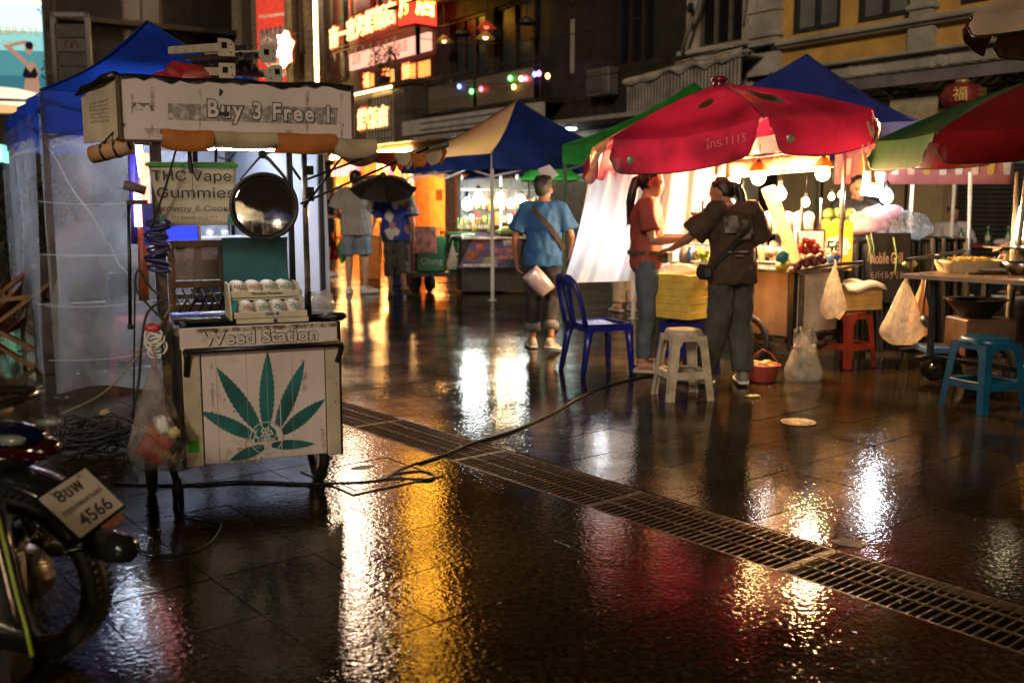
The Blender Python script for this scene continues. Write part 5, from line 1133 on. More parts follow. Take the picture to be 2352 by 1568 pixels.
# ---- booth behind the cart
BA = 31; b1, b2 = V(math.cos(R(BA)), math.sin(R(BA)), 0), V(-math.sin(R(BA)), math.cos(R(BA)), 0)
BF = V(-3.05, 6.6, 0); BSX, BSY = 1.9, 2.6
bc = BF+b1*(BSX/2)+b2*(BSY/2)
tent('bright blue peaked tent with plastic walls behind the white cart', bc, BSX, BSY, BA, 2.03, 2.74, .27, BLUE, GPOLE)
def bw(s, t, z=0): return BF+b1*s+b2*t+V(0, 0, z)
def sheet(name, label, cat, fn, nu, nv, mm, group=None, th=.0015):
    m = MB(); m.grid(fn, nu, nv); o = m.build(name, mm); tag(o, label, cat, group)
    if th: o.modifiers.new('thick', 'SOLIDIFY').thickness = th
    return o
WETF = film('wet_film', (.74, .79, .86), .27, .09, 2.6, .45, .7, .5, .15)
sheet('plastic_wall', 'rain spotted clear plastic wall on the front of the blue booth', 'plastic sheet', lambda u, v: bw(-.02+.94*u, .05-.05*math.sin(u*9+v)*v-.04*v, 1.84*(1-v)+.04+.03*math.sin(u*7)*v), 30, 24, WETF, th=0)
sheet('plastic_wall', 'clear plastic wall on the left side of the blue booth', 'plastic sheet', lambda u, v: bw(-.05-.04*math.sin(u*8+v*2)*v, BSY*u, 1.84*(1-v)+.05), 30, 16, WETF, th=0)
TARP = mat('white_tarp', (.62, .66, .74), .45, 0, .10, 1.5, .3, 9, tl=.15)
sheet('white_tarp', 'white tarp wall on the right side of the blue booth', 'tarp', lambda u, v: bw(BSX+.03*math.sin(u*7+v*2), BSY*u-.02, 1.95*(1-v)+.02), 20, 14, TARP)
sheet('white_tarp', 'white tarp wall at the back of the blue booth', 'tarp', lambda u, v: bw(1.0+(BSX-1.0)*u, BSY-.06+.03*math.sin(u*8+v), 1.95*(1-v)+.25), 20, 14, TARP)
for k in range(2):  # creases taped along the plastic
    for z, y0 in ((1.32, .0), (.98, .0), (.64, .0), (.28, 0)):
        if k == 0: m = MB(); m.tube([bw(-.06+.98*u/8, -.045-.05*z*.2-.02, z-.02*math.sin(u*.6)) for u in range(9)], .004, 5); one(m, 'tape_line', film('tape_film', (.7, .72, .74), .6, .1), 'taped seam across the plastic booth wall at '+{1.32: 'chest height', .98: 'table height', .64: 'knee height', .28: 'shin height'}[z], 'tape')
lt = thing('tube_lamp', 'cool white tube lamp under the roof of the blue booth', 'lamp', bw(1.0, .9, 1.93), BA)
m = MB(); m.bbox((0, 0, .02), (1.1, .05, .03), .005); m.build('housing', WHITE, lt)
m = MB(); m.box((0, 0, -.008), (1.05, .035, .02)); m.build('tube', glow('booth_tube', (.82, .89, 1), 150), lt)
sp2 = lambda px, py, Y: P(px, py, Y)
def stick(name, label, cat, a, b, r, mm): m = MB(); m.tube([a, b], r, 8); return one(m, name, mm, label, cat)
stick('neon_tube', 'slanting red neon tube between the cart and the blue booth', 'neon light', P(331, 352, 6.3), P(336, 515, 6.3), .028, glow('red_neon', (1, .10, .06), 6))
stick('neon_tube', 'short white tube glowing left of the cream banner', 'neon light', P(318, 332, 6.35), P(327, 405, 6.35), .022, glow('white_neon', (.85, .80, 1), 12))
stick('neon_tube', 'white glowing tube low behind the red neon tube', 'neon light', P(318, 430, 6.4), P(320, 520, 6.4), .03, glow('rose_neon', (1, .62, .58), 7))
stick('booth_post', 'violet blue painted post of the booth beside the red neon', 'post', P(303, 318, 6.5), P(312, 560, 6.5), .032, mat('violet_paint', (.05, .04, .35), .4))
stick('booth_post', 'brown wooden post below the red neon tube', 'post', P(328, 520, 6.4), P(331, 690, 6.4), .034, mat('red_wood', (.22, .06, .025), .5, 0, .3, 8, .2))
stick('booth_post', 'dark post holding the plastic wall left of the cart', 'post', bw(.95, -.02, 0), bw(.95, -.02, 2.0), .028, BLK)
m = MB(); m.box((0, 0, .12), (.14, .06, .26)); one(m, 'speaker_box', mat('blue_lit_box', (.06, .06, .5), .3), 'small blue lit box behind the cart post', 'box', None, P(357, 560, 6.2), (0, 0, 20))
for k in range(3, 8): # striped front awning of the booth
    m = MB(); s0 = .0+k*.24; m.loft([[bw(s0+.24*u, -.10+.05*v, 1.80-.13*v) for u, v in ((0, 0), (1, 0), (1, 1), (0, 1))], [bw(s0+.24*u, -.085+.05*v, 1.80-.13*v) for u, v in ((0, 0), (1, 0), (1, 1), (0, 1))]], smooth=False)
    one(m, 'awning_strip', (mat('hot_orange', (.65, .16, .03), .5, tl=.3), mat('white_canvas', (.65, .60, .58), .5, tl=.3))[k % 2], '%s %s strip of the striped awning behind the cart sign' % (['leftmost', 'second', 'third', 'fourth', 'fifth', 'sixth', 'seventh', 'rightmost'][k], ('orange', 'white')[k % 2]), 'awning', 'striped awning of the booth')
ct = thing('booth_counter', 'booth counter with a dark front inside the blue tent', 'counter', bw(1.25, 1.5, 0), BA)
m = MB(); m.bbox((0, 0, .84), (1.1, .5, .03), .005); m.build('counter_top', BROWNW, ct); m = MB(); m.box((0, .02, .41), (1.05, .44, .82)); m.build('cabinet_body', SMOKE, ct)
for z in (1.02, ): m = MB(); m.bbox((.1, .1, z), (.9, .22, .02), .003); m.build('shelf', WHITE, ct)
for x in (-.3, .5): m = MB(); m.box((x, .1, .93), (.03, .2, .16)); m.build('shelf_support', WHITE, ct)
for k in range(5): jar(bw(1.05+k*.13, 1.56, 1.03), ['leftmost', 'second', 'middle', 'fourth', 'rightmost'][k]+' white jar on the booth shelf under the banner', .032, .05)
for k in range(3):
    m = MB(); m.bbox((0, 0, .07), (.10, .08, .14), .004); o = one(m, 'carton', mat('label_carton', (.35, .28, .30), .5, 0, .5, 30), ['left', 'middle', 'right'][k]+' printed carton below the jar shelf in the booth', 'carton', 'cartons below the jar shelf', bw(1.08+k*.14, 1.4, .855), (0, 0, BA))
mo = thing('monitor', 'blue glowing monitor behind the banner', 'monitor', P(414, 548, 6.9), 18)
m = MB(); m.bbox((0, 0, .05), (.25, .03, .16), .004); m.build('casing', BLK, mo); m = MB(); m.box((0, -.017, .05), (.23, .004, .14)); m.build('screen', glow('blue_screen', (.03, .05, 1), 1.0), mo); m = MB(); m.box((0, .01, -.06), (.06, .04, .07)); m.build('stand', BLK, mo)
# red plastic stool and steel legs seen through the plastic
def deck_chair(label, loc, rz):
    t = thing('deck_chair', label, 'deck chair', loc, rz, 'orange deck chairs stacked at the left'); OW = mat('orange_wood', (.16, .065, .008), .45, 0, .3, 8, .2)
    for y in (-.28, .28):
        for a, b in (((-.55, .0), (.55, .82)), ((.50, .0), (-.35, .52)), ((-.35, .52), (.30, .60))): m = MB(); m.bar((a[0], y, a[1]), (b[0], y, b[1]), .045, .03); m.build('frame_bar', OW, t)
    for x, z in ((-.55, .02), (.5, .02), (.55, .82), (-.35, .52)): m = MB(); m.bar((x, -.28, z), (x, .28, z), .03); m.build('cross_bar', OW, t)
    m = MB(); m.grid(lambda u, v: V(-.45+.98*u, -.25+.5*v, .15+.66*u-.14*math.sin(PI*u)), 10, 3); m.build('sling', mat('orange_sling', (.14, .04, .008), .6, 0, .2, 8), t).modifiers.new('t', 'SOLIDIFY').thickness = .004
for k, (px, py, Y, rz) in enumerate(((38, 800, 8.0, 8), (60, 770, 8.6, 20), (-10, 790, 8.2, -5))):
    q = P(px, py, Y); deck_chair(['orange deck chair closest to the plastic wall', 'orange deck chair behind the first one', 'orange deck chair cut by the left edge'][k], V(q.x, Y, 0), rz)
leafy('garden_shrub', 'dark shrub growing behind the deck chairs at the left', 'shrub', V(-5.6, 10.8, 0), 1.7, .8, 420, mat('dim_leaf', (.012, .018, .008), .5), False, 12)
leafy('garden_shrub', 'dark shrub at the far left edge under the green lamp', 'shrub', V(-6.9, 11.5, 0), 2.1, .9, 420, mat('dim_leaf'), False, 13)

# ---- middle tents
a34 = R(34); g1, g2 = V(math.cos(a34), math.sin(a34), 0), V(-math.sin(a34), math.cos(a34), 0)
PF = G(1130, 690); cc = PF+g1*1.3+g2*1.3
tent('dark blue tent with white legs and an orange printed side, middle of the square', cc, 2.6, 2.6, 34, 1.98, 2.86, .20, DBLUE, WPOLE, (0, 1, 2, 3), {3: mat('orange_print_canvas', (.62, .26, .10), .5, 0, .5, 1.6, .2, 14, col2=(.60, .36, .03), tl=.3), 0: DBLUE})
tent('bright green tent half hidden behind the red umbrella', V(2.25, 12.6, 0), 2.3, 2.3, 34+16, 2.02, 2.78, .22, GREENC, mat('green_pole', (.10, .16, .10), .4), (0, 1, 2, 3))
tent('violet blue tent with a sharp peak between red umbrella and yellow house', V(3.42, 11.9, 0), 3.0, 3.0, -31, 2.10, 3.02, .24, PBLUE, WPOLE, (0, 1, 2, 3))

# ---- umbrellas
def umbrella(name, label, apex, R_, drop, n, a0, mats, val, tilt=(0, 0), pole=None, pole_foot=None, sag=.10, polemat=DSTEEL, rnd=True, vgap=.06, group=None, bulge=.3):
    t = thing(name, label, 'umbrella', apex, 0, group)
    MXT = Euler((R(tilt[0]), R(tilt[1]), 0)).to_matrix()
    def rib(a, v): r = R_*v; return V(r*math.cos(a), r*math.sin(a), -drop*(v**1.0*(1-bulge)+bulge*v*v))
    pn = []
    for i in range(n):
        A0, A1 = a0+2*PI*i/n, a0+2*PI*(i+1)/n
        def pf_(u, v, A0=A0, A1=A1):
            p = rib(A0, v)*(1-u)+rib(A1, v)*u; p.z -= sag*math.sin(PI*u)*v*(1-v*.3); return MXT @ p
        m = MB(); m.grid(pf_, 12, 12); o = m.build('canopy_panel', mats[i % len(mats)], t); pn.append((pf_, o))
        if val:
            e0, e1_ = rib(A0, 1), rib(A1, 1); on = (e0+e1_)/2; on.z = 0; on.normalize()
            def vf(u, v, e0=e0, e1_=e1_, on=on, pf_=pf_):
                base = pf_(vgap*.5+u*(1-vgap), 1.0); rr2 = 1
                if v > .45:
                    c = min(u, 1-u)/.10
                    if c < 1: rr2 = 1-(1-math.sqrt(max(0, 1-(1-c)**2)))*.45
                return base+MXT @ (on*(.06*v*val/.2))+V(0, 0, -val*v*rr2)
            m = MB(); m.grid(vf, 24, 6); o = m.build('valance', mats[i % len(mats)], t); pn[-1] = (pf_, o, vf)
            m = MB(); m.tube([vf(k/24, 1) for k in range(25)], .005, 5); m.build('edge_piping', BLKR, t)
        m = MB(); m.tube([MXT @ (rib(A0, k/8)+V(0, 0, -.012)) for k in range(9)], .007, 5); m.build('rib', polemat, t)
        m = MB(); m.tube([MXT @ (rib(A0, .55)+V(0, 0, -.02)), MXT @ V(0, 0, -drop*.5-.28)], .006, 5); m.build('strut', polemat, t)
    m = MB(); m.lathe([(.055, -.05), (.05, .0), (.03, .035), (0, .05)], 12); m.build('cap', mats[0], t)
    if pole_foot is not None: m = MB(); m.tube([V(0, 0, .0), V(*pole_foot)-V(*apex)], .019, 10); m.build('pole', pole or polemat, t)
    return t, pn
REDP = mat('red_vinyl', (.32, .012, .058), .34, 0, .42, 3, .55, 7, 1.0, tl=.12); REDP2 = mat('red_vinyl_inner', (.28, .011, .050), .3, 0, .42, 3, .6, 6, 1.0, tl=.12)
UY = 8.25; ap = P(1652, 192, UY)
red_u, rp = umbrella('market_umbrella', 'large red vinyl umbrella with gold oval emblems over the fruit stall', ap, 1.17, .37, 6, -PI/2+R(2), [REDP2, REDP], .25, (0, -6.5), None, (ap.x+.02, ap.y, 0), .085, bulge=.35)
GOLDP = mat('gold_print', (.24, .15, .035), .4, 0, .4, 30, 0, 60, .8); GREYP = mat('grey_print', (.30, .24, .16), .4, 0, .3, 20, 0, 60, .8)
def oval(pf_, uc, vc, ru, rv, mm, parent, rot=0, lift=.012, name='emblem'):
    m = MB(); n = 26; nrm = (pf_(uc+.02, vc)-pf_(uc, vc)).cross(pf_(uc, vc+.02)-pf_(uc, vc)).normalized()
    if nrm.z < 0: nrm = -nrm
    vs = [pf_(uc, vc)+nrm*lift]
    for k in range(2*n):
        a = 2*PI*k/n; f = .5 if k < n else 1; x, y = ru*math.cos(a)*f, rv*math.sin(a)*f
        vs.append(pf_(uc+x*math.cos(rot)-y*math.sin(rot), vc+x*math.sin(rot)+y*math.cos(rot))+nrm*lift)
    fs = [(0, 1+k, 1+(k+1) % n) for k in range(n)]+[(1+k, n+1+k, n+1+(k+1) % n, 1+(k+1) % n) for k in range(n)]
    m.add(vs, fs, True); return m.build(name, mm, parent)
pr_, pl_ = rp[0], rp[5]
oval(pr_[0], .40, .50, .20, .17, GREYP, red_u, .3); oval(pr_[0], .40, .50, .14, .10, mat('dark_gold2', (.14, .09, .03), .4, 0, .4, 30, 0, 60, .8), red_u, .3, .017)
oval(pl_[0], .56, .52, .10, .075, GOLDP, red_u, -.5); oval(pl_[0], .56, .52, .075, .055, mat('dark_gold', (.10, .06, .02), .4), red_u, -.5, .016)
def dashes(pf_, parent, v0, v1, nu, nv, mm): # woven print of short dark dashes
    m = MB()
    for j in range(nv):
        for i in range(nu):
            u, v = .06+.88*(i+.5*(j % 2))/nu, v0+(v1-v0)*j/nv
            if u > .94: continue
            du, dv = .30/nu, .28/nv; l = V(0, 0, .007)
            m.add([pf_(u, v)+l, pf_(u+du, v)+l, pf_(u+du, v+dv)+l, pf_(u, v+dv)+l], [(0, 1, 2, 3)])
    o = m.build('dash_print', mm, parent); o['kind'] = 'stuff'
DASH = mat('dark_red_print', (.26, .008, .016), .4, 0, .2, 8, 0, 40, .8)
dashes(pl_[0], red_u, .55, .97, 46, 9, DASH); dashes(pr_[0], red_u, .50, .90, 46, 10, DASH)
def on_val(vf, s, u0, v0, size, mm, parent, off=.0, w=None):
    a, b = vf(u0-.05, v0), vf(u0+.05, v0); c = vf(u0, v0); d = (b-a).normalized(); up = (vf(u0, v0-.15)-vf(u0, v0+.15)).normalized(); nn = d.cross(up).normalized()
    o = text(s, parent, mm, size, (0, 0, 0), (0, 0, 0), off=off, scale_to=w); o.matrix_local = Matrix((( d.x, up.x, nn.x, c.x+nn.x*.018), (d.y, up.y, nn.y, c.y+nn.y*.018), (d.z, up.z, nn.z, c.z+nn.z*.018), (0, 0, 0, 1)))
VALP = mat('faded_print', (.42, .20, .16), .5)
on_val(pl_[2], 'โทร.1115', .80, .42, .085, VALP, red_u, .001)
for f_, u0, v0 in ((pl_[2], .14, .6), (pr_[2], .16, .55)):
    c = f_(u0, v0); m = MB(); m.lathe([(.035, 0), (.03, .004), (0, .005)], 14, mx=Matrix.Translation(c+V(0, -.016, 0)) @ Matrix.Rotation(PI/2, 4, 'X')); m.build('round_print', GREYP, red_u)
for k, (u0, v0, L) in enumerate(((.93, .3, .17), (.96, .5, .16), (.83, .9, .20), (.90, .9, .3), (.99, .2, .22))): # loose cream straps
    c = pr_[2](min(.99, u0), v0); m = MB(); m.loft([[c+V(x, -.02+.01*math.sin(z*9), -z*L)+V(.05*z, 0, 0) for x in (-.008-.012*z, .008+.012*z)]+[c+V(x, -.016, -z*L)+V(.05*z, 0, 0) for x in (.008+.012*z, -.008-.012*z)] for z in (0, .3, .6, 1)]); m.build('loose_strap', mat('cream_strap', (.65, .50, .26), .5, tl=.3), red_u)
c = rp[0][0](0, 0); m = MB(); m.ball(c+V(0, 0, .03), (.07, .07, .03), 10, 6); m.build('top_knot', REDP, red_u)

DKG = mat('dark_green_vinyl', (.010, .10, .025), .4, 0, .2, 4, .2, 9, .2, tl=.06); DRED = mat('deep_red_vinyl', (.26, .008, .010), .22, 0, .2, 4, .2, 7, 1.0, tl=.1); TEALV = mat('blue_vinyl', (.006, .10, .17), .3, 0, .2, 4, .2, 9, .8, tl=.1); ORV = mat('orange_vinyl', (.60, .13, .05), .4, 0, .2, 4, .2, 9, tl=.5)
ap2 = P(2385, 178, 7.1)
mu, mp = umbrella('market_umbrella', 'glossy green, red and blue panelled umbrella at the right edge', ap2, 1.07, .36, 8, -R(150), [DRED, TEALV, DRED, DKG, TEALV, DRED, ORV, DKG], .20, (0, -3), STEEL, (P(2318, 640, 7.1).x, 7.1, 0), .03, bulge=.25)
# panel order: red front-left, blue front-right, green right-back, orange back, red, green back-left
ap3 = P(2555, -120, 4.6)
umbrella('market_umbrella', 'red and cream umbrella cut off by the upper right corner', ap3, .58, .30, 6, -PI/2-R(35), [mat('wine_vinyl', (.24, .02, .03), .35, 0, .2, 4, .2, 9, .6), mat('cream_vinyl', (.50, .36, .24), .4, 0, .2, 4, .2, 9, .5)], .10, (0, 2), None, (ap3.x+.3, ap3.y, 0), .02)
# green umbrella and navy awning over the far stalls
ap4 = P(1262, 368, 14.6)
umbrella('market_umbrella', 'small bright green umbrella behind the man in blue', ap4, .62, .26, 4, PI/4, [GREENC], .04, (0, 0), None, (ap4.x+.1, ap4.y, 0), .0, group=None)
aw = thing('stall_awning', 'navy awning with a pale sloping edge over the far food stall', 'awning', V(0, 0, 0))
m = MB(); a, b, c, d = P(1062, 414, 15.2), P(1215, 398, 14.6), P(1235, 372, 15.8), P(1120, 376, 16.6)
m.loft([[a, b, c, d], [p+V(0, 0, .02) for p in (a, b, c, d)]], smooth=False); m.build('canvas', DBLUE, aw)
for p in (a, b, c, d): m = MB(); m.bar((p.x, p.y, 0), p, .03); m.build('pole', GPOLE, aw)

# ---- plastic furniture
def sq(r, z, k=2.6, n=24, rot=0):
    out = []
    for j in range(n):
        a = 2*PI*j/n+PI/4+rot; c, s = math.cos(a), math.sin(a); f = (abs(c)**k+abs(s)**k)**(-1/k); out.append(V(r*c*f, r*s*f, z))
    return out
def stool(label, loc, rz, mm, h=.46, wt=.13, wb=.18, group='plastic stools', rail=.36):
    t = thing('plastic_stool', label, 'stool', loc, rz, group)
    m = MB(); m.loft([sq(wt*.93, h-.055), sq(wt*1.07, h-.05), sq(wt*1.05, h-.02), sq(wt*.98, h-.004), sq(wt*.90, h), sq(wt*.5, h-.003), sq(wt*.15, h-.003)], True); m.build('seat', mm, t)
    for sx in (-1, 1):
        for sy in (-1, 1):
            def corner(z, w, th=.006):
                f = 1-z/h; c = wt+(wb-wt)*f; x, y = sx*c, sy*c; u, v = -sx*w, -sy*w
                return [V(x, y, z), V(x+u, y, z), V(x+u, y-sy*th, z), V(x-sx*th, y-sy*th, z), V(x-sx*th, y+v, z), V(x, y+v, z)]
            m = MB(); m.loft([corner(0, .052), corner(.012, .048), corner(h*.3, .050), corner(h*rail, .062), corner(h*(rail+.06), .054), corner(h*.75, .056), corner(h*.86, .078), corner(h-.04, .10)], smooth=False); m.build('leg', mm, t)
    for k in range(4):
        f = 1-rail; c = wt+(wb-wt)*f; a = k*PI/2; z = h*rail
        m = MB(); m.bbox((0, -c+.004, z), (2*c-.09, .007, .05), .002, mx=Matrix.Rotation(a, 4, 'Z')); m.box((0, -c+.02, z+.02), (2*c-.06, .035, .006), mx=Matrix.Rotation(a, 4, 'Z')); m.build('cross_rail', mm, t)
        m = MB(); m.bbox((0, -wt-.004, h-.052), (2*wt-.12, .007, .045), .002, mx=Matrix.Rotation(a, 4, 'Z')); m.build('apron', mm, t)
    return t
OLDW = mat('grubby_white_plastic', (.56, .47, .34), .45, 0, .25, 9, .08, 30, dirt=.7); BPL = mat('royal_blue_plastic', (.012, .018, .22), .28, 0, .15, 6, .03); CYP = mat('cyan_plastic', (.006, .078, .155), .32, 0, .2, 6, .05, dirt=.2); OPL = mat('orange_red_plastic', (.30, .040, .014), .35, 0, .2, 8, .05)
stool('grubby white plastic stool in front of the yellow box', V(1.16, 6.68, 0), 12, OLDW, .47, .115, .165)
stool('cyan blue plastic stool by the table at the right edge', V(3.03, 6.30, 0), 20, CYP, .47, .14, .185)
q = G(1945, 843); stool('orange red plastic stool carrying the covered foam box', V(q.x+.03, q.y+.12, 0), 30, OPL, .46, .13, .17)
stool('royal blue plastic stool under the yellow foam box', V(1.36, 7.62, 0), 35, BPL, .45, .15, .18)
ch_ = thing('plastic_chair', 'royal blue plastic chair standing left of the woman in red', 'chair', V(.665, 7.70, 0), -68); ch_.scale = (.9, .9, .92)
m = MB(); m.grid(lambda u, v: V(-.21+.42*u, -.20+.42*v, .43-.025*math.sin(PI*u)*math.sin(PI*v)-.05*max(0, v-.85)*4), 12, 12); o = m.build('seat', BPL, ch_); o.modifiers.new('t', 'SOLIDIFY').thickness = .012
for a, b in (((-.215, -.20), (.215, -.20)), ((-.215, .21), (.215, .21)), ((-.215, -.2), (-.215, .21)), ((.215, -.2), (.215, .21))): m = MB(); m.bar((a[0], a[1], .405), (b[0], b[1], .405), .016, .06); m.build('seat_edge', BPL, ch_)
for x, y, dx, dy in ((-.19, .19, -.03, .03), (.19, .19, .03, .03), (-.19, -.18, -.03, -.07), (.19, -.18, .03, -.07)):
    m = MB(); m.loft([[V(x+dx*f+.5*w*c, y+dy*f+.5*w*s, .42*(1-f)) for c, s in ((1, .3), (1, 1), (.3, 1), (-.6, .3), (-.6, -.6), (.3, -.6))] for f, w in ((0, .075), (.4, .055), (1, .042))]); m.build('leg', BPL, ch_)
def bk(x, z): return V(x, -.20-.10*(z-.42)/.42-.035*math.cos(x*PI/.5)+.0, z)
for s in (-1, 1): m = MB(); m.tube([bk(s*.20, .42), bk(s*.205, .55), bk(s*.195, .68), bk(s*.17, .77), bk(s*.10, .815), bk(0, .825)], [.024, .022, .021, .024, .028, .028], 8); m.build('back_frame', BPL, ch_)
def spl(u, v):
    z = .42+.39*v; w = .055+.05*v**2; return bk(-w+2*w*u, z)
m = MB(); m.grid(lambda u, v: spl(u*.36, v), 4, 10); o = m.build('splat', BPL, ch_); o.modifiers.new('t', 'SOLIDIFY').thickness = .010
m = MB(); m.grid(lambda u, v: spl(.64+u*.36, v), 4, 10); o = m.build('splat', BPL, ch_); o.modifiers.new('t', 'SOLIDIFY').thickness = .010
m = MB(); m.grid(lambda u, v: spl(.3+.4*u, v*.42), 4, 5); o = m.build('splat', BPL, ch_); o.modifiers.new('t', 'SOLIDIFY').thickness = .010
m = MB(); m.grid(lambda u, v: bk(-.17+.34*u, .745+.075*v-.03*(2*u-1)**2*v), 10, 3); o = m.build('top_rail', BPL, ch_); o.modifiers.new('t', 'SOLIDIFY').thickness = .016

# ---- fruit stall under the red umbrella
FA_ = 35; K = G(1815, 852); K.z = 0
f1, f2 = V(math.cos(R(FA_)), math.sin(R(FA_)), 0), V(-math.sin(R(FA_)), math.cos(R(FA_)), 0)
def fw(s, t, z=0): return K+f1*s+f2*t+V(0, 0, z)
fs_ = thing('fruit_cart', 'steel fruit cart with worn panels, spoked wheels and a push bar under the red umbrella', 'market cart', K, FA_)
CT_ = .80
PANB = mat('brown_panel', (.30, .20, .12), .45, .1, .35, 3, .1, dirt=.5); PANW = mat('worn_white_panel', (.55, .50, .42), .4, .1, .25, 4, .1, dirt=.6)
m = MB(); m.box((-.01, .68, .52), (.02, 1.28, .50)); m.build('side_panel', PANB, fs_)
m = MB(); m.box((.30, -.0, .53), (.50, .02, .46)); m.build('end_panel', PANW, fs_)
m = MB(); m.box((.30, .66, .26), (.56, 1.3, .03)); m.build('floor', DSTEEL, fs_)
m = MB(); m.bbox((.28, .64, CT_-.01), (.64, 1.40, .025), .004); m.build('counter', STEEL, fs_)
for x, y in ((-.0, -.0), (.56, 0), (0, 1.32), (.56, 1.32)): m = MB(); m.bar((x, y, .16), (x, y, CT_), .045); m.build('frame_post', BLK, fs_)
for a, b in (((0, 0, .20), (.56, 0, .20)), ((0, 0, .2), (0, 1.32, .2)), ((.04, -.05, .3), (.04, -.05, .76))): m = MB(); m.bar(a, b, .03); m.build('frame_bar', mat('chipped_frame', (.12, .09, .06), .5, .3, .4, 20), fs_)
cart_wheel(fs_, (-.06, .38, .21), .21, 0, .035, 20, mat('yellow_brass_rim', (.5, .32, .06), .4, .5)); cart_wheel(fs_, (.62, .38, .21), .21, 0, .035, 20)
cart_wheel(fs_, (-.06, 1.05, .21), .21, 0, .035, 16)
m = MB(); m.tube([(.05, .05, CT_-.02), (.10, -.18, CT_+.03), (.16, -.24, CT_+.045), (.52, -.24, CT_+.05), (.58, -.18, CT_+.03), (.6, .02, CT_-.02)], .014, 8); m.build('push_bar', mat('worn_black_pipe', (.05, .045, .04), .35, .6, .3, 12), fs_)
m = MB(); m.tube([(.02, .02, CT_+.16), (.56, .02, CT_+.165)], .007, 6); m.build('guard_rail', STEEL, fs_)
m = MB(); m.tube([(0, .02, CT_+.16), (0, 1.3, CT_+.16)], .007, 6); m.build('guard_rail', STEEL, fs_)
p1 = (0, .68); p2 = (.56, .0); p3 = (.02, -.0)
for (x, y), z1 in ((p1, 1.86), (p2, 1.86), (p3, 1.12)): m = MB(); m.tube([(x, y, CT_), (x, y, z1)], .018, 10); m.build('post', STEEL, fs_)
for k in range(7): m = MB(); m.box((.0, .30+k*.04, .18), (.008, .02, .22+.02*(k % 3))); m.build('rubber_fringe', BLKR, fs_)
# shelf rack with fruit cups, price board
ra = thing('cup_rack', 'bright glass cup rack at the back of the fruit cart', 'rack', fw(.46, .70, CT_), FA_)
for z in (.02, .26): m = MB(); m.bbox((0, 0, z), (.26, 1.0, .014), .002); m.build('shelf', STEEL, ra)
for x in (-.12, .12):
    for y in (-.48, .48): m = MB(); m.bar((x, y, 0), (x, y, .55), .016); m.build('rack_post', STEEL, ra)
CUPF = film('cup_plastic', (.95, .93, .90), .30, .08, 20, .3, .3)
fruitm = [mat('orange_fruit', (.65, .20, .02), .4, 0, .3, 25), mat('red_fruit', (.55, .05, .03), .4, 0, .3, 25), mat('yellow_fruit', (.70, .45, .06), .4, 0, .3, 25), mat('green_fruit', (.22, .38, .05), .4, 0, .3, 25)]
def cup(loc, label, fm, r=.045, h=.125):
    t = thing('fruit_cup', label, 'cup', loc, 0, 'cups of cut fruit on the rack')
    m = MB(); m.lathe([(r*.72, 0), (r, h)], 14, cap=False); m.build('cup_wall', CUPF, t)
    m = MB(); m.lathe([(r*1.03, h), (r*1.05, h+.006), (r*.85, h+.035), (r*.3, h+.052), (0, h+.052)], 14); m.build('dome_lid', CUPF, t)
    m = MB(); m.lathe([(r*.66, .004), (r*.90, h*.82), (r*.4, h*.92), (0, h*.95)], 10); m.build('fruit', fm, t)
nm = ['first', 'second', 'third', 'fourth', 'fifth', 'sixth', 'seventh', 'eighth', 'ninth']
for k in range(9):
    q = ra.location+f1*.02+f2*(-.44+.11*k); c = (1, 0, 1, 2, 0, 3, 2, 1, 0)[k]
    cup(V(q.x, q.y, CT_+.268), '%s fruit cup from the right with %s pieces on the rack top' % (nm[k], ('orange', 'red', 'yellow', 'green')[c]), fruitm[c])
for k in range(7):
    q = ra.location+f1*-.04+f2*(-.40+.13*k); c = (0, 2, 1, 0, 2, 1, 3)[k]
    cup(V(q.x, q.y, CT_+.028), '%s fruit cup from the right with %s pieces on the lower rack shelf' % (nm[k], ('orange', 'red', 'yellow', 'green')[c]), fruitm[c])
pbd = thing('price_board', 'white framed price board with a pale orange disc on the fruit cart', 'sign', P(1858, 592, 7.95), 8)
m = MB(); m.box((0, 0, .11), (.23, .012, .20)); m.build('board', WHITE, pbd)
for a, b in (((-.12, 0, 0), (-.12, 0, .22)), ((.12, 0, 0), (.12, 0, .22)), ((-.12, 0, 0), (.12, 0, 0)), ((-.12, 0, .22), (.12, 0, .22))): m = MB(); m.bar(a, b, .014); m.build('frame', STEEL, pbd)
m = MB(); m.lathe([(.07, 0), (0, .001)], 20, mx=Matrix.Translation((-.02, -.0075, .10)) @ Matrix.Rotation(PI/2, 4, 'X')); m.build('disc_print', mat('peach_print', (.70, .45, .22), .5), pbd)
def fruit(kind, loc, r, mm, label, group, sq_=1.0, spikes=0, seed=0):
    m = MB(); rr = random.Random(seed); 
    m.ball((0, 0, 0), (r, r, r*sq_), 12, 8)
    o = one(m, kind, mm, label, kind.replace('_', ' '), group, loc, (rr.uniform(0, 40), rr.uniform(0, 40), rr.uniform(0, 360)))
    if spikes:
        s = MB()
        for k in range(spikes):
            a, b = rr.uniform(0, 6.28), math.acos(rr.uniform(-.8, 1)); d = V(math.sin(b)*math.cos(a), math.sin(b)*math.sin(a), math.cos(b)); e = d.orthogonal().normalized()*.004
            s.add([d*r*.95+e, d*r*.95-e, d*r*1.42+V(0, 0, -.005)], [(0, 1, 2)])
        p = s.build('spines', mm, o); p['kind'] = 'stuff'
    return o
RAMB = mat('rambutan_red', (.34, .015, .012), .5, 0, .3, 30); MANG = mat('mangosteen', (.085, .014, .016), .35, 0, .3, 20); COCO = mat('green_coconut', (.16, .20, .035), .45, 0, .3, 9, .1, col2=(.08, .12, .02)); MGO = mat('mango_yellow', (.55, .26, .03), .4, 0, .3, 12)
k = 0
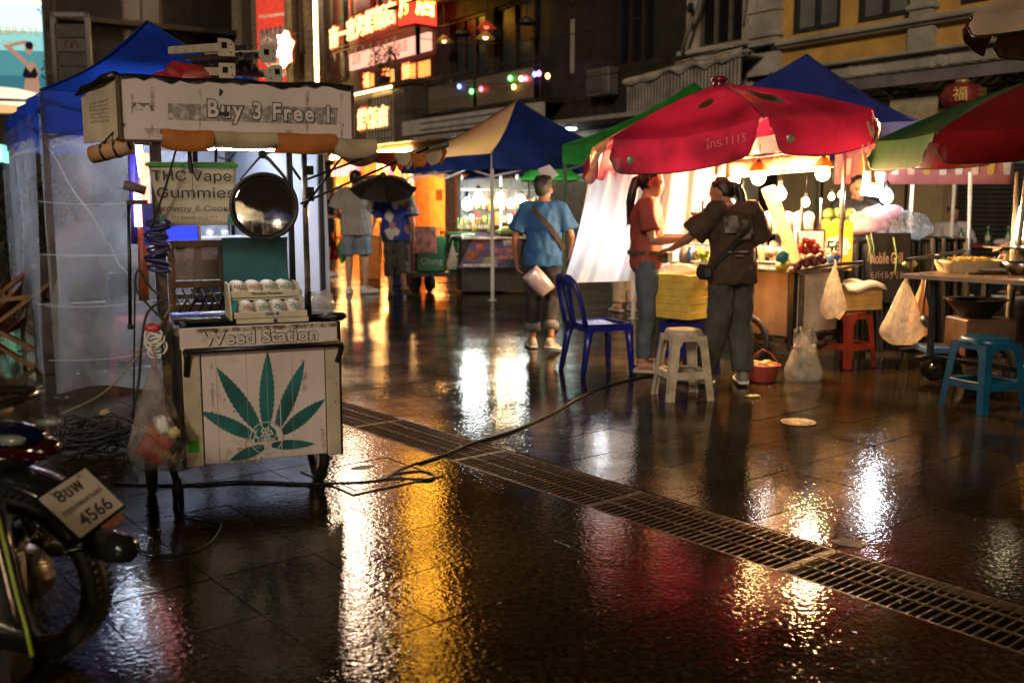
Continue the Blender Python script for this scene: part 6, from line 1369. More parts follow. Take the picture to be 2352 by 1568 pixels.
for px, py in ((1830, 580), (1848, 576), (1866, 577), (1882, 582), (1840, 567), (1858, 562), (1874, 568), (1850, 552), (1866, 554)):
    q = P(px, py, 7.72+.02*(k % 3)); fruit('rambutan', q, .028, RAMB, ['front left', 'front second', 'front third', 'front right', 'middle left', 'middle', 'middle right', 'top left', 'top right'][k]+' rambutan of the spiky red heap on the fruit cart', 'heap of rambutans', 1, 70, k); k += 1
for k, (px, py) in enumerate(((1832, 612), (1852, 606), (1870, 602), (1890, 598), (1842, 598), (1862, 592), (1882, 590), (1822, 622))):
    fruit('mangosteen', P(px, py, 7.62), .033, MANG, ['lower left', 'lower second', 'lower third', 'lower right', 'upper left', 'upper middle', 'upper right', 'lowest'][k]+' dark mangosteen in the net below the rambutans', 'mangosteens on the fruit cart', .9, 0, k)
for k in range(5):
    fruit('wrapped_fruit', P(1768+k*20, 582-3*k, 7.85), .042, (mat('pale_wrapped', (.6, .42, .26), .3, coat=.8), mat('pink_wrapped', (.62, .26, .16), .3, coat=.8))[k % 2], ['leftmost', 'second', 'middle', 'fourth', 'rightmost'][k]+' film wrapped fruit before the rambutan heap', 'film wrapped fruit', .9, 0, 30+k)
bwl = thing('blue_bowl', 'blue plastic bowl of pink fruit on the right end of the fruit cart', 'bowl', P(1912, 606, 7.85))
m = MB(); m.lathe([(.035, 0), (.065, .07), (.062, .07), (.03, .006)], 18, cap=False); m.lathe([(.035, 0), (0, 0.001)], 18); m.build('bowl', mat('mid_blue_plastic', (.03, .10, .25), .35), bwl)
for k in range(6): a = k; m = MB(); m.ball((.035*math.cos(a), .035*math.sin(a), .07+.012*(k % 2)), .022, 8, 6); m.build('fruit', mat('pink_fruit', (.6, .14, .10), .4), bwl)
one(crumple((0, 0, 0), (.045, .03, .05), 41), 'teal_bag', mat('teal_plastic', (.02, .22, .22), .3), 'knotted teal plastic bag beside the wrapped fruit', 'plastic bag', None, P(1797, 590, 7.5))
one(crumple((0, 0, 0), (.05, .04, .04), 42), 'yellow_bag', mat('yellow_plastic', (.5, .36, .03), .35), 'yellow plastic bag under the teal one on the fruit cart', 'plastic bag', None, P(1795, 614, 7.55))
tubem = film('cup_sleeve', (.95, .80, .62), .72, .2, 8, .45, .2)
tc_ = thing('cup_sleeve', 'tall leaning sleeve of stacked clear cups in front of the lamps', 'cup stack', P(1828, 600, 7.62))
ta, tb2 = V(0, 0, 0), P(1765, 432, 7.62)-P(1828, 600, 7.62); dvec = tb2.normalized(); QS = V(0, 0, 1).rotation_difference(dvec).to_matrix().to_4x4()
m = MB(); m.lathe([(.040, 0), (.056, tb2.length), (.05, tb2.length+.01)], 18, mx=QS); m.build('sleeve', tubem, tc_)
for k in range(14): m = MB(); z = tb2.length*(.12+k*.062); m.lathe([(.042+.014*z/tb2.length, z), (.045+.014*z/tb2.length, z+.004), (.042+.014*z/tb2.length, z+.008)], 18, mx=QS, cap=False); m.build('cup_rim', tubem, tc_)
# drink dispenser
dd_ = thing('drink_dispenser', 'clear drink dispenser with a flat lid and upright stick beside the women', 'dispenser', P(1612, 556, 8.35))
m = MB(); m.lathe([(.07, 0), (.085, .22)], 18, cap=False); m.build('jar', film('jar_plastic', (.9, .75, .6), .4, .08, 6, .3, .2), dd_)
m = MB(); m.lathe([(.095, .22), (.10, .235), (.095, .25), (0, .255)], 18); m.build('lid', mat('tan_lid', (.35, .22, .13), .4), dd_)
m = MB(); m.lathe([(.06, .02), (.07, .17), (0, .18)], 14); m.build('drink', mat('brown_drink', (.25, .10, .04), .3), dd_); m = MB(); m.tube([(0, 0, .05), (0, 0, .34)], .010, 6); m.build('stick', BLK, dd_)
# cream hanging board, paper scraps, bulbs
hb = thing('hanging_banner', 'cream cloth banner glowing under the red umbrella above the lamps', 'banner', V(0, 0, 0))
A_, B_ = P(1668, 372, 7.95), P(1908, 352, 8.0)
m = MB(); m.grid(lambda u, v: A_+(B_-A_)*u+V(0, .02*math.sin(u*8), -.13*v+.05*(1-v)*math.sin(u*3)*.2), 16, 4); o = m.build('cloth', mat('cream_cloth', (.70, .52, .30), .5, 0, .15, 5, .1, tl=.5), hb); o.modifiers.new('t', 'SOLIDIFY').thickness = .003
m = MB(); m.tube([A_+V(0, .01, .03), B_+V(0, .01, .03)], .012, 8); m.build('batten', DSTEEL, hb)
for u in (.25, .5, .8):
    for k in range(3): m = MB(); c = A_+(B_-A_)*u+V(0, -.02, .02); m.tube([c, c+V(.03*(k-1), -.01, .03-.03*k), c+V(.05*(k-1), -.015, -.05)], .004, 5); m.build('tie', mat('straw_tie', (.55, .38, .10), .6), hb)
WARM = glow('warm_bulb', (1, .58, .22), 760); COOL = glow('cool_bulb', (.86, .94, 1), 150)
def bulb(label, loc, mm, r=.045, cord=.3, shade=None, group='bare bulbs over the stalls'):
    t = thing('hanging_bulb', label, 'light bulb', loc, 0, group)
    m = MB(); m.lathe([(0, -r*1.1), (r*.7, -r*.8), (r, -.1*r), (r*.8, .6*r), (r*.35, 1.2*r)], 14); m.build('bulb', mm, t)
    m = MB(); m.lathe([(r*.4, r*1.2), (r*.42, r*2.2), (.006, r*2.6)], 10); m.build('socket', BLK, t)
    m = MB(); m.tube([(0, 0, r*2.5), (.01, 0, r*2.5+cord)], .004, 5); m.build('cord', BLK, t)
    if shade: m = MB(); m.lathe([(r*.5, r*2.2), (r*1.5, r*.9), (r*1.45, r*.85), (r*.45, r*2.1)], 14, cap=False); m.build('shade', shade, t)
    return t
AMB = mat('amber_lampshade', (.45, .16, .04), .4, tl=.5)
bulb('warm bulb nearest the left post under the red umbrella', P(1686, 412, 8.15), WARM, .05, .2)
bulb('warm bulb with an amber shade in the middle under the red umbrella', P(1742, 408, 7.9), WARM, .055, .12, AMB)
bulb('warm bulb with an amber shade by the right post of the fruit stall', P(1890, 398, 7.85), WARM, .055, .12, AMB)
bulb('cool white bulb behind the leaning cup sleeve', P(1792, 446, 8.3), COOL, .05, .3)
bulb('small amber bulb left of the pair behind the fruit stall', P(1910, 452, 9.2), glow('small_bulb', (1, .58, .2), 20), .03, .3); bulb('small amber bulb right of the pair behind the fruit stall', P(1932, 447, 9.2), glow('small_bulb'), .03, .3)
bulb('white bulb above the plastic wrapped goods right of the fruit stall', P(2036, 452, 8.9), COOL, .055, .15)
bulb('white bulb glowing behind the hanging plastic curtain', P(1384, 535, 9.45), glow('curtain_bulb', (.90, .95, 1), 75), .06, .8)
CUR = film('curtain_film', (.94, .93, .94), .86, .14, 6, .72, .5, .6, .08)
def cur(u, v):
    xl = 1352-58*v**1.4; xr = 1668+10*v; yb = (650-12*u) if u < .5 else 644
    px = xl+(xr-xl)*u; py = (396-26*u)+(yb-396+26*u)*v
    q = P(px, py, 8.95+.07*math.sin(u*17+v*2)*(.3+v)+.035*math.sin(u*37+2*v)+.02*math.sin(u*71+v*5)); return q
sheet('plastic_curtain', 'glowing milky plastic curtain hanging behind the woman in red', 'plastic sheet', cur, 90, 24, CUR, th=0)
# boxes and bags
FOAM = mat('yellow_foam', (.72, .50, .085), .55, 0, .12, 9, .12, 90); FOAM2 = mat('wood_grain_foam', (.52, .32, .09), .55, 0, .2, 6, .12, 90)
def foam_box(label, loc, rz, w, d, h, mm, grooves=4):
    t = thing('foam_box', label, 'box', loc, rz, 'foam boxes')
    rings = []
    for k in range(grooves+1):
        z0, z1 = h*k/(grooves+1), h*(k+1)/(grooves+1)
        m = MB(); m.bbox((0, 0, (z0+z1)/2), (w-.004*(k % 2), d-.004*(k % 2), z1-z0-.001), .0025); m.build('band' if k < grooves else 'lid', mm, t)
    return t
yb_ = G(1565, 745, .45); fb = V(yb_.x-.02, yb_.y+.36, .452)
foam_box('large yellow foam box on the royal blue stool', V(1.34, 7.62, .452), 40, .46, .42, .33, FOAM, 5)
one(crumple((0, 0, .03), (.13, .08, .045), 51, 18, 10, .3), 'white_bag', film('white_bag_film', (.92, .88, .82), .75, .25, 8, .4, .7), 'crumpled white plastic bag lying on the yellow foam box', 'plastic bag', None, V(1.27, 7.52, .785))
gb_ = thing('salad_bowl', 'white bowl of green leaves on the yellow foam box', 'bowl', V(1.48, 7.60, .785))
m = MB(); m.lathe([(.06, 0), (.105, .09), (.10, .09), (.055, .008)], 20, cap=False); m.lathe([(.06, 0), (0, .002)], 20); m.build('bowl', WHITE, gb_)
m = MB(); rr = random.Random(3)
for k in range(40): c = V(rr.uniform(-.07, .07), rr.uniform(-.07, .07), .085+rr.uniform(0, .04)); e = Euler((rr.uniform(-1, 1), rr.uniform(-1, 1), rr.uniform(0, 6))).to_matrix(); m.add([c, c+e @ V(.03, .02, .01), c+e @ V(.06, 0, 0), c+e @ V(.03, -.02, .01)], [(0, 1, 2, 3)])
o = m.build('leaves', mat('lettuce', (.22, .36, .04), .5), gb_); o['kind'] = 'stuff'
for k in range(4): m = MB(); q = V(1.33+.03*k, 7.5+.05*k, .82); one(crumple((0, 0, .05), (.05, .05, .08), 60+k), 'goods_bag', (bagm, mat('orange_wrap', (.55, .2, .05), .4), mat('blue_wrap', (.05, .12, .3), .4), mat('grey_wrap', (.25, .25, .24), .4))[k], ['clear', 'orange', 'blue', 'grey'][k]+' knotted bag between the two women', 'plastic bag', None, fw(-.02, .9+.09*k, CT_+.01))
q = G(1945, 843); foam_box('wood coloured foam box on the orange red stool', V(q.x+.06, q.y+.13, .462), 22, .36, .30, .20, FOAM2, 4)
PAPER = mat('white_paper', (.70, .64, .55), .6, 0, .1, 6, .1, tl=.2)
def pap(u, v): c = V(q.x+.04, q.y+.10, .672); x, y = -.20+.40*u, -.19+.30*v; z = -.9*max(0, -.15-y)-.02*math.sin(u*7)+.012*math.sin(v*9); a = R(22); return c+V(x*math.cos(a)-y*math.sin(a), x*math.sin(a)+y*math.cos(a), z)
sheet('paper_sheet', 'white paper draped over the wood coloured foam box', 'paper', pap, 12, 12, PAPER)
WB = film('white_carrier', (.90, .82, .72), .46, .16, 16, .4, .9, .6, .2)
def hb_at(label, px, pyt, pyb, Y, wpx, mm, seed, dpt=.6, folds=6):
    a, b = P(px, pyt, Y), P(px, pyb, Y); return hang_bag('carrier_bag', label, V(b.x, Y, b.z), wpx/2308*Y, a.z-b.z, wpx/2308*Y*dpt, mm, seed, 0, .12, folds=folds)
hb_at('white carrier bag hanging from the fruit cart push bar', 1912, 612, 730, 7.4, 58, WB, 71)
hb_at('large white knotted bag hanging under the right table corner', 2072, 645, 788, 7.2, 98, WB, 72, .6, 8)
hb_at('peach carrier bag hanging behind the large white bag', 2110, 655, 770, 7.5, 55, film('peach_carrier', (.85, .55, .33), .9, .3, 7, .3, .5), 73)
tq = G(1855, 876)
tb_ = thing('rubbish_bag', 'clear rubbish bag of peelings standing on the paving beside the cart', 'rubbish bag', V(tq.x, tq.y+.10, 0), 10)
rings = []
for i in range(11):
    f = i/10; k = (.75+.25*math.sin(PI*min(1, f*1.4+.25)))*(1-.35*max(0, f-.55)/.45); rings.append([V(.145*k*(1+.06*math.sin(7*a+f*3)+.04*math.sin(12*a))*math.cos(a), .12*k*(1+.06*math.cos(6*a))*math.sin(a), .30*f+(.06*math.sin(2*a) if i == 10 else 0)) for a in [2*PI*j/28 for j in range(28)]])
m = MB(); m.loft(rings, False); m.build('film', film('rubbish_film', (.85, .84, .80), .34, .1, 10, .3, .9), tb_)
for s in (-1, 1): m = MB(); m.tube([(s*.08, 0, .28), (s*.07, .02, .37), (s*.03, .02, .40), (s*.02, 0, .30)], [.018, .014, .012, .014], 6); m.build('handle', bagm, tb_)
for k in range(18): rr = random.Random(k+90); m = crumple((rr.uniform(-.08, .08), rr.uniform(-.06, .06), .03+.012*k), (rr.uniform(.03, .055), rr.uniform(.02, .04), rr.uniform(.015, .03)), k, 10, 7, .3); m.build('peeling', (mat('green_peel', (.10, .14, .03), .5), mat('yellow_peel', (.34, .26, .05), .5), mat('brown_peel', (.10, .06, .03), .5))[k % 3], tb_)
bs = thing('fruit_basket', 'pink plastic basin of mangoes on the wet paving', 'basin', V(G(1760, 880).x, G(1760, 880).y+.11, 0))
m = MB(); m.lathe([(.085, 0), (.095, .008), (.125, .12), (.132, .125), (.128, .13), (.118, .12), (.088, .012)], 24, cap=False); m.lathe([(.088, .010), (0, .011)], 24); m.build('basin', mat('pink_plastic', (.45, .09, .07), .35), bs)
for k in range(7): a = k*.9; m = MB(); m.ball((.062*math.cos(a)*(k > 0), .06*math.sin(a)*(k > 0), .11+.015*(k % 2)), (.045, .032, .028), 10, 7); m.build('mango', MGO, bs)
m = MB(); m.tube([(-.12, 0, .12), (-.06, 0, .20), (.0, .02, .235), (.06, 0, .20), (.12, 0, .12)], .004, 5); m.build('handle', mat('pink_plastic'), bs)
one(crumple((0, 0, .008), (.05, .035, .012), 81, 12, 8), 'leaf_scrap', mat('yellow_green_scrap', (.38, .34, .04), .5), 'yellow green leaf scrap on the wet paving', 'scrap', None, G(1728, 912))
one(crumple((0, 0, .003), (.06, .045, .005), 82, 14, 8, .4), 'paper_scrap', film('wet_scrap', (.8, .72, .58), .5, .1, 20, .2, .8), 'wet paper scrap beside the drain grate under the reflections', 'scrap', None, gp(D1+.10, 2.05))

# ---- grill stand, coconuts, wrapped goods
gs = thing('grill_stand', 'black draped grill stand with lettered board right of the fruit stall', 'stall', P(2000, 640, 9.0), 12); gs.location.z = 0
BAGB = mat('black_plastic', (.010, .010, .011), .35, 0, .3, 6, .3, 12)
m = MB(); m.grid(lambda u, v: V(-.42+1.15*u, -.30+.03*math.sin(u*60)+.02*math.sin(u*23)-.08*v, .98*(1-v)+.03), 80, 6); m.build('drape', BAGB, gs)
m = MB(); m.grid(lambda u, v: V(.73+.02*math.sin(u*40)+.05*v, -.30+.9*u, .98*(1-v)+.03), 30, 6); m.build('drape', BAGB, gs)
m = MB(); m.bbox((.155, .12, .99), (1.15, .86, .03), .004); m.build('table_top', BAGB, gs)
for x in (-.38, .68):
    for y in (-.22, .5): m = MB(); m.bar((x, y, 0), (x, y, .98), .04); m.build('leg', BLK, gs)
m = MB(); m.bbox((-.06, -.40, .76), (.38, .012, .60), .003, (-5, 0, 0)); bd = m.build('board', mat('black_board', (.016, .015, .016), .5), gs)
PKL = mat('pale_letter', (.52, .36, .28), .5)
text('Mobile Grill', gs, PKL, .135, (-.115, -.412, .84), (85, 0, 0), off=.003, scale_to=.31); text('モバイルグリル', gs, PKL, .075, (-.11, -.424, .695), (85, 0, 0), scale_to=.32)
s5 = thing('price_sign', 'orange and white 50B price sign below the green coconuts', 'sign', P(1922, 566, 8.35), 6)
m = MB(); m.box((0, 0, 0), (.27, .012, .40)); m.build('board', mat('orange_sign', (.62, .22, .02), .5, 0, .5, 8, 0, col2=(.55, .42, .04)), s5)
m = MB(); m.prism([(.115*math.cos(a)*(1+.1*math.cos(8*a)), .085*math.sin(a)*(1+.1*math.cos(8*a))-.0) for a in [2*PI*k/32 for k in range(32)]], .007, .009, BZ); m.build('burst', WHITE, s5)
text('50', s5, INK, .15, (-.025, -.0105, -.012), off=.003); text('B.', s5, INK, .05, (.085, -.0105, -.025))
cn = ['front row far left', 'front row second', 'front row third', 'front row right', 'upper row left', 'upper row second', 'upper row third', 'upper row right']
for k, (px, py) in enumerate(((1897, 516), (1922, 516), (1950, 517), (1976, 520), (1903, 492), (1926, 490), (1952, 492), (1972, 497))):
    fruit('green_coconut', P(px, py, 8.75+(.1 if k > 3 else 0)), .056 if k < 7 else .05, COCO, cn[k]+' green coconut of the pile', 'pile of green coconuts', .95, 0, 50+k)
m = MB(); m.bbox((0, 0, 0), (.45, .35, .03), .004); one(m, 'coconut_shelf', BROWNW, 'wooden shelf under the pile of green coconuts', 'shelf', None, P(1935, 534, 8.85), (0, 0, 6))
m = MB(); m.bar((-.18, 0, 0), (-.18, 0, -1.05), .03); m.bar((.18, 0, 0), (.18, 0, -1.05), .03) if False else None; one(m, 'shelf_post', DSTEEL, 'steel post carrying the coconut shelf', 'post', None, P(1935, 534, 8.9))
one(crumple((0, 0, .0), (.25, .13, .10), 91, 26, 16, .30), 'flower_bag', film('flower_film', (.80, .62, .68), .55, .12, 9, .3, 1.0, .8, .15), 'pink flowered plastic bundle under the white bulb', 'plastic bag', None, P(2000, 506, 8.75), (0, -22, 0))
one(crumple((0, 0, .0), (.27, .18, .14), 92, 26, 16, .35), 'clear_cover', film('grey_clear_film', (.70, .72, .74), .26, .08, 22, .3, 1.0, .8, .2), 'clear crumpled plastic cover over the black draped stand', 'plastic sheet', None, P(2068, 520, 8.85))
for k, (px, y0, y1) in enumerate(((2000, 535, 605), (1990, 540, 600), (2052, 545, 630))): 
    a, b = P(px, y0, 8.55), P(px+4, y1, 8.55); m = MB(); m.tube([a, (a+b)/2+V(.02, 0, 0), b], .006, 5); one(m, 'green_ribbon', mat('lime_ribbon', (.35, .5, .12), .5), ['left', 'short left', 'right'][k]+' lime green ribbon tied on the black drape', 'ribbon', 'lime ribbons')
m = MB(); m.bbox((0, 0, 0), (.20, .012, .24), .002, (0, 6, 0)); pc_ = one(m, 'picture_card', WHITE, 'white card with a mango picture hanging by the white bulb', 'card', None, P(2004, 420, 9.1), (0, 0, 5))
m = MB(); m.prism([(.05*math.cos(a)+.02, .03*math.sin(a)) for a in [2*PI*k/16 for k in range(16)]], .007, .009, BZ); m.build('mango_print', MGO, pc_)
jb = thing('juice_banner', 'pink banner printed with juice cups under the violet blue tent', 'banner', P(2120, 372, 9.6), 3)
m = MB(); m.grid(lambda u, v: V(-.85+1.75*u, .01*math.sin(u*14), .19-.40*v), 24, 3); m.build('cloth', mat('pink_print_cloth', (.52, .20, .22), .5, 0, .2, 3, .1, tl=.3), jb).modifiers.new('t', 'SOLIDIFY').thickness = .003
for k in range(11):
    x = -.74+k*.155; m = MB(); m.prism([(x-.03, -.12), (x+.03, -.12), (x+.042, .03), (x-.042, .03)], .020, .023, BZ); m.build('cup_print', mat('cup_print_%d' % (k % 4), ((.60, .42, .34), (.42, .26, .05), (.24, .30, .08), (.34, .12, .24))[k % 4], .5), jb)
    m = MB(); m.prism([(x+.03*math.cos(a), .11+.03*math.sin(a)) for a in [2*PI*i/10 for i in range(10)]], .020, .023, BZ); m.build('fruit_print', mat('cup_print_%d' % ((k+2) % 4)), jb)

# ---- table stall at the right edge
TQ_ = P(2075, 628, 6.85); tzt = TQ_.z
rt = thing('stall_table', 'long worn wooden stall table with iron frame and caster at the right edge', 'table', V(TQ_.x, TQ_.y, 0), -51)
m = MB(); m.bbox((.75, .48, tzt-.012), (1.5, 1.0, .022), .003, (0, 0, 0)); m.build('table_top', mat('worn_table_wood', (.22, .13, .07), .28, 0, .3, 5, .1, dirt=.4), rt)
m = MB(); m.bbox((.75, -.024, tzt-.016), (1.5, .01, .03), .002); m.build('table_edge', mat('pale_edge', (.34, .27, .20), .4), rt)
IRON = mat('blue_grey_iron', (.035, .045, .05), .45, .4, .3, 12, .1)
for x, y in ((.16, .12), (1.02, .14), (1.42, .1), (.16, .85), (1.42, .85)): m = MB(); m.bar((x, y, .26), (x, y, tzt-.02), .035); m.build('leg', IRON, rt)
for a, b in (((.16, .12, .26), (1.42, .12, .23)), ((.16, .85, .26), (1.42, .85, .26)), ((.16, -.05, .26), (.10, .85, .26)), ((-.16, .30, .25), (-.05, .80, .25)), ((-.16, .58, .23), (.16, .6, .25))): m = MB(); m.bar(a, b, .045, .03); m.build('frame_bar', BLK, rt)
m = MB(); m.bar((-.02, .06, tzt+.09), (.02, .80, tzt+.13), .022); m.build('side_rail', IRON, rt)
for x, z in ((.10, .09), (.70, .12)): m = MB(); m.bar((0, x, tzt-.0), (0, x, tzt+z), .02); m.build('rail_post', RUST, rt)
cw_ = thing('caster', 'caster', 'wheel') if False else None
q = G(2140, 874)-rt.location; MXr = Matrix.Rotation(R(51), 4, 'Z')
lq = MXr @ V(q.x, q.y, 0)
co = bpy.data.objects.new('caster_wheel', None); COL.objects.link(co); co.parent = rt; co.location = (lq.x, lq.y+.02, .10); co.rotation_euler = (0, 0, R(110))
m = MB(); m.lathe([(.03, -.022), (.085, -.022), (.10, -.012), (.10, .012), (.085, .022), (.03, .022)], 24, mx=Matrix.Rotation(PI/2, 4, 'Y')); m.build('tyre', BLKR, co)
m = MB(); m.lathe([(.03, -.03), (.03, .03)], 12, mx=Matrix.Rotation(PI/2, 4, 'Y')); m.build('hub', DSTEEL, co)
for s in (-1, 1): m = MB(); m.bar((s*.03, 0, 0), (s*.03, .02, .15), .03, .006); m.build('fork', BLK, co)
cart_wheel(rt, (.42, .38, .21), .21, 110, .035, 18)
tr = thing('noodle_tray', 'cloth covered tray of yellow noodles on the stall table', 'tray', P(2230, 605, 7.0), 3); tr.location.z = tzt
m = MB(); m.loft([sq(.19, 0, 4, 24), sq(.215, .06, 4, 24), sq(.215, .085, 4, 24), sq(.195, .085, 4, 24), sq(.18, .05, 4, 24)], False); o = m.build('cloth_wrap', mat('cream_wrap', (.55, .43, .26), .6, 0, .2, 6, .3, 12), tr); o.scale = (1.05, .75, 1)
m = MB()
rr = random.Random(8)
for k in range(130): c = V(rr.uniform(-.13, .13), rr.uniform(-.09, .09), .07+rr.uniform(0, .03)); a = rr.uniform(0, 6); m.tube([c, c+V(.02*math.cos(a), .02*math.sin(a), .008), c+V(.04*math.cos(a+.8), .04*math.sin(a+.8), 0)], .003, 4)
o = m.build('noodles', mat('noodle', (.70, .45, .06), .4), tr); o['kind'] = 'stuff'
m = MB(); m.box((0, 0, .045), (.32, .22, .03)); m.build('tray_base', STEEL, tr)
for s in (-1, 1): m = MB(); m.tube([(s*.20, -.04, .06), (s*.235, -.04, .12), (s*.235, .04, .12), (s*.20, .04, .06)], .006, 6); m.build('handle', STEEL, tr)
bo_ = thing('steel_bowl', 'steel mixing bowl cut by the right edge of the table', 'bowl', P(2342, 618, 6.75)); bo_.location.z = tzt
m = MB(); m.lathe([(.05, 0), (.09, .04), (.115, .085), (.112, .085), (.085, .04), (.045, .005)], 24, cap=False); m.lathe([(.05, 0), (0, .001)], 24); m.build('bowl', STEEL, bo_)
gl = thing('glass_case', 'low glass case on the right end of the stall table', 'glass case', P(2325, 600, 7.05), 3); gl.location.z = tzt
for z in (.02, .17): m = MB(); m.bbox((.1, 0, z), (.5, .25, .012), .002); m.build('case_frame', STEEL, gl)
m = MB(); m.box((.1, -.12, .095), (.48, .004, .14)); m.build('case_glass', film('case_glass_film', (.9, .85, .75), .15, .05, 3, .2, .05), gl)
for k, (x, z) in enumerate(((.30, .09), (.46, .10))): pass
one(crumple((0, 0, .006), (.08, .04, .012), 95, 14, 8), 'black_cloth', BLK, 'flat black cloth on the stall table edge', 'cloth', None, P(2245, 632, 6.75))
one(crumple((0, 0, .01), (.12, .06, .015), 96, 14, 8), 'white_cloth', PAPER, 'wet white cloth lying on the stall table', 'cloth', None, P(2292, 622, 6.82))
one(crumple((0, 0, .02), (.05, .03, .03), 97, 14, 8), 'green_scrap', mat('lime_scrap', (.42, .5, .10), .5), 'lime green vegetable end hanging at the table corner', 'scrap', None, P(2090, 612, 6.95))
ld_ = thing('steel_ladle', 'steel ladle hanging with its bowl below the table corner', 'ladle', P(2132, 735, 7.05))
m = MB(); m.lathe([(0, -.055), (.04, -.045), (.062, 0), (.058, 0), (.038, -.04)], 18, cap=False, mx=Matrix.Rotation(R(50), 4, 'Y')); m.build('ladle_bowl', STEEL, ld_); m = MB(); m.tube([(-.04, 0, .03), (-.03, 0, .3)], .007, 6); m.build('handle', DSTEEL, ld_)
m = MB(); m.lathe([(.10, 0), (.20, .12), (.215, .13), (.19, .12)], 22, cap=False); m.lathe([(.1, 0), (0, 0)], 22); one(m, 'dark_wok', mat('wok_iron', (.03, .026, .022), .35, .6), 'large dark wok on the shelf below the stall table', 'wok', None, rt.location+V(.55, .08, .52))
m = MB(); m.bbox((0, 0, .13), (.36, .3, .26), .01); one(m, 'brown_crate', mat('dark_brown_crate', (.10, .05, .025), .5, 0, .3, 6, .2), 'dark brown crate on the lower bars of the stall table', 'crate', None, rt.location+V(.58, .06, .26), (0, 0, 5))
m = MB(); m.bbox((0, 0, .02), (.3, .25, .04), .004); one(m, 'blue_board', mat('blue_plank', (.04, .10, .22), .5), 'blue board lying on the lower bars of the stall table', 'board', None, rt.location+V(.34, .12, .275))
lm = thing('table_lamp', 'glowing cream lamp cylinder cut by the right edge above the table', 'lamp', P(2352, 500, 7.4))
m = MB(); m.lathe([(.05, -.16), (.062, -.14), (.035, .08), (.02, .09)], 16); m.build('globe', glow('cream_lamp', (1, .78, .45), 14), lm); m = MB(); m.tube([(0, 0, .08), (0, 0, .5)], .006, 5); m.build('cord', BLK, lm)
stick('umbrella_pole', 'white pole standing behind the stall table in front of the seated man', 'pole', V(P(2229, 640, 9.4).x, 9.4, 0), P(2229, 395, 9.4), .020, WPOLE)
stick('tent_pole', 'pale pole standing close to the right edge', 'pole', V(P(2322, 640, 7.6).x, 7.6, 0), P(2338, 395, 7.6), .020, mat('pale_steel', (.5, .42, .34), .35, .5))
# ---- diners' table behind
dt = thing('dining_table', 'red edged table with bottles in front of the roller shutter', 'table', V(P(2240, 560, 14).x, 14.0, 0), -8)
m = MB(); m.bbox((0, 0, .74), (1.7, .8, .03), .005); m.build('table_top', mat('dark_red_table', (.22, .02, .02), .4), dt)
for x in (-.75, .75):
    for y in (-.34, .34): m = MB(); m.bar((x, y, 0), (x, y, .73), .04); m.build('leg', BLK, dt)
def bottle(loc, label, mm, h=.24, r=.035, group='bottles on the tables'):
    t = thing('bottle', label, 'bottle', loc, 0, group); m = MB(); m.lathe([(r*.95, 0), (r, .01), (r, h*.6), (r*.4, h*.76), (r*.36, h*.95)], 12); m.build('body', mm, t); m = MB(); m.lathe([(r*.4, h*.95), (r*.4, h), (0, h)], 10); m.build('cap', WHITE, t); m = MB(); m.lathe([(r*1.02, h*.22), (r*1.02, h*.48)], 12, cap=False); m.build('label_band', CREAM, t)
GRB = mat('green_glass', (.03, .16, .04), .12); BRB = mat('amber_glass', (.35, .14, .02), .12); RDB = mat('red_sauce', (.35, .02, .01), .25); YLB = mat('yellow_sauce', (.55, .38, .04), .25)
for k, x in enumerate((-.25, .12, .40)): bottle(dt.location+V(x, -.1, .756), ['left', 'middle', 'right'][k]+' green bottle on the diners table', GRB)
for k, x in enumerate((-.45, .25)): m = MB(); m.ball((0, 0, .03), (.12, .09, .05), 12, 8); one(m, 'food_dish', PAPER, ['left', 'right'][k]+' white dish of food on the diners table', 'dish', 'dishes on the diners table', dt.location+V(x, -.25, .757))

# ---- far food stall with the lamps, green cooler cart, menu boards
fsx = thing('food_stall', 'brightly lamp lit food stall counter under the navy awning', 'stall', V(P(1165, 560, 15.0).x, 15.0, 0), 12)
m = MB(); m.bbox((0, 0, .82), (1.5, .7, .04), .005); m.build('counter', STEEL, fsx); m = MB(); m.box((0, .05, .42), (1.45, .55, .78)); m.build('body', mat('dark_stall_body', (.03, .03, .03), .5), fsx)
m = MB(); m.box((.1, .6, 1.35), (1.5, .03, .7)); m.build('back_board', mat('grey_stall_board', (.07, .07, .065), .5, 0, .3, 5), fsx)
for x in (-.6, .0, .6): m = MB(); m.bar((x, .5, .8), (x, .5, 1.75), .03); m.build('post', WPOLE, fsx)
m = MB(); m.bar((-.7, .0, 1.52), (.75, .0, 1.52), .025); m.build('lamp_rail', WPOLE, fsx)
m = MB(); m.bbox((.25, -.15, .90), (.85, .4, .06), .01); m.build('food_tray', mat('leaf_tray', (.16, .22, .03), .5), fsx)
rr = random.Random(4)
for k in range(12): m = crumple((-.08+.06*k, -.16+rr.uniform(-.1, .1), .95), (.06, .05, .03), k, 10, 6); m.build('food_pile', (mat('pale_food', (.6, .45, .2), .5), mat('lime_food', (.42, .45, .06), .5))[k % 2], fsx)
for k, (px, py, Y, mm) in enumerate(((1073, 470, 14.7, 'c'), (1099, 456, 15.0, 'c'), (1150, 452, 15.0, 'w'), (1172, 468, 15.1, 'w'), (1196, 458, 15.1, 'c'), (1212, 470, 15.2, 'c'))):
    bulb(['large white lamp farthest left on the lamp lit stall', 'second large white lamp of the lamp lit stall', 'warm lamp behind the white tent leg', 'warm lamp just right of the white tent leg', 'cool lamp between tent leg and man in blue', 'cool lamp next to the man in blue'][k], P(px, py, Y), glow('far_cool', (.88, 1, .93), 65) if mm == 'c' else glow('far_warm', (1, .74, .42), 75), .075 if k < 2 else .055, .25)
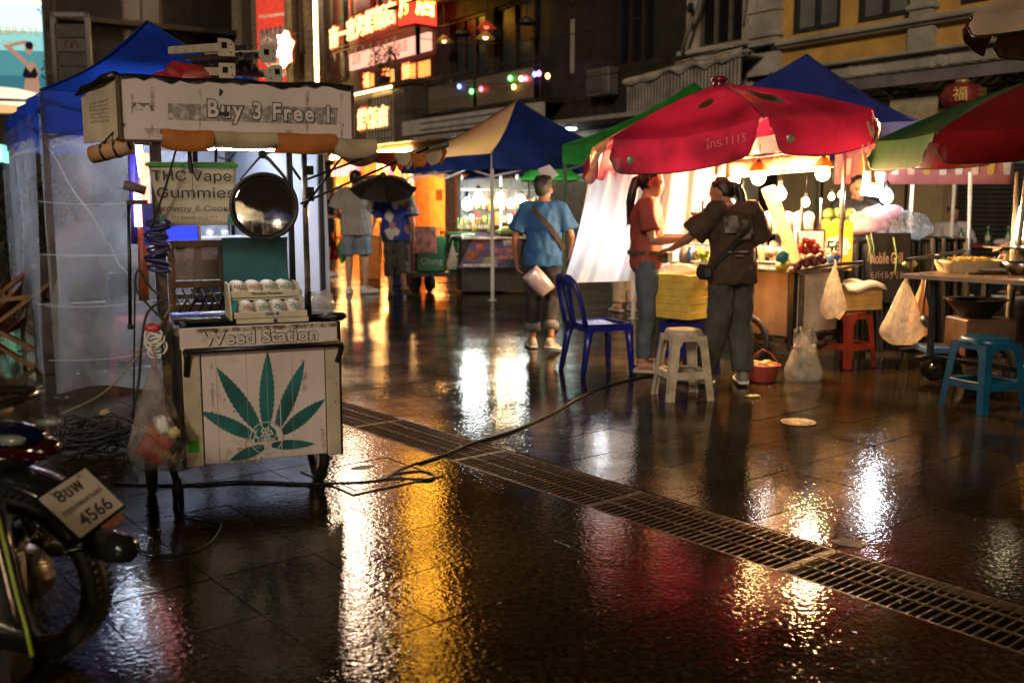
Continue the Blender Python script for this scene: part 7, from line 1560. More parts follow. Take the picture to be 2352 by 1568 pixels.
bcol = (GRB, YLB, BRB, GRB, RDB, YLB, BRB, GRB, RDB, GRB, YLB, RDB); bcn = ('green', 'yellow', 'amber', 'green', 'red', 'yellow', 'amber', 'green', 'red', 'green', 'yellow', 'red')
for k in range(12):
    px = 1052+k*7.2; bottle(P(px, 532, 14.75+.08*(k % 2)), '%s bottle, number %s from the left of the sauce row beside the lamps' % (bcn[k], ['one', 'two', 'three', 'four', 'five', 'six', 'seven', 'eight', 'nine', 'ten', 'eleven', 'twelve'][k]), bcol[k], .20, .024, 'sauce bottles of the far stall')
GRN = mat('cooler_green', (.010, .13, .05), .35, 0, .2, 5)
gc = thing('cooler_cart', 'green drinks cooler cart with a menu board and black wheels', 'market cart', V(P(1018, 640, 15.2).x, 15.2, 0), 8)
m = MB(); m.bbox((-.02, .0, .27), (.95, .6, .05), .01); m.build('chassis', BLK, gc)
m = MB(); m.bbox((-.2, -.0, .56), (.46, .5, .54), .03); m.build('cooler_box', GRN, gc); m = MB(); m.lathe([(.24, .30), (.27, .82), (.28, .84), (.28, .88), (0, .89)], 24, (.32, -.02, 0)); m.build('cooler_barrel', GRN, gc)
text('Chang', gc, mat('pale_green_print', (.42, .50, .42), .5), .13, (-.19, -.253, .46)); 
for k, s in enumerate('Chang'): a = R(-90-34+17*k); o = text(s, gc, WHITE, .15, (.32+.268*math.cos(a), -.02+.268*math.sin(a), .52), (90, 0, math.degrees(a)+90), off=.004)
m = MB(); m.lathe([(.275, -.06), (.275, .06)], 8, (.32, -.02, .69), a0=R(-115), a1=R(-70)); m.build('emblem_print', mat('gold_white', (.50, .42, .28), .5), gc)
m = MB(); m.bbox((-.30, -.34, .78), (.36, .02, .42), .004, (-22, 0, 0)); m.build('menu_board', mat('red_brown_menu', (.24, .07, .05), .5, 0, .5, 12), gc)
m = MB(); m.tube([(.02, -.30, .62), (.1, -.34, .84), (.55, -.34, .86)], .014, 6); m.build('push_bar', STEEL, gc)
for a, b in (((-.6, -.3, .24), (-.6, -.3, .5)), ((-.6, -.3, .5), (-.42, -.3, .5)), ((-.6, -.3, .24), (.5, -.3, .24)), ((-.1, -.3, .14), (.4, -.3, .14))): m = MB(); m.bar(a, b, .022); m.build('frame_bar', BLK, gc)
for x, y in ((-.40, .2), (-.22, -.24), (.38, -.22), (.4, .2)):
    m = MB(); m.lathe([(.05, -.03), (.13, -.03), (.15, -.015), (.15, .015), (.13, .03), (.05, .03)], 20, mx=Matrix.Translation((x, y, .15)) @ Matrix.Rotation(R(25), 4, 'Z') @ Matrix.Rotation(PI/2, 4, 'Y')); m.build('wheel', BLKR, gc)
hb_at('small clear bag hanging on the green cooler cart', 1040, 560, 618, 14.6, 26, WB, 77)
mb2 = thing('menu_sign', 'slanting food menu panel with red and violet pictures below the lamp lit stall', 'sign', P(1118, 615, 14.45), 10)
MB2 = Matrix.Rotation(R(-30), 4, 'X')
m = MB(); m.add([(-.42, 0, 0), (.45, 0, 0), (.60, .0, .58), (-.12, 0, .58), (-.42, .02, 0), (.45, .02, 0), (.60, .02, .58), (-.12, .02, .58)], [(0, 1, 2, 3), (7, 6, 5, 4), (0, 4, 5, 1), (1, 5, 6, 2), (2, 6, 7, 3), (3, 7, 4, 0)], mx=MB2); m.build('panel', mat('violet_menu', (.12, .09, .20), .4, 0, .4, 4), mb2)
rr = random.Random(6)
for k, (x, z, w, h, c) in enumerate(((-.02, .46, .30, .08, 0), (-.06, .34, .14, .10, 1), (.40, .44, .24, .16, 3), (.12, .32, .10, .06, 2), (.20, .27, .17, .07, 1), (.40, .28, .16, .07, 1), (-.20, .2, .18, .14, 4), (.05, .12, .20, .10, 5), (.24, .17, .16, .06, 1), (.40, .17, .14, .06, 1), (-.1, .04, .5, .04, 3))):
    m = MB(); m.box((x, -.004, z), (w, .006, h), mx=MB2); m.build('menu_picture', mat('menu_print_%d' % c, ((.5, .08, .09), (.5, .16, .14), (.2, .25, .5), (.6, .55, .5), (.35, .13, .05), (.3, .32, .12))[c], .4, 0, .4, 20), mb2)
cr = thing('black_crate', 'black plastic crate on the wet ground beside the white tent leg', 'crate', V(G(1118, 668).x, G(1118, 668).y+.2, 0), 10)
for k in range(6):
    m = MB(); m.box((0, -.17, .03+.05*k), (.46, .015, .022)); m.build('slat', BLK, cr)
for x in (-.22, -.13, -.04, .05, .14, .22): m = MB(); m.box((x, -.171, .15), (.022, .018, .30)); m.build('slat', BLK, cr)
for s in (-1, 1): m = MB(); m.box((s*.225, 0, .15), (.012, .34, .30)); m.build('side', BLK, cr)
m = MB(); m.box((0, .165, .15), (.44, .012, .3)); m.build('side', BLK, cr); m = MB(); m.box((0, 0, .01), (.44, .33, .015)); m.build('base', BLK, cr)
one(MB().loft([[P(1236, 388, 9.6), P(1262, 378, 9.6), P(1284, 402, 9.6), P(1248, 420, 9.6)], [p+V(0, .02, 0) for p in (P(1236, 388, 9.6), P(1262, 378, 9.6), P(1284, 402, 9.6), P(1248, 420, 9.6))]], smooth=False), 'white_card', mat('lit_white_card', (.8, .76, .70), .5, tl=.5), 'white menu card hanging above the head of the man in blue', 'card')
# far row: blue and red cool boxes behind the walkers
for k, (px, w, h, mm, lb) in enumerate(((925, .42, .72, mat('blue_bin', (.02, .03, .20), .4), 'blue bin with red straps behind the walker in shorts'), (948, .22, .75, mat('dark_red_bin', (.16, .012, .012), .4), 'narrow dark red post box behind the patterned shirt'), (850, .36, .75, mat('orange_bin', (.65, .20, .03), .4), 'orange bin glowing between the two walkers'))):
    q = G(px, 655 if k < 2 else 640); m = MB(); m.bbox((0, 0, h/2), (w, .35, h), .02); m.bbox((0, 0, h), (w+.04, .38, .05), .01); one(m, 'street_bin', mm, lb, 'bin', 'bins along the far walkway', q, (0, 0, 10))
# unseen tents and bulbs added behind the camera for the round mirror to reflect
tent('white lit tent added behind the photographer for the mirror', V(.0, -5.6, 0), 3, 3, 15, 2.1, 3.0, .25, cloth('white_tent_canvas', (.7, .68, .62), .5), WPOLE)
bulb('warm bulb inside the white tent added for the mirror', V(.0, -5.2, 1.85), glow('mirror_bulb', (1, .75, .45), 800), .06, .4)
tent('dark blue tent added behind the photographer for the mirror', V(3.3, -8.5, 0), 3, 3, -10, 2.1, 3.0, .25, DBLUE, WPOLE)
bulb('warm bulb inside the dark blue tent added for the mirror', V(3.3, -8.0, 1.8), glow('mirror_bulb'), .06, .4)

# rain drops on the booth plastic, goods hung at the far stall, overhead wires
rr = random.Random(31); dm = MB()
for k in range(650):
    u, v = rr.random(), rr.random()**1.4; q = bw(-.02+.94*u, .042-.05*math.sin(u*9+v)*v-.04*v, 1.84*(1-v)+.04); r = rr.uniform(.0016, .0042); dm.ball(q, (r, r*.5, r*1.25), 5, 3)
o = dm.build('rain_drops', mat('water_drop', (.55, .58, .62), .06, 0, .1, 5, 0, trans=.6)); o['kind'] = 'stuff'
for k in range(26):
    x = -.55+.1*(k % 13); z = 1.08+.22*(k//13); m = MB(); m.bbox((x, .54, z), (.075, .06, .10+.05*((k*7) % 3)), .01); m.build('hung_goods', (mat('pale_food'), mat('orange_wrap'), mat('grey_wrap'), mat('lime_food'), mat('red_fruit'), WHITE)[(k*5) % 6], fsx)
for k in range(9):
    x = -.6+.15*k; m = MB(); m.tube([(x, .1, 1.5), (x+.01, .1, 1.42)], .004, 4); m.loft([[V(x+a*w, .1+b*w*.6, 1.42-d) for a, b in ((-1, -1), (1, -1), (1, 1), (-1, 1))] for d, w in ((0, .012), (.05, .035), (.14, .03), (.2, .012))]); m.build('hung_meat', (mat('roast_brown', (.30, .11, .04), .35), mat('pale_food'))[k % 2], fsx)
for k, (u0, z0, u1, z1, y, sag) in enumerate(((2, 6.9, 13, 7.3, -.9, .5), (6, 4.55, 20, 5.4, -1.0, .45), (8, 7.7, 21, 7.0, -.8, .6), (9, 5.6, 19.8, 6.6, -.9, .35), (12, 4.1, 27, 5.3, -1.1, .4), (18, 8.8, 30, 8.1, -1.0, .5))):
    a, b = fpt(u0, y, z0), fpt(u1, y, z1); m = MB(); m.tube([a+(b-a)*(i/16)+V(0, 0, -sag*4*(i/16)*(1-i/16)) for i in range(17)], .014, 5)
    one(m, 'overhead_cable', BLKR, ['cable sagging across the yellow and white houses', 'cable sagging from the white house to the balcony', 'cable sagging high over the dark timber house', 'cable running above the coloured balcony bulbs', 'cable sagging below the balcony to the restaurant', 'cable passing behind the red box sign'][k], 'cable', 'overhead cables along the street')
for k, (px, py) in enumerate(((1646, 412), (1652, 446), (1640, 480), (1705, 470), (1850, 465))):
    bulb(['small warm bulb highest beside the curtain edge', 'small warm bulb in the middle beside the curtain edge', 'small warm bulb lowest beside the curtain edge', 'added fill bulb behind the head of the woman in brown', 'added fill bulb low behind the fruit cups'][k], P(px, py, 8.7), glow('small_bulb2', (1, .62, .26), 160), .035, .2)  # the last two bulbs are added fill for the stall's warm glow
stool('red plastic stool inside the booth behind the clear plastic wall', bw(.62, .75, 0), 20, mat('red_stool_plastic', (.36, .03, .035), .35), .45)
for k, (a, b, z, w, h) in enumerate(((.25, 1.3, 0, .5, .55), (.75, 1.7, 0, .55, .75), (.30, 1.35, .56, .4, .35), (.8, 1.75, .76, .4, .4))):
    m = MB(); m.bbox((0, 0, h/2), (w, .4, h), .01); one(m, 'storage_box', mat('dark_carton_%d' % (k % 2), ((.07, .05, .035), (.035, .04, .05))[k % 2], .5, 0, .4, 5), ['low brown box', 'tall dark box', 'upper brown box', 'upper dark box'][k]+' stored inside the booth behind the plastic wall', 'box', None, bw(a, b, z), (0, 0, BA+6*k))
for k, (a, b, c, d) in enumerate(((-.0, 1.7, .35, 1.05), (.35, 1.05, .5, .75), (.9, 1.5, .55, .95))): # creases folded into the plastic
    m = MB(); p, q = bw(a, -.005, b), bw(c, -.045, d); m.tube([p+(q-p)*(i/8)+V(0, 0, .02*math.sin(i*1.3)) for i in range(9)], [.001, .004, .005, .006, .005, .006, .005, .004, .001], 5); one(m, 'plastic_crease', _M['tape_film'], ['long slanting', 'short steep', 'right hand'][k]+' crease folded across the clear booth wall', 'plastic sheet')
for px, py, Y, sz in ((2072, 772, 7.2, .085), (1912, 718, 7.4, .05)): # what shows through the bags
    for k in range(5): c = P(px-12+7*k, py-6*(k % 3), Y); one(crumple((0, 0, 0), (sz*.45, sz*.4, sz*.4), 200+k, 10, 7, .3), 'packed_food', (mat('brown_peel'), mat('dark_food', (.05, .03, .02), .5))[k % 2], ['first', 'second', 'third', 'fourth', 'fifth'][k]+' dark packet from the left showing through the '+('large white knotted bag' if sz > .06 else 'white bag on the push bar'), 'packet', 'packets inside the hanging bags')
# ================================================================== PEOPLE
SKIN = mat('skin', (.40, .20, .115), .5, 0, .10, 6, .05, 80, sss=.12); SKIN2 = mat('tan_skin', (.34, .16, .085), .5, 0, .10, 6, .05, 80, sss=.12); SKIN3 = mat('pale_skin', (.50, .28, .19), .5, 0, .1, 6, .05, 80, sss=.12)
HAIR = mat('black_hair', (.010, .007, .005), .35, 0, .3, 60, .4, 120); GHAIR = mat('grey_hair', (.055, .052, .047), .5, 0, .4, 60, .4, 120)
def lerp(a, b, t): return a+(b-a)*t
def person(label, loc, rz, H, skin, shirt, trousers, hair=HAIR, J=None, sleeve=.55, leg_to=1.0, loose=.0, wide=.0, head_yaw=0, head_pitch=0, hair_style='short', shoe=None, hands=None, vox=.009, build=1.0, hem=.84, flare=0, hair_len=.32, cuff=None, barefoot=False, cap=None, tail_side=0):
    s = H/1.70; X = lambda *p: V(*p)*s
    D = dict(pel=X(0, 0, .93), wai=X(0, 0, 1.07), che=X(0, 0, 1.27), nek=X(0, -.01, 1.44), head=X(0, .02, 1.575))
    for sd, k in (('l', -1), ('r', 1)):
        D.update({'sh'+sd: X(k*.170*build, -.01, 1.385), 'el'+sd: X(k*.235, -.03, 1.12), 'wr'+sd: X(k*.25, .03, .88), 'hi'+sd: X(k*.085, 0, .91), 'kn'+sd: X(k*.095, .02, .50), 'an'+sd: X(k*.10, -.02, .09), 'to'+sd: X(k*.12, .13, .035)})
    for k, v in (J or {}).items(): D[k] = V(*v)*s
    spine = [(D['pel']+X(0, 0, -.08), .140*build, .10), (D['pel'], .160*build, .115), (D['wai'], .135*build, .10), (D['che'], .158*build, .115), (lerp(D['che'], D['nek'], .62), .160*build, .095), (D['nek']+X(0, 0, -.015), .085, .07), (lerp(D['nek'], D['head'], .35), .052, .055)]
    def ring(c, rx, ry, n=16): return [c+V(rx*s*math.cos(2*PI*j/n), ry*s*math.sin(2*PI*j/n), 0) for j in range(n)]
    b = MB(); b.loft([ring(c, rx*.95, ry*.95) for c, rx, ry in spine])
    MH = Euler((R(head_pitch), 0, R(head_yaw))).to_matrix(); hc = D['head']
    hp = lambda *p: hc+MH @ X(*p)
    hb = MB(); hb.ball((0, 0, 0), (.074, .092, .108), 18, 14); b.v, o_ = b.v, len(b.v)
    def addp(mb, f, smooth=True):
        o = len(b.v); b.v += [tuple(f(v)) for v in mb.v]; b.f += [tuple(i+o for i in q) for q in mb.f]; b.sm += [True]*len(mb.f)
    addp(hb, lambda v: hp(v[0]*(1-.12*max(0, -v[2]/.108)), v[1]+.005-.008*max(0, -v[2]/.1), v[2]))
    for c, r in (((0, .062, -.068), (.040, .040, .040)), ((0, .098, -.018), (.012, .018, .022)), ((0, .092, -.052), (.024, .012, .009)), ((-.076, -.005, -.012), (.010, .022, .032)), ((.076, -.005, -.012), (.010, .022, .032)), ((-.036, .076, -.022), (.026, .020, .024)), ((.036, .076, -.022), (.026, .020, .024)), ((0, .080, .030), (.050, .016, .014))):
        q = MB(); q.ball(c, r, 12, 8); addp(q, lambda v: hp(*v))
    b.tube([D['nek']+X(0, .0, -.05), lerp(D['nek'], hc, .6)], [.058*s, .052*s], 12)
    fingers = {}
    for sd, k in (('l', -1), ('r', 1)):
        sh, el, wr = D['sh'+sd], D['el'+sd], D['wr'+sd]
        b.tube([lerp(D['nek'], sh, .45)+X(0, 0, -.03), sh, lerp(sh, el, .3), lerp(sh, el, .75), el, lerp(el, wr, .28), lerp(el, wr, .8), wr], [x*s for x in (.055, .056, .050, .042, .038, .041, .028, .024)], 12)
        fd = (wr-el).normalized(); spec = (hands or {}).get(sd, {})
        fd = V(*spec['dir']).normalized() if 'dir' in spec else fd
        pn = V(*spec['palm']).normalized() if 'palm' in spec else V(-k, .2, 0)
        pn = (pn-fd*pn.dot(fd)).normalized(); la = fd.cross(pn).normalized(); cu = spec.get('curl', .5)
        if la.dot(V(0, 1, .3)) < 0: la = -la   # la points to the thumb side
        pw = wr+fd*(.05*s)
        b.loft([[wr+fd*t*s+la*(w*s*math.cos(a))+pn*(h*s*math.sin(a)) for a in [2*PI*j/10 for j in range(10)]] for t, w, h in ((-.02, .024, .020), (.02, .032, .017), (.06, .040, .015), (.092, .038, .012))])
        for i, (off, L) in enumerate(((.030, .070), (.010, .080), (-.010, .074), (-.029, .058))):
            p0 = wr+fd*(.075*s)+la*(off*s); pts = [p0]; d = fd.copy()
            for t in range(3):
                d = (d+pn*(cu*.62)).normalized(); pts.append(pts[-1]+d*(L*s*(.48, .30, .24)[t]))
            b.tube(pts, [.0098*s, .0090*s, .0082*s, .0070*s], 7)
        tp = wr+fd*(.025*s)+la*(.028*s); td = (la*.8+fd*.7+pn*.25).normalized()
        b.tube([tp, tp+td*(.032*s), tp+td*(.05*s)+(fd*.6+pn*.6*cu).normalized()*(.022*s), tp+td*(.055*s)+(fd*.6+pn*.8*cu).normalized()*(.045*s)], [.013*s, .0115*s, .010*s, .0085*s], 7)
        hi, kn, an, to = D['hi'+sd], D['kn'+sd], D['an'+sd], D['to'+sd]
        b.tube([hi+X(0, 0, .04), lerp(hi, kn, .25), lerp(hi, kn, .7), kn, lerp(kn, an, .3), lerp(kn, an, .75), an], [x*s for x in (.088, .082, .060, .053, .056, .038, .034)], 12)
        heel = an+X(0, 0, -.045)-(to-an)*.25*V(1, 1, 0).length*0
        bdir = (to-an); bdir.z = 0; bdir = bdir.normalized() if bdir.length > 1e-4 else V(0, 1, 0)
        b.tube([an-bdir*(.035*s)+X(0, 0, -.045), an+bdir*(.03*s)+X(0, 0, -.03), lerp(an, to, .7)+X(0, 0, -.008), to], [x*s for x in (.034, .040, .036, .022)], 10)
    o = b.build('person', skin, None, loc, (0, 0, rz)); tag(o, label, 'person')
    def remesh(q, vx, sm=6, disp=0):
        m = q.modifiers.new('remesh', 'REMESH'); m.mode = 'VOXEL'; m.voxel_size = vx; m.use_smooth_shade = True
        m = q.modifiers.new('smooth', 'SMOOTH'); m.factor = .5; m.iterations = sm
        if disp:
            tx = bpy.data.textures.get('folds') or bpy.data.textures.new('folds', 'CLOUDS'); tx.noise_scale = .11; tx.noise_depth = 2
            d = q.modifiers.new('folds', 'DISPLACE'); d.texture = tx; d.strength = disp*1.5; d.mid_level = .5; d.texture_coords = 'GLOBAL'
            t2 = bpy.data.textures.get('creases')
            if not t2: t2 = bpy.data.textures.new('creases', 'STUCCI'); t2.noise_scale = .055; t2.turbulence = 6
            d = q.modifiers.new('creases', 'DISPLACE'); d.texture = t2; d.strength = disp*.55; d.mid_level = .5; d.texture_coords = 'GLOBAL'
    remesh(o, vox, 4)
    # eyes, brows, mouth
    for k in (-1, 1):
        m = MB(); m.ball(hp(k*.030, .086, .006), (.012*s, .008*s, .008*s), 8, 6); m.build('eye', mat('eye_dark', (.02, .015, .012), .2), o)
        m = MB(); m.tube([hp(k*.014, .096, .030), hp(k*.034, .090, .034), hp(k*.050, .076, .026)], .0045*s, 5); m.build('eyebrow', HAIR, o)
    m = MB(); m.tube([hp(-.022, .088, -.050), hp(0, .104, -.051), hp(.022, .088, -.050)], .005*s, 6); m.build('mouth', mat('lip', (.30, .09, .06), .45), o)
    # hair
    h = MB(); q = MB(); q.ball((0, 0, 0), (.083, .100, .112), 20, 14)
    base = len(h.v)
    h.v += [tuple(hp(v[0], v[1]-.012+(-.030 if v[1] > .03 and v[2] < .045 else 0)-(.02 if v[1] > .055 else 0), v[2]+.014 if v[2] > -.07 or v[1] < -.02 else -.055)) for v in q.v]; h.f += q.f; h.sm += q.sm
    if hair_style == 'tail':
        n0 = hp(tail_side*.02, -.105, .02); tl = [n0+MH @ X(0, .03, .01), n0, n0+MH @ X(tail_side*.01, -.04, -.02)+X(0, 0, -.02)]
        for t in range(1, 7): tl.append(tl[2]+X(tail_side*.05*t/6+.012*math.sin(t), -.012*t+.014*max(0, t-3), 0)-X(0, 0, hair_len*t/6))
        h.tube(tl, [x*s for x in (.03, .026, .034, .040, .041, .038, .033, .024, .008)], 10)
    if hair_style == 'bob': h.loft([ring(hp(0, -.02, z), .082*f, .085*f) for z, f in ((.04, 1.0), (-.03, 1.05), (-.10, .98), (-.15, .8))])
    ho = h.build('hair', hair, o); remesh(ho, .009, 4)
    rs_ = random.Random(len(label)); st_ = MB()   # loose strands over the moulded shape
    for k in range(150 if hair_style == 'tail' else 70):
        a = rs_.uniform(-2.6, 2.6); p0 = V(.084*math.sin(a), .02+.05*math.cos(a)*(abs(a) < 2), .06+.05*rs_.random()); pts = []
        for t in range(6):
            f = t/5
            if hair_style == 'tail': q_ = V(.087*math.sin(a)*(1-f)**.6, lerp(.055*math.cos(a*.6), -.118, f), (.085+.035*math.sin(PI*f)-.07*f)*(1-.35*abs(math.sin(a))*math.sin(PI*f)))
            else: q_ = V(.086*math.sin(a+.2*f), .04-.135*f, .10*math.sin(PI*(.25+.55*f))+.014-.05*f)
            pts.append(hp(q_.x, q_.y-.012, q_.z+.004*rs_.random()))
        st_.tube(pts, .0012, 3)
    if hair_style == 'tail':
        for k in range(70):
            ox, oy = rs_.uniform(-.036, .036)*s, rs_.uniform(-.036, .036)*s; st_.tube([p+V(ox*min(1, i/2), oy*min(1, i/2), 0)+V(rs_.uniform(-.004, .004), 0, 0) for i, p in enumerate(tl[1:])]+[tl[-1]+V(ox*1.3, oy*1.3, -.03*rs_.random())], .0013, 3)
    so_ = st_.build('hair_strands', hair, o); so_['kind'] = 'stuff'
    if cap: m = MB(); m.lathe([(.092*s, -.005), (.094*s, .04*s), (.075*s, .085*s), (0, .10*s)], 18, mx=Matrix.Translation(hp(0, -.008, .035)) @ MH.to_4x4(), cap=False); m.prism([(x*s, (.07+.075*math.sin(math.acos(min(1, abs(x)/.075))))*s) for x in (-.075, -.05, -.02, 0, .02, .05, .075)], 0, .008, Matrix.Translation(hp(0, -.0, .035)) @ MH.to_4x4()); m.build('cap', cap, o)
    # shirt
    c = MB(); e = .016+loose; sp = []
    hemc = V(D['pel'].x, D['pel'].y, D['pel'].z-(.93-hem)*s)
    sp = [(hemc, .160*build+e+flare, .112+e+flare), (D['pel'], .164*build+e+flare*.6, .118+e+flare*.6), (D['wai'], .142*build+e*1.1, .108+e*1.1), (D['che'], .162*build+e, .120+e), (lerp(D['che'], D['nek'], .62), .164*build+e*.7, .098+e*.7), (D['nek']+X(0, 0, -.012), .088, .076), (D['nek']+X(0, 0, .012), .066, .066)]
    c.loft([ring(*t, 20) for t in sp])
    for sd in 'lr':
        sh, el, wr = D['sh'+sd], D['el'+sd], D['wr'+sd]; L = sleeve
        pt = [lerp(D['nek'], sh, .4)+X(0, 0, -.03), sh, lerp(sh, el, min(1, L)*.5), lerp(sh, el, min(1, L))]; rs = [.062+e*.3, .066+e*.5, .060+e*.9, .058+e*1.5]
        if L > 1: pt.append(lerp(el, wr, L-1)); rs[-1] = .050+e*.8; rs.append(.044+e)
        c.tube(pt, [x*s for x in rs], 14)
    co = c.build('shirt', shirt, o); remesh(co, .012, 5, .022)
    # trousers
    t = MB(); e = .012
    t.loft([ring(D['pel']+X(0, 0, -.10), .135*build+e, .108+e, 18), ring(D['pel']+X(0, 0, -.03), .160*build+e, .116+e, 18), ring(lerp(D['pel'], D['wai'], .55), .150*build+e, .108+e, 18)])
    for sd in 'lr':
        hi, kn, an = D['hi'+sd], D['kn'+sd], D['an'+sd]; L = leg_to
        pts = [hi+X(0, 0, .03), lerp(hi, kn, .3), lerp(hi, kn, .75)]; rs = [.092+e, .086+e+wide*.3, .066+e+wide*.8]
        if L <= .5: pts[-1] = lerp(hi, kn, min(.98, L*2)); rs[-1] = .078+e+wide
        else:
            pts.append(kn); rs.append(.058+e+wide); g = (L-.5)*2
            for f in (.4, .75, 1.0): pts.append(lerp(kn, an, f*g)); rs.append((.058, .048, .046)[(.4, .75, 1.0).index(f)]+e+wide)
        t.tube(pts, [x*s for x in rs], 14)
        if cuff: m = MB(); a_, b_ = pts[-1]-(pts[-1]-pts[-2]).normalized()*(.075*s), pts[-1]; m.tube([a_, b_], [(rs[-1]+.012)*s, (rs[-1]+.014)*s], 18); m.build('rolled_cuff', cuff, o)
    to_ = t.build('trousers', trousers, o); remesh(to_, .012, 5, .020)
    if shoe:
        for sd in 'lr':
            an, to = D['an'+sd], D['to'+sd]; bd = to-an; bd.z = 0; bd = bd.normalized() if bd.length > 1e-4 else V(0, 1, 0); la = V(-bd.y, bd.x, 0)
            def rg(t, w, z0, z1): c = an+bd*(t*s); zb = lerp(an.z-.09*s, to.z-.035*s, max(0, min(1, (t+.06)/.2))); return [c+la*(x*w*s)+V(0, 0, zb-c.z+z*s) for x, z in ((-1, z0), (1, z0), (1.02, z0+.025), (.8, z1*.7+z0*.3), (.45, z1), (-.45, z1), (-.8, z1*.7+z0*.3), (-1.02, z0+.025))]
            m = MB()
            if shoe[1] == 'sandal': m.loft([rg(t, w, .0, h) for t, w, h in ((-.075, .03, .032), (-.03, .036, .036), (.08, .042, .030), (.16, .042, .028), (.205, .03, .026))]); so = m.build('sandal', shoe[0], o); m = MB(); c = an+bd*(.10*s); m.tube([c+la*(.045*s*math.cos(a))+V(0, 0, -.06*s+.055*s*math.sin(a)) for a in [PI*i/8 for i in range(9)]], .010*s, 6); m.build('strap', shoe[0], so)
            else: m.loft([rg(t, w, .0, h) for t, w, h in ((-.080, .030, .07), (-.06, .038, .10), (-.01, .041, .105), (.06, .042, .085), (.13, .046, .060), (.18, .042, .048), (.215, .026, .036))]); so = m.build('shoe', shoe[0], o); m = MB(); m.loft([rg(t, w+.003, -.002, .022) for t, w in ((-.085, .032), (-.05, .040), (.06, .044), (.14, .048), (.19, .043), (.22, .026))]); m.build('sole', WHITE, so)
    def tor(z, a, extra=.02):  # point on the torso surface at height z (metres) and angle a
        pts = sorted(sp[:5], key=lambda q: q[0].z)
        for (c0, x0, y0), (c1, x1, y1) in zip(pts, pts[1:]):
            if z <= c1.z or (c1, x1, y1) == pts[-1]:
                f = max(0, min(1, (z-c0.z)/max(1e-6, c1.z-c0.z))); c = lerp(c0, c1, f); return V(c.x+(lerp(x0, x1, f)+extra)*s*math.cos(a), c.y+(lerp(y0, y1, f)+extra)*s*math.sin(a), z)
    return o, D, tor, s, hp
def strap(o, tor, s, z0, z1, a0, a1, mm, w=.02, label='bag_strap', extra=.022):
    m = MB(); rings = []
    for k in range(17):
        f = k/16; p = tor((z0+(z1-z0)*f)*s, a0+(a1-a0)*f, extra); q = tor((z0+(z1-z0)*f)*s, a0+(a1-a0)*f, extra+.006); u = V(0, 0, w*s)+V(.35*w*s*(1 if a1 > a0 else -1), 0, 0)
        rings.append([p-u, p+u, q+u, q-u])
    m.loft(rings, smooth=False); return m.build(label, mm, o)
def back_print(o, tor, s, z, a, w, h, mm, extra=.024):
    m = MB(); m.grid(lambda u, v: tor((z+h*(v-.5))*s, a+w*(u-.5)/.16, extra), 6, 6); return m.build('shirt_print', mm, o)

# woman in red at the fruit cart
REDT = mat('brick_red_shirt', (.30, .055, .040), .75, 0, .12, 5, .2, 160); JEAN = mat('grey_blue_jeans', (.085, .11, .14), .75, 0, .25, 6, .25, 160)
w1_, D1_, tor1, s1, hp1 = person('woman in a brick red shirt and jeans with a ponytail, holding food', V(1.03, 7.66, .02), -96, 1.56, SKIN, REDT, JEAN,
    J=dict(elr=(.225, .04, 1.10), wrr=(.15, .30, 1.12), ell=(-.21, .06, 1.10), wrl=(-.05, .30, 1.13), nek=(0, .0, 1.44), head=(0, .035, 1.575), tor=(.11, .13, .035)),
    head_pitch=-16, head_yaw=-8, hair_style='tail', hair_len=.36, sleeve=.72, loose=.006, leg_to=.97, hem=.86, shoe=(mat('cream_sandal', (.55, .45, .33), .5), 'sandal'),
    hands=dict(r=dict(dir=(-.3, 1, .12), palm=(-.2, -.1, 1), curl=.25), l=dict(dir=(.35, 1, .1), palm=(.2, -.1, 1), curl=.25)))
strap(w1_, tor1, s1, 1.00, 1.00, .1, 2*PI-.1, mat('olive_webbing', (.10, .085, .035), .6), .017, 'waist_strap', .016)
m = MB(); q = tor1(.97*s1, PI*.32, .05); m.bbox(q, (.12, .07, .09), .015, (0, 0, -25)); m.build('waist_pouch', mat('olive_webbing'), w1_)
h_ = lerp(D1_['wrr'], D1_['wrl'], .5)
fo_ = thing('food_packet', 'leaf wrapped snack packet held out by the woman in red', 'food packet', w1_.matrix_basis @ (h_+V(0, .13, .035)), -96)
m = crumple((0, 0, 0), (.075, .06, .022), 5, 14, 8); m.build('packet', mat('tan_packet', (.45, .26, .10), .5, 0, .3, 20), fo_)
for k in range(5): m = crumple((-.03+.015*k, 0, .022), (.018, .018, .012), k, 8, 6); m.build('filling', mat('lime_food', (.42, .45, .06), .5), fo_)
m = MB(); m.ball(hp1(0, -.115, .01), (.026, .026, .022), 10, 6); m.build('hair_tie', WHITE, w1_)
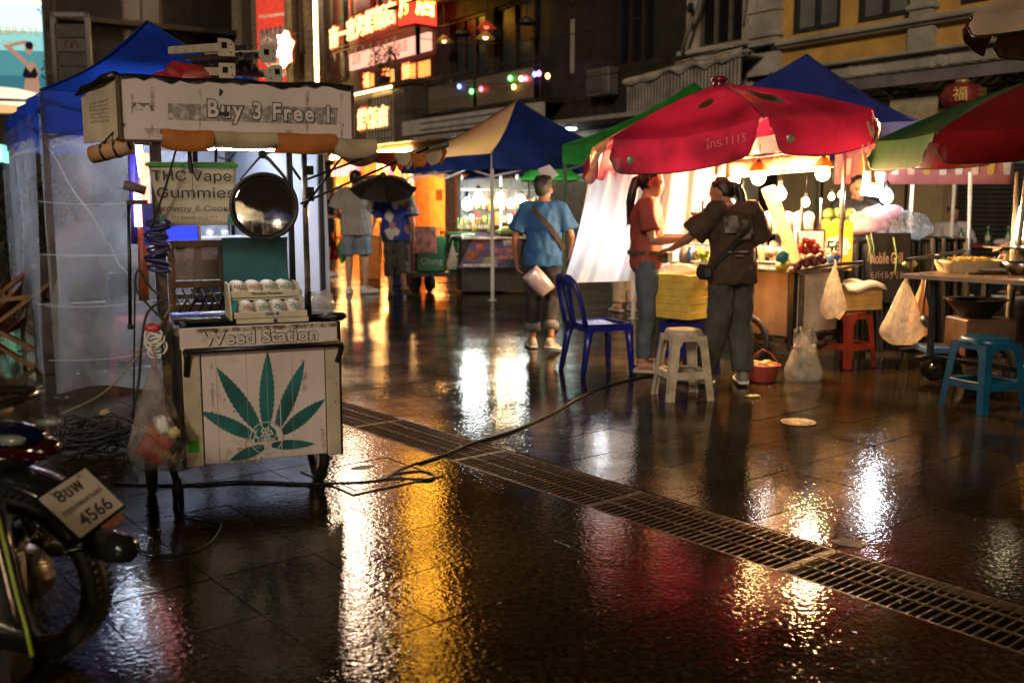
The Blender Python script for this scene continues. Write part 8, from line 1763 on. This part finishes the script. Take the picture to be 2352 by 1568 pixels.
# woman in brown
BRT = mat('dark_brown_shirt', (.060, .034, .018), .8, 0, .2, 5, .2, 160); GRT = mat('washed_grey_trousers', (.060, .062, .056), .8, 0, .3, 5, .25, 150)
w2_, D2_, tor2, s2, hp2 = person('woman in a loose brown printed shirt and wide grey trousers, seen from behind', V(1.58, 7.14, .02), 20, 1.53, SKIN, BRT, GRT,
    J=dict(ell=(-.30, .12, 1.18), wrl=(-.36, .36, 1.06), elr=(.28, .06, 1.14), wrr=(.22, .26, 1.02), nek=(0, .085, 1.41), head=(-.015, .165, 1.52), che=(0, .05, 1.26), wai=(0, .015, 1.07), kn=(0, 0, 0), anl=(-.20, .06, .09), anr=(.10, -.04, .09), tol=(-.28, .19, .035), tor=(.16, .10, .035)),
    head_yaw=40, head_pitch=-26, hair_style='tail', hair_len=.30, tail_side=.4, sleeve=.95, loose=.022, flare=.02, hem=.80, wide=.032, leg_to=1.0, build=.92, shoe=(mat('grey_trainer', (.25, .24, .21), .6), 'shoe'),
    hands=dict(l=dict(dir=(-.2, 1, -.1), palm=(.3, .1, -1), curl=.6), r=dict(dir=(-.2, 1, -.2), palm=(-.3, 0, -1), curl=.5)))
PR1 = mat('pale_shirt_print', (.20, .17, .15), .8, 0, .6, 14); PR2 = mat('grey_shirt_print', (.10, .09, .085), .8, 0, .6, 14)
back_print(w2_, tor2, s2, 1.27, -PI*.64, .085, .13, PR1, .040); back_print(w2_, tor2, s2, 1.25, -PI*.44, .075, .11, PR2, .040); back_print(w2_, tor2, s2, 1.18, -PI*.50, .09, .05, PR1, .040); back_print(w2_, tor2, s2, 1.06, -PI*.58, .13, .016, PR1, .040); back_print(w2_, tor2, s2, 1.03, -PI*.58, .05, .012, PR1, .040)
strap(w2_, tor2, s2, 1.36, .96, -.25*PI, -.88*PI, mat('black_strap', (.012, .011, .011), .6), .024, 'bag_strap', .037)
m = MB(); q = tor2(.90*s2, -PI*.95, .08); m.bbox(q, (.07, .15, .11), .03, (0, 0, 10)); m.build('shoulder_bag', mat('black_strap'), w2_)
m = MB(); m.tube([hp2(.02, -.125, .03), hp2(.03, -.15, -.02), hp2(.02, -.14, -.09)], .012, 6); m.build('hair_claw', mat('gold_claw', (.45, .30, .10), .3, .4), w2_)
# man in blue
BLT = mat('mid_blue_shirt', (.014, .095, .29), .75, 0, .10, 4, .2, 160); DKJ = mat('black_jeans', (.020, .021, .025), .75, 0, .3, 5, .25, 150)
m3, D3, tor3, s3, hp3 = person('man in a mid blue shirt with rolled dark jeans walking away, silver packet in hand', V(.28, 8.92, .01), -4, 1.545, SKIN2, BLT, DKJ, hair=GHAIR,
    J=dict(ell=(-.275, -.03, 1.10), wrl=(-.27, .06, .86), elr=(.27, .0, 1.12), wrr=(.25, .14, .95), knl=(-.10, .10, .50), anl=(-.11, .12, .09), tol=(-.15, .27, .04), knr=(.09, .04, .49), anr=(.085, -.24, .14), tor=(.13, -.10, .04)),
    head_yaw=-28, sleeve=.80, loose=.014, hem=.82, build=1.0, leg_to=.90, wide=.006, cuff=mat('grey_denim_back', (.15, .15, .16), .8), shoe=(mat('cream_trainer', (.62, .55, .47), .55), 'shoe'), hands=dict(l=dict(dir=(.1, .25, -1), palm=(1, .1, 0), curl=.9)), cap=mat('dark_cap', (.018, .017, .016), .6, 0, .3, 20))
strap(m3, tor3, s3, 1.40, .98, -.68*PI, -.08*PI, mat('brown_strap', (.030, .018, .012), .5), .026, 'bag_strap', .020)
pk = thing('silver_packet', 'shiny silver and pink packet hanging from the hand of the man in blue', 'packet', P(1237, 648, 8.72), -8)
pk.rotation_euler = (R(6), R(-40), R(-8))
m = MB(); m.loft([[V(x*w, t*d, z) for x, t in ((-1, 0), (-.5, -1), (.5, -1), (1, 0), (.5, 1), (-.5, 1))] for z, w, d in ((-.125, .085, .002), (-.08, .088, .018), (0, .09, .026), (.08, .088, .018), (.125, .085, .002))]); m.build('pouch', mat('silver_foil', (.80, .74, .76), .25, .5, .4, 7, .5, 18, col2=(.62, .40, .52)), pk)
# walkers under the umbrella
LGT = mat('light_grey_shirt', (.30, .29, .27), .8, 0, .10, 4, .2, 160); SHB = mat('pale_denim', (.17, .23, .29), .8, 0, .2, 5, .2, 150)
m4, D4, tor4, s4, hp4 = person('tall man in a light grey shirt and pale denim shorts seen from behind', G(822, 674)+V(0, 0, .01), 4, 1.80, SKIN3, LGT, SHB,
    J=dict(ell=(-.27, .02, 1.13), wrl=(-.22, .20, 1.0), elr=(.27, .02, 1.13), wrr=(.24, .16, .98), knl=(-.11, .02, .5), anl=(-.12, -.03, .09), knr=(.10, .02, .5), anr=(.11, -.03, .09), tor=(.24, .06, .035)), sleeve=.85, loose=.03, hem=.80, leg_to=.46, wide=.022, build=1.12, shoe=(WHITE, 'shoe'), vox=.012)
ALO = mat('patterned_blue_shirt', (.012, .028, .24), .7, 0, .2, 4, .2, 120)
N_ = ALO.node_tree.nodes; L_ = ALO.node_tree.links; vo = N_.new('ShaderNodeTexVoronoi'); vo.inputs['Scale'].default_value = 9; tcx = N_.new('ShaderNodeTexCoord'); L_.new(tcx.outputs['Object'], vo.inputs['Vector'])
rpz = N_.new('ShaderNodeValToRGB'); rpz.color_ramp.interpolation = 'CONSTANT'; els = rpz.color_ramp.elements; els[0].color = (.012, .028, .24, 1); els[1].position = .45; els[1].color = (.42, .40, .36, 1)
for p_, c_ in ((.62, (.012, .028, .24, 1)), (.74, (.34, .36, .04, 1)), (.84, (.012, .014, .03, 1)), (.93, (.30, .14, .15, 1))): e_ = els.new(p_); e_.color = c_
sx_ = N_.new('ShaderNodeSeparateColor'); L_.new(vo.outputs['Color'], sx_.inputs[0]); L_.new(sx_.outputs[0], rpz.inputs[0]); L_.new(rpz.outputs[0], N_['Principled BSDF'].inputs['Base Color'])
GTR = mat('grey_cargo', (.055, .052, .045), .8, 0, .3, 5, .25, 150)
m5, D5, tor5, s5_, hp5 = person('walker in a blue patterned shirt and cropped grey trousers under the umbrella', G(912, 682)+V(0, 0, .01), -10, 1.68, SKIN2, ALO, GTR,
    J=dict(ell=(-.28, .02, 1.13), wrl=(-.16, .20, 1.22), knl=(-.10, .08, .5), knr=(.10, .02, .48), anr=(.16, -.22, .16), tor=(.22, -.08, .06)), sleeve=.9, loose=.03, hem=.80, leg_to=.76, wide=.034, build=1.1, shoe=(mat('dark_sandal', (.03, .03, .05), .5), 'sandal'), vox=.012)
ub = P(880, 402, 13.9); BLKU = mat('black_umbrella_cloth', (.014, .012, .010), .5, 0, .3, 4, .1)
umbrella('rain_umbrella', 'black rain umbrella held over the two walkers', ub, .47, .20, 8, R(12), [BLKU], 0, (24, 4), None, (ub.x+.02, ub.y+.32, ub.z-.75), .02, BLK, bulge=.55)
m = crumple((0, 0, 0), (.06, .05, .16), 31, 12, 10); one(m, 'green_bag', film('green_carrier', (.10, .42, .18), .7, .3, 7, .4, .5), 'thin green carrier bag at the left side of the man in grey', 'plastic bag', None, P(786, 575, 14.7))
for k in range(6):
    a, b = P(897, 520, 14.3), P(905+k*4, 585-k*7, 14.3); m = MB(); m.bar(a, b, .018, .004); one(m, 'fan_stick', mat('yellow_stick', (.5, .38, .10), .5), ['first', 'second', 'third', 'fourth', 'fifth', 'sixth'][k]+' stick from below of the yellow bundle between the walkers', 'stick', 'yellow sticks between the walkers')
# girl in black, far left
m6, D6, tor6, s6, hp6 = person('girl in black reading her phone beside the white tarp', G(752, 634)+V(0, 0, .01), -75, 1.62, SKIN3, mat('black_shirt', (.012, .011, .012), .7, 0, .2, 5), mat('black_shorts', (.014, .013, .014), .7), J=dict(elr=(.2, .05, 1.12), wrr=(.1, .30, 1.13), ell=(-.2, .05, 1.12), wrl=(-.05, .30, 1.15)), head_pitch=-25, hair_style='bob', sleeve=.8, loose=.02, leg_to=.42, shoe=(WHITE, 'shoe'), vox=.013, cap=mat('brown_hat', (.10, .055, .03), .6))
hb_at('red carrier bag hanging from the arm of the girl in black', 764, 545, 596, 18.4, 34, film('red_carrier', (.45, .03, .05), .85, .3, 7, .35, .4), 87)
# legs behind the curtain
person('helper in beige trousers standing behind the plastic curtain', G(1437, 716)+V(0, 0, .01), 20, 1.62, SKIN, mat('dull_green_shirt', (.12, .13, .08), .7), mat('beige_trousers', (.42, .30, .18), .75, 0, .2, 5, .2, 120), leg_to=.97, wide=.025, loose=.02, shoe=(CREAM, 'sandal'), vox=.012)
# vendor behind the fruit cart
person('vendor in black leaning behind the cups of the fruit stall', V(P(1975, 500, 9.5).x, 9.6, 0), 170, 1.60, SKIN, mat('black_shirt'), mat('black_shorts'), J=dict(elr=(.28, .05, 1.15), wrr=(.2, .28, 1.05), ell=(-.28, .05, 1.15), wrl=(-.2, .28, 1.05), head=(0, .06, 1.555)), head_pitch=-25, sleeve=.8, loose=.02, shoe=(BLKR, 'shoe'), vox=.012)
# diners
SIT = dict(pel=(0, 0, .52), wai=(0, .02, .66), che=(0, .06, .86), nek=(0, .10, 1.03), head=(0, .14, 1.165), shl=(-.18, .09, .975), shr=(.18, .09, .975), ell=(-.26, .22, .76), wrl=(-.10, .42, .80), elr=(.26, .22, .76), wrr=(.12, .42, .80), hil=(-.09, 0, .5), hir=(.09, 0, .5), knl=(-.11, .42, .50), knr=(.11, .42, .50), anl=(-.11, .40, .09), anr=(.11, .40, .09), tol=(-.12, .55, .035), tor=(.12, .55, .035))
q = dt.location
person('diner in a white shirt bent over the table behind the white pole', q+V(-.02, .85, 0), 180, 1.70, SKIN2, mat('white_shirt', (.45, .42, .42), .7), mat('black_shorts'), J=SIT, sleeve=1.2, loose=.02, hem=.48, head_pitch=-25, shoe=(BLKR, 'shoe'), vox=.013)
person('diner in a dark shirt sitting at the right end of the table', q+V(1.0, .25, 0), 110, 1.72, SKIN2, mat('navy_shirt', (.014, .016, .03), .7), mat('black_shorts'), J=SIT, sleeve=.8, loose=.02, hem=.48, shoe=(BLKR, 'shoe'), vox=.013)
for k, d in enumerate((V(-.02, .9, 0), V(1.05, .25, 0))): stool(['orange plastic stool under the diner in white', 'orange plastic stool under the diner in dark clothes'][k], q+d, 0, mat('orange_plastic'), .44, group='stools of the diners')
# vendor at the right edge
person('vendor reaching over the table from beyond the right edge', V(4.32, 7.85, 0), 90, 1.62, SKIN, mat('ochre_apron_shirt', (.40, .26, .03), .7), mat('black_shorts'), J=dict(ell=(-.24, .25, 1.12), wrl=(-.16, .50, 1.045), elr=(.24, .1, 1.1), wrr=(.15, .35, .95)), sleeve=.55, loose=.02, shoe=(BLKR, 'shoe'), vox=.009, hands=dict(l=dict(dir=(.05, 1, -.25), palm=(.1, -.2, -1), curl=.35)))
# ================================================================== MOTORBIKE in the lower left corner
BK = 79
wc = G(80, 1508)
bike = thing('motorbike', 'dark motorbike with a white number plate leaning in the lower left corner', 'motorbike', wc, BK); bike.rotation_euler = (0, R(-7), R(BK))
RW = .262
BPNT = mat('blue_bike_paint', (.003, .005, .04), .14, .3, .2, 4, .02, coat=1); BLG = mat('gloss_black_plastic', (.010, .010, .010), .18, 0, .2, 5, .05); CHR = mat('chrome', (.62, .58, .52), .12, 1, .1, 12, .03); DCH = mat('dull_chrome', (.30, .26, .20), .3, 1, .3, 20, .1)
MX = Matrix.Translation((0, 0, RW)) @ Matrix.Rotation(PI/2, 4, 'Y')
wq = bpy.data.objects.new('rear_wheel', None); COL.objects.link(wq); wq.parent = bike
m = MB(); pf = [(.205, -.026), (.222, -.040), (.244, -.042), (.257, -.026), (RW, -.006), (RW, .006), (.257, .026), (.244, .042), (.222, .040), (.205, .026), (.205, -.026)]
m.lathe(pf, 64, mx=MX, cap=False); m.build('tyre', BLKR, wq)
kn = MB()
for k in range(64):
    a = 2*PI*k/64
    for s in (-1, 1): c = V(s*.028, (RW-.004)*math.sin(a+.025*s), RW+(RW-.004)*math.cos(a+.025*s)); kn.box((0, 0, 0), (.018, .012, .010), mx=Matrix.Translation(c) @ Matrix.Rotation(-a, 4, 'X'))
o = kn.build('tread', BLKR, wq); o['kind'] = 'stuff'
m = MB(); m.lathe([(.207, -.024), (.198, -.022), (.192, -.010), (.192, .010), (.198, .022), (.207, .024), (.210, .0), (.207, -.024)], 56, mx=MX, cap=False); m.build('rim', CHR, wq)
sm_ = MB().tube([(0, 0, 0), (0, 0, 1)], .0016, 5).mesh('spoke', DCH)
for k in range(36):
    a = 2*PI*k/36; b = a+(.55 if k % 2 else -.55); s = 1 if (k//2) % 2 else -1
    p0 = V(s*.03, .052*math.sin(b), RW+.052*math.cos(b)); p1 = V(0, .193*math.sin(a), RW+.193*math.cos(a)); d = p1-p0
    so = bpy.data.objects.new('spoke', sm_); COL.objects.link(so); so.parent = wq; so.location = p0; so.rotation_mode = 'QUATERNION'; so.rotation_quaternion = V(0, 0, 1).rotation_difference(d.normalized()); so.scale = (1, 1, d.length)
m = MB(); m.lathe([(.0, -.078), (.035, -.076), (.075, -.062), (.088, -.045), (.088, .03), (.05, .05), (0, .06)], 32, mx=MX); m.build('hub_drum', mat('alloy_drum', (.26, .22, .17), .35, .8, .3, 15, .1), wq)
m = MB(); m.lathe([(.012, -.105), (.018, -.10), (.018, .1), (.012, .105)], 12, mx=MX); m.build('axle', DCH, wq)
m = MB(); m.bar((-.085, .02, RW), (-.085, .50, RW+.05), .03, .05); m.build('swing_arm', BLG, bike); m = MB(); m.bar((.085, .02, RW), (.085, .50, RW+.05), .03, .05); m.build('swing_arm', BLG, bike)
for s in (-1, 1):
    m = MB(); m.tube([(s*.115, .02, RW+.03), (s*.115, .12, RW+.36)], .016, 10); m.build('shock_rod', DCH, bike)
    m = MB(); m.tube([(s*.115+.026*math.cos(t*.8), .045+.04*t/20+.026*math.sin(t*.8)*.3, RW+.09+.18*t/60) for t in range(60)], .005, 5); m.build('shock_spring', BLG, bike)
# mudguard
def mud(u, v):
    a = R(40)+u*R(85); r = RW+.050; x = -.072+.144*v; return V(x, -r*math.cos(a), RW+.02+r*math.sin(a)-x*x*5)
m = MB(); m.grid(mud, 28, 8); o = m.build('mudguard', BLG, bike); o.modifiers.new('t', 'SOLIDIFY').thickness = .004
# rear body, seat, rail, lamp
def shell(rings, nm, mm, par=bike, smooth=True): m = MB(); rings = [(cx, y-.005, z+.01, w, h) for cx, y, z, w, h in rings] if nm in ('seat', 'tail_fairing', 'tail_lamp', 'indicator', 'under_tail') else rings; m.loft([[V(cx+w*math.cos(a)*(abs(math.cos(a))**-.25 if abs(math.cos(a)) > .05 else 1)*.9, y, z+h*math.sin(a)) for a in [2*PI*j/18 for j in range(18)]] for cx, y, z, w, h in rings], True, smooth); return m.build(nm, mm, par)
shell([(0, -.13, .675, .03, .018), (0, -.05, .675, .06, .032), (0, .10, .665, .09, .045), (0, .3, .63, .11, .06), (0, .55, .58, .12, .08), (0, .8, .5, .12, .09)], 'tail_fairing', BPNT)
shell([(0, -.10, .625, .04, .03), (0, .05, .60, .08, .05), (0, .3, .55, .11, .07), (0, .6, .46, .12, .1)], 'under_tail', BLG)
shell([(0, -.02, .735, .05, .016), (0, .05, .745, .09, .026), (0, .22, .75, .11, .032), (0, .42, .74, .12, .04), (0, .72, .72, .11, .05)], 'seat', mat('seat_vinyl', (.24, .19, .13), .45, 0, .2, 20, .15, 60))
m = MB(); m.tube([(-.11, .34, .745), (-.115, .14, .765), (-.10, -.03, .785), (-.05, -.11, .80), (.05, -.11, .80), (.10, -.03, .785), (.115, .14, .765), (.11, .34, .745)], .013, 10); m.build('grab_rail', CHR, bike)
shell([(0, -.165, .640, .025, .016), (0, -.15, .640, .045, .026), (0, -.10, .640, .058, .032), (0, -.03, .640, .06, .03)], 'tail_lamp', mat('red_lens', (.03, .003, .003), .12, 0, .1, 8, 0, coat=1))
for s in (-1, 1): shell([(s*.075, -.13, .69, .010, .008), (s*.078, -.10, .69, .020, .014), (s*.07, -.05, .69, .018, .014)], 'indicator', mat('smoky_lens', (.20, .24, .20), .1, 0, .1, 8, 0, coat=1))
# number plate on its bracket
def PW(px, py, Y): return P(px, py, Y)
pc4 = [(96, 1147), (202, 1071), (281, 1153), (180, 1234)]
MI = (Matrix.Translation(wc) @ Euler((0, R(-7), R(BK))).to_matrix().to_4x4()).inverted()
# the plate's plane: its upper edge runs along the bike's width, its lower edge stands out to the rear
cen = P(190, 1152, 2.62); ux = V(math.cos(R(BK)), math.sin(R(BK)), math.sin(R(8))).normalized()
back = V(math.sin(R(BK)), -math.cos(R(BK)), 0)
vz = (V(0, 0, .72)-back*.70).normalized(); nz = ux.cross(vz).normalized(); vz = nz.cross(ux).normalized()
PWd, PHt = .205, .148
pm = Matrix(((ux.x, vz.x, nz.x, cen.x), (ux.y, vz.y, nz.y, cen.y), (ux.z, vz.z, nz.z, cen.z), (0, 0, 0, 1)))
pl = bpy.data.objects.new('number_plate', MB().bbox((0, 0, 0), (PWd, PHt, .003), .0012).mesh('number_plate', mat('plate_white', (.56, .52, .45), .42, 0, .08, 8, .05, dirt=.2))); COL.objects.link(pl); pl.parent = bike; pl.matrix_local = MI @ pm
m = MB(); m.bbox((0, 0, -.006), (PWd+.018, PHt+.018, .007), .003); m.build('plate_frame', BLG, pl)
text('8ขพ', pl, INK, .050, (-.008, .045, .0022), (0, 0, 0), off=.0011, scale_to=.108); text('กรุงเทพมหานคร', pl, INK, .023, (0, .001, .0022), (0, 0, 0), off=.0003, scale_to=.170); text('4566', pl, INK, .054, (.004, -.044, .0022), (0, 0, 0), off=.0012, scale_to=.136)
for x, y in ((-.06, .065), (.06, .065)): m = MB(); m.lathe([(.005, .0015), (.004, .004), (0, .0045)], 8, (x, y, 0)); m.build('plate_screw', DCH, pl)
m = MB(); m.bbox((.02, -PHt/2-.022, .002), (.085, .024, .012), .003); m.build('reflector', mat('orange_reflector', (.42, .14, .08), .15, 0, .2, 30, coat=1), pl); m = MB(); m.box((0, -.02, -.03), (.06, .16, .04)); m.build('plate_bracket', BLG, pl)
# dark guard below the plate
a, b = MI @ P(222, 1245, 2.60), MI @ P(292, 1262, 2.50)
m = MB(); dr = (b-a).normalized()
m.tube([a-dr*.10, a, a+(b-a)*.6, b, b+dr*.012], [.03, .042, .044, .036, .02], 14); m.build('guard_end', BLG, bike)
m = MB(); m.tube([MI @ P(150, 1262, 2.55), MI @ P(215, 1235, 2.60), a], [.02, .02, .03], 8); m.build('guard_stay', BLG, bike)
# engine side, exhaust, stand, front half
shell([(.0, .35, .34, .10, .10), (0, .55, .33, .14, .13), (0, .8, .34, .12, .12)], 'engine', mat('engine_alloy', (.08, .07, .06), .4, .7, .3, 15))
m = MB(); m.tube([(.15, .6, .25), (.17, .2, .26), (.18, -.12, .30)], [.03, .045, .05], 14); m.build('exhaust', DCH, bike)
m = MB(); m.tube([(-.10, .35, .28), (-.22, .30, .0)], .011, 8); m.build('side_stand', BLG, bike)
m = MB(); m.lathe(pf, 40, mx=Matrix.Translation((0, 1.22, RW)) @ Matrix.Rotation(PI/2, 4, 'Y'), cap=False); m.build('front_tyre', BLKR, bike)
m = MB(); m.tube([(0, 1.22, RW), (0, 1.02, .8), (0, .98, .95)], .03, 8); m.build('fork', BLG, bike); m = MB(); m.tube([(-.33, .88, 1.0), (-.1, .98, .98), (.1, .98, .98), (.33, .88, 1.0)], .013, 8); m.build('handlebar', BLG, bike)
shell([(0, .85, .55, .14, .25), (0, 1.0, .62, .16, .28), (0, 1.08, .66, .12, .22)], 'leg_shield', BPNT)
# fairing of a second motorbike even closer, cut off by the corner
f2_ = thing('motorbike', 'black fairing with a lime green edge of a nearer motorbike in the bottom corner', 'motorbike', G(-60, 1560))
A_ = [P(-8, 1165, 2.25), P(18, 1270, 2.22), P(42, 1370, 2.20), P(62, 1440, 2.18), P(76, 1505, 2.16)]; B_ = [p+V(-.35, .10, .02) for p in A_]
m = MB(); lo3 = f2_.location
m.loft([[a-lo3, a-lo3+V(.004, .03, 0), b-lo3+V(0, .05, 0), b-lo3] for a, b in zip(A_, B_)]); m.build('fairing', BLG, f2_)
m = MB(); m.tube([p-lo3+V(.0, -.004, 0) for p in A_], .0045, 6); m.build('lime_edge', mat('lime_edge_strip', (.25, .34, .02), .35), f2_)
m = MB(); m.tube([p-lo3+V(-.012, -.008, 0) for p in A_[:-1]], .009, 6); m.build('edge_roll', mat('dull_chrome'), f2_)
m = MB(); c = (G(-40, 1600)+V(-.05, 0, .25))-lo3; m.loft([[V(c.x+x, c.y+y, z) for x, y in ((-.3, -.06), (.16, -.06), (.16, .06), (-.3, .06))] for z in (0.05, .22, .45)], smooth=False); m.build('footboard', BLG, f2_)
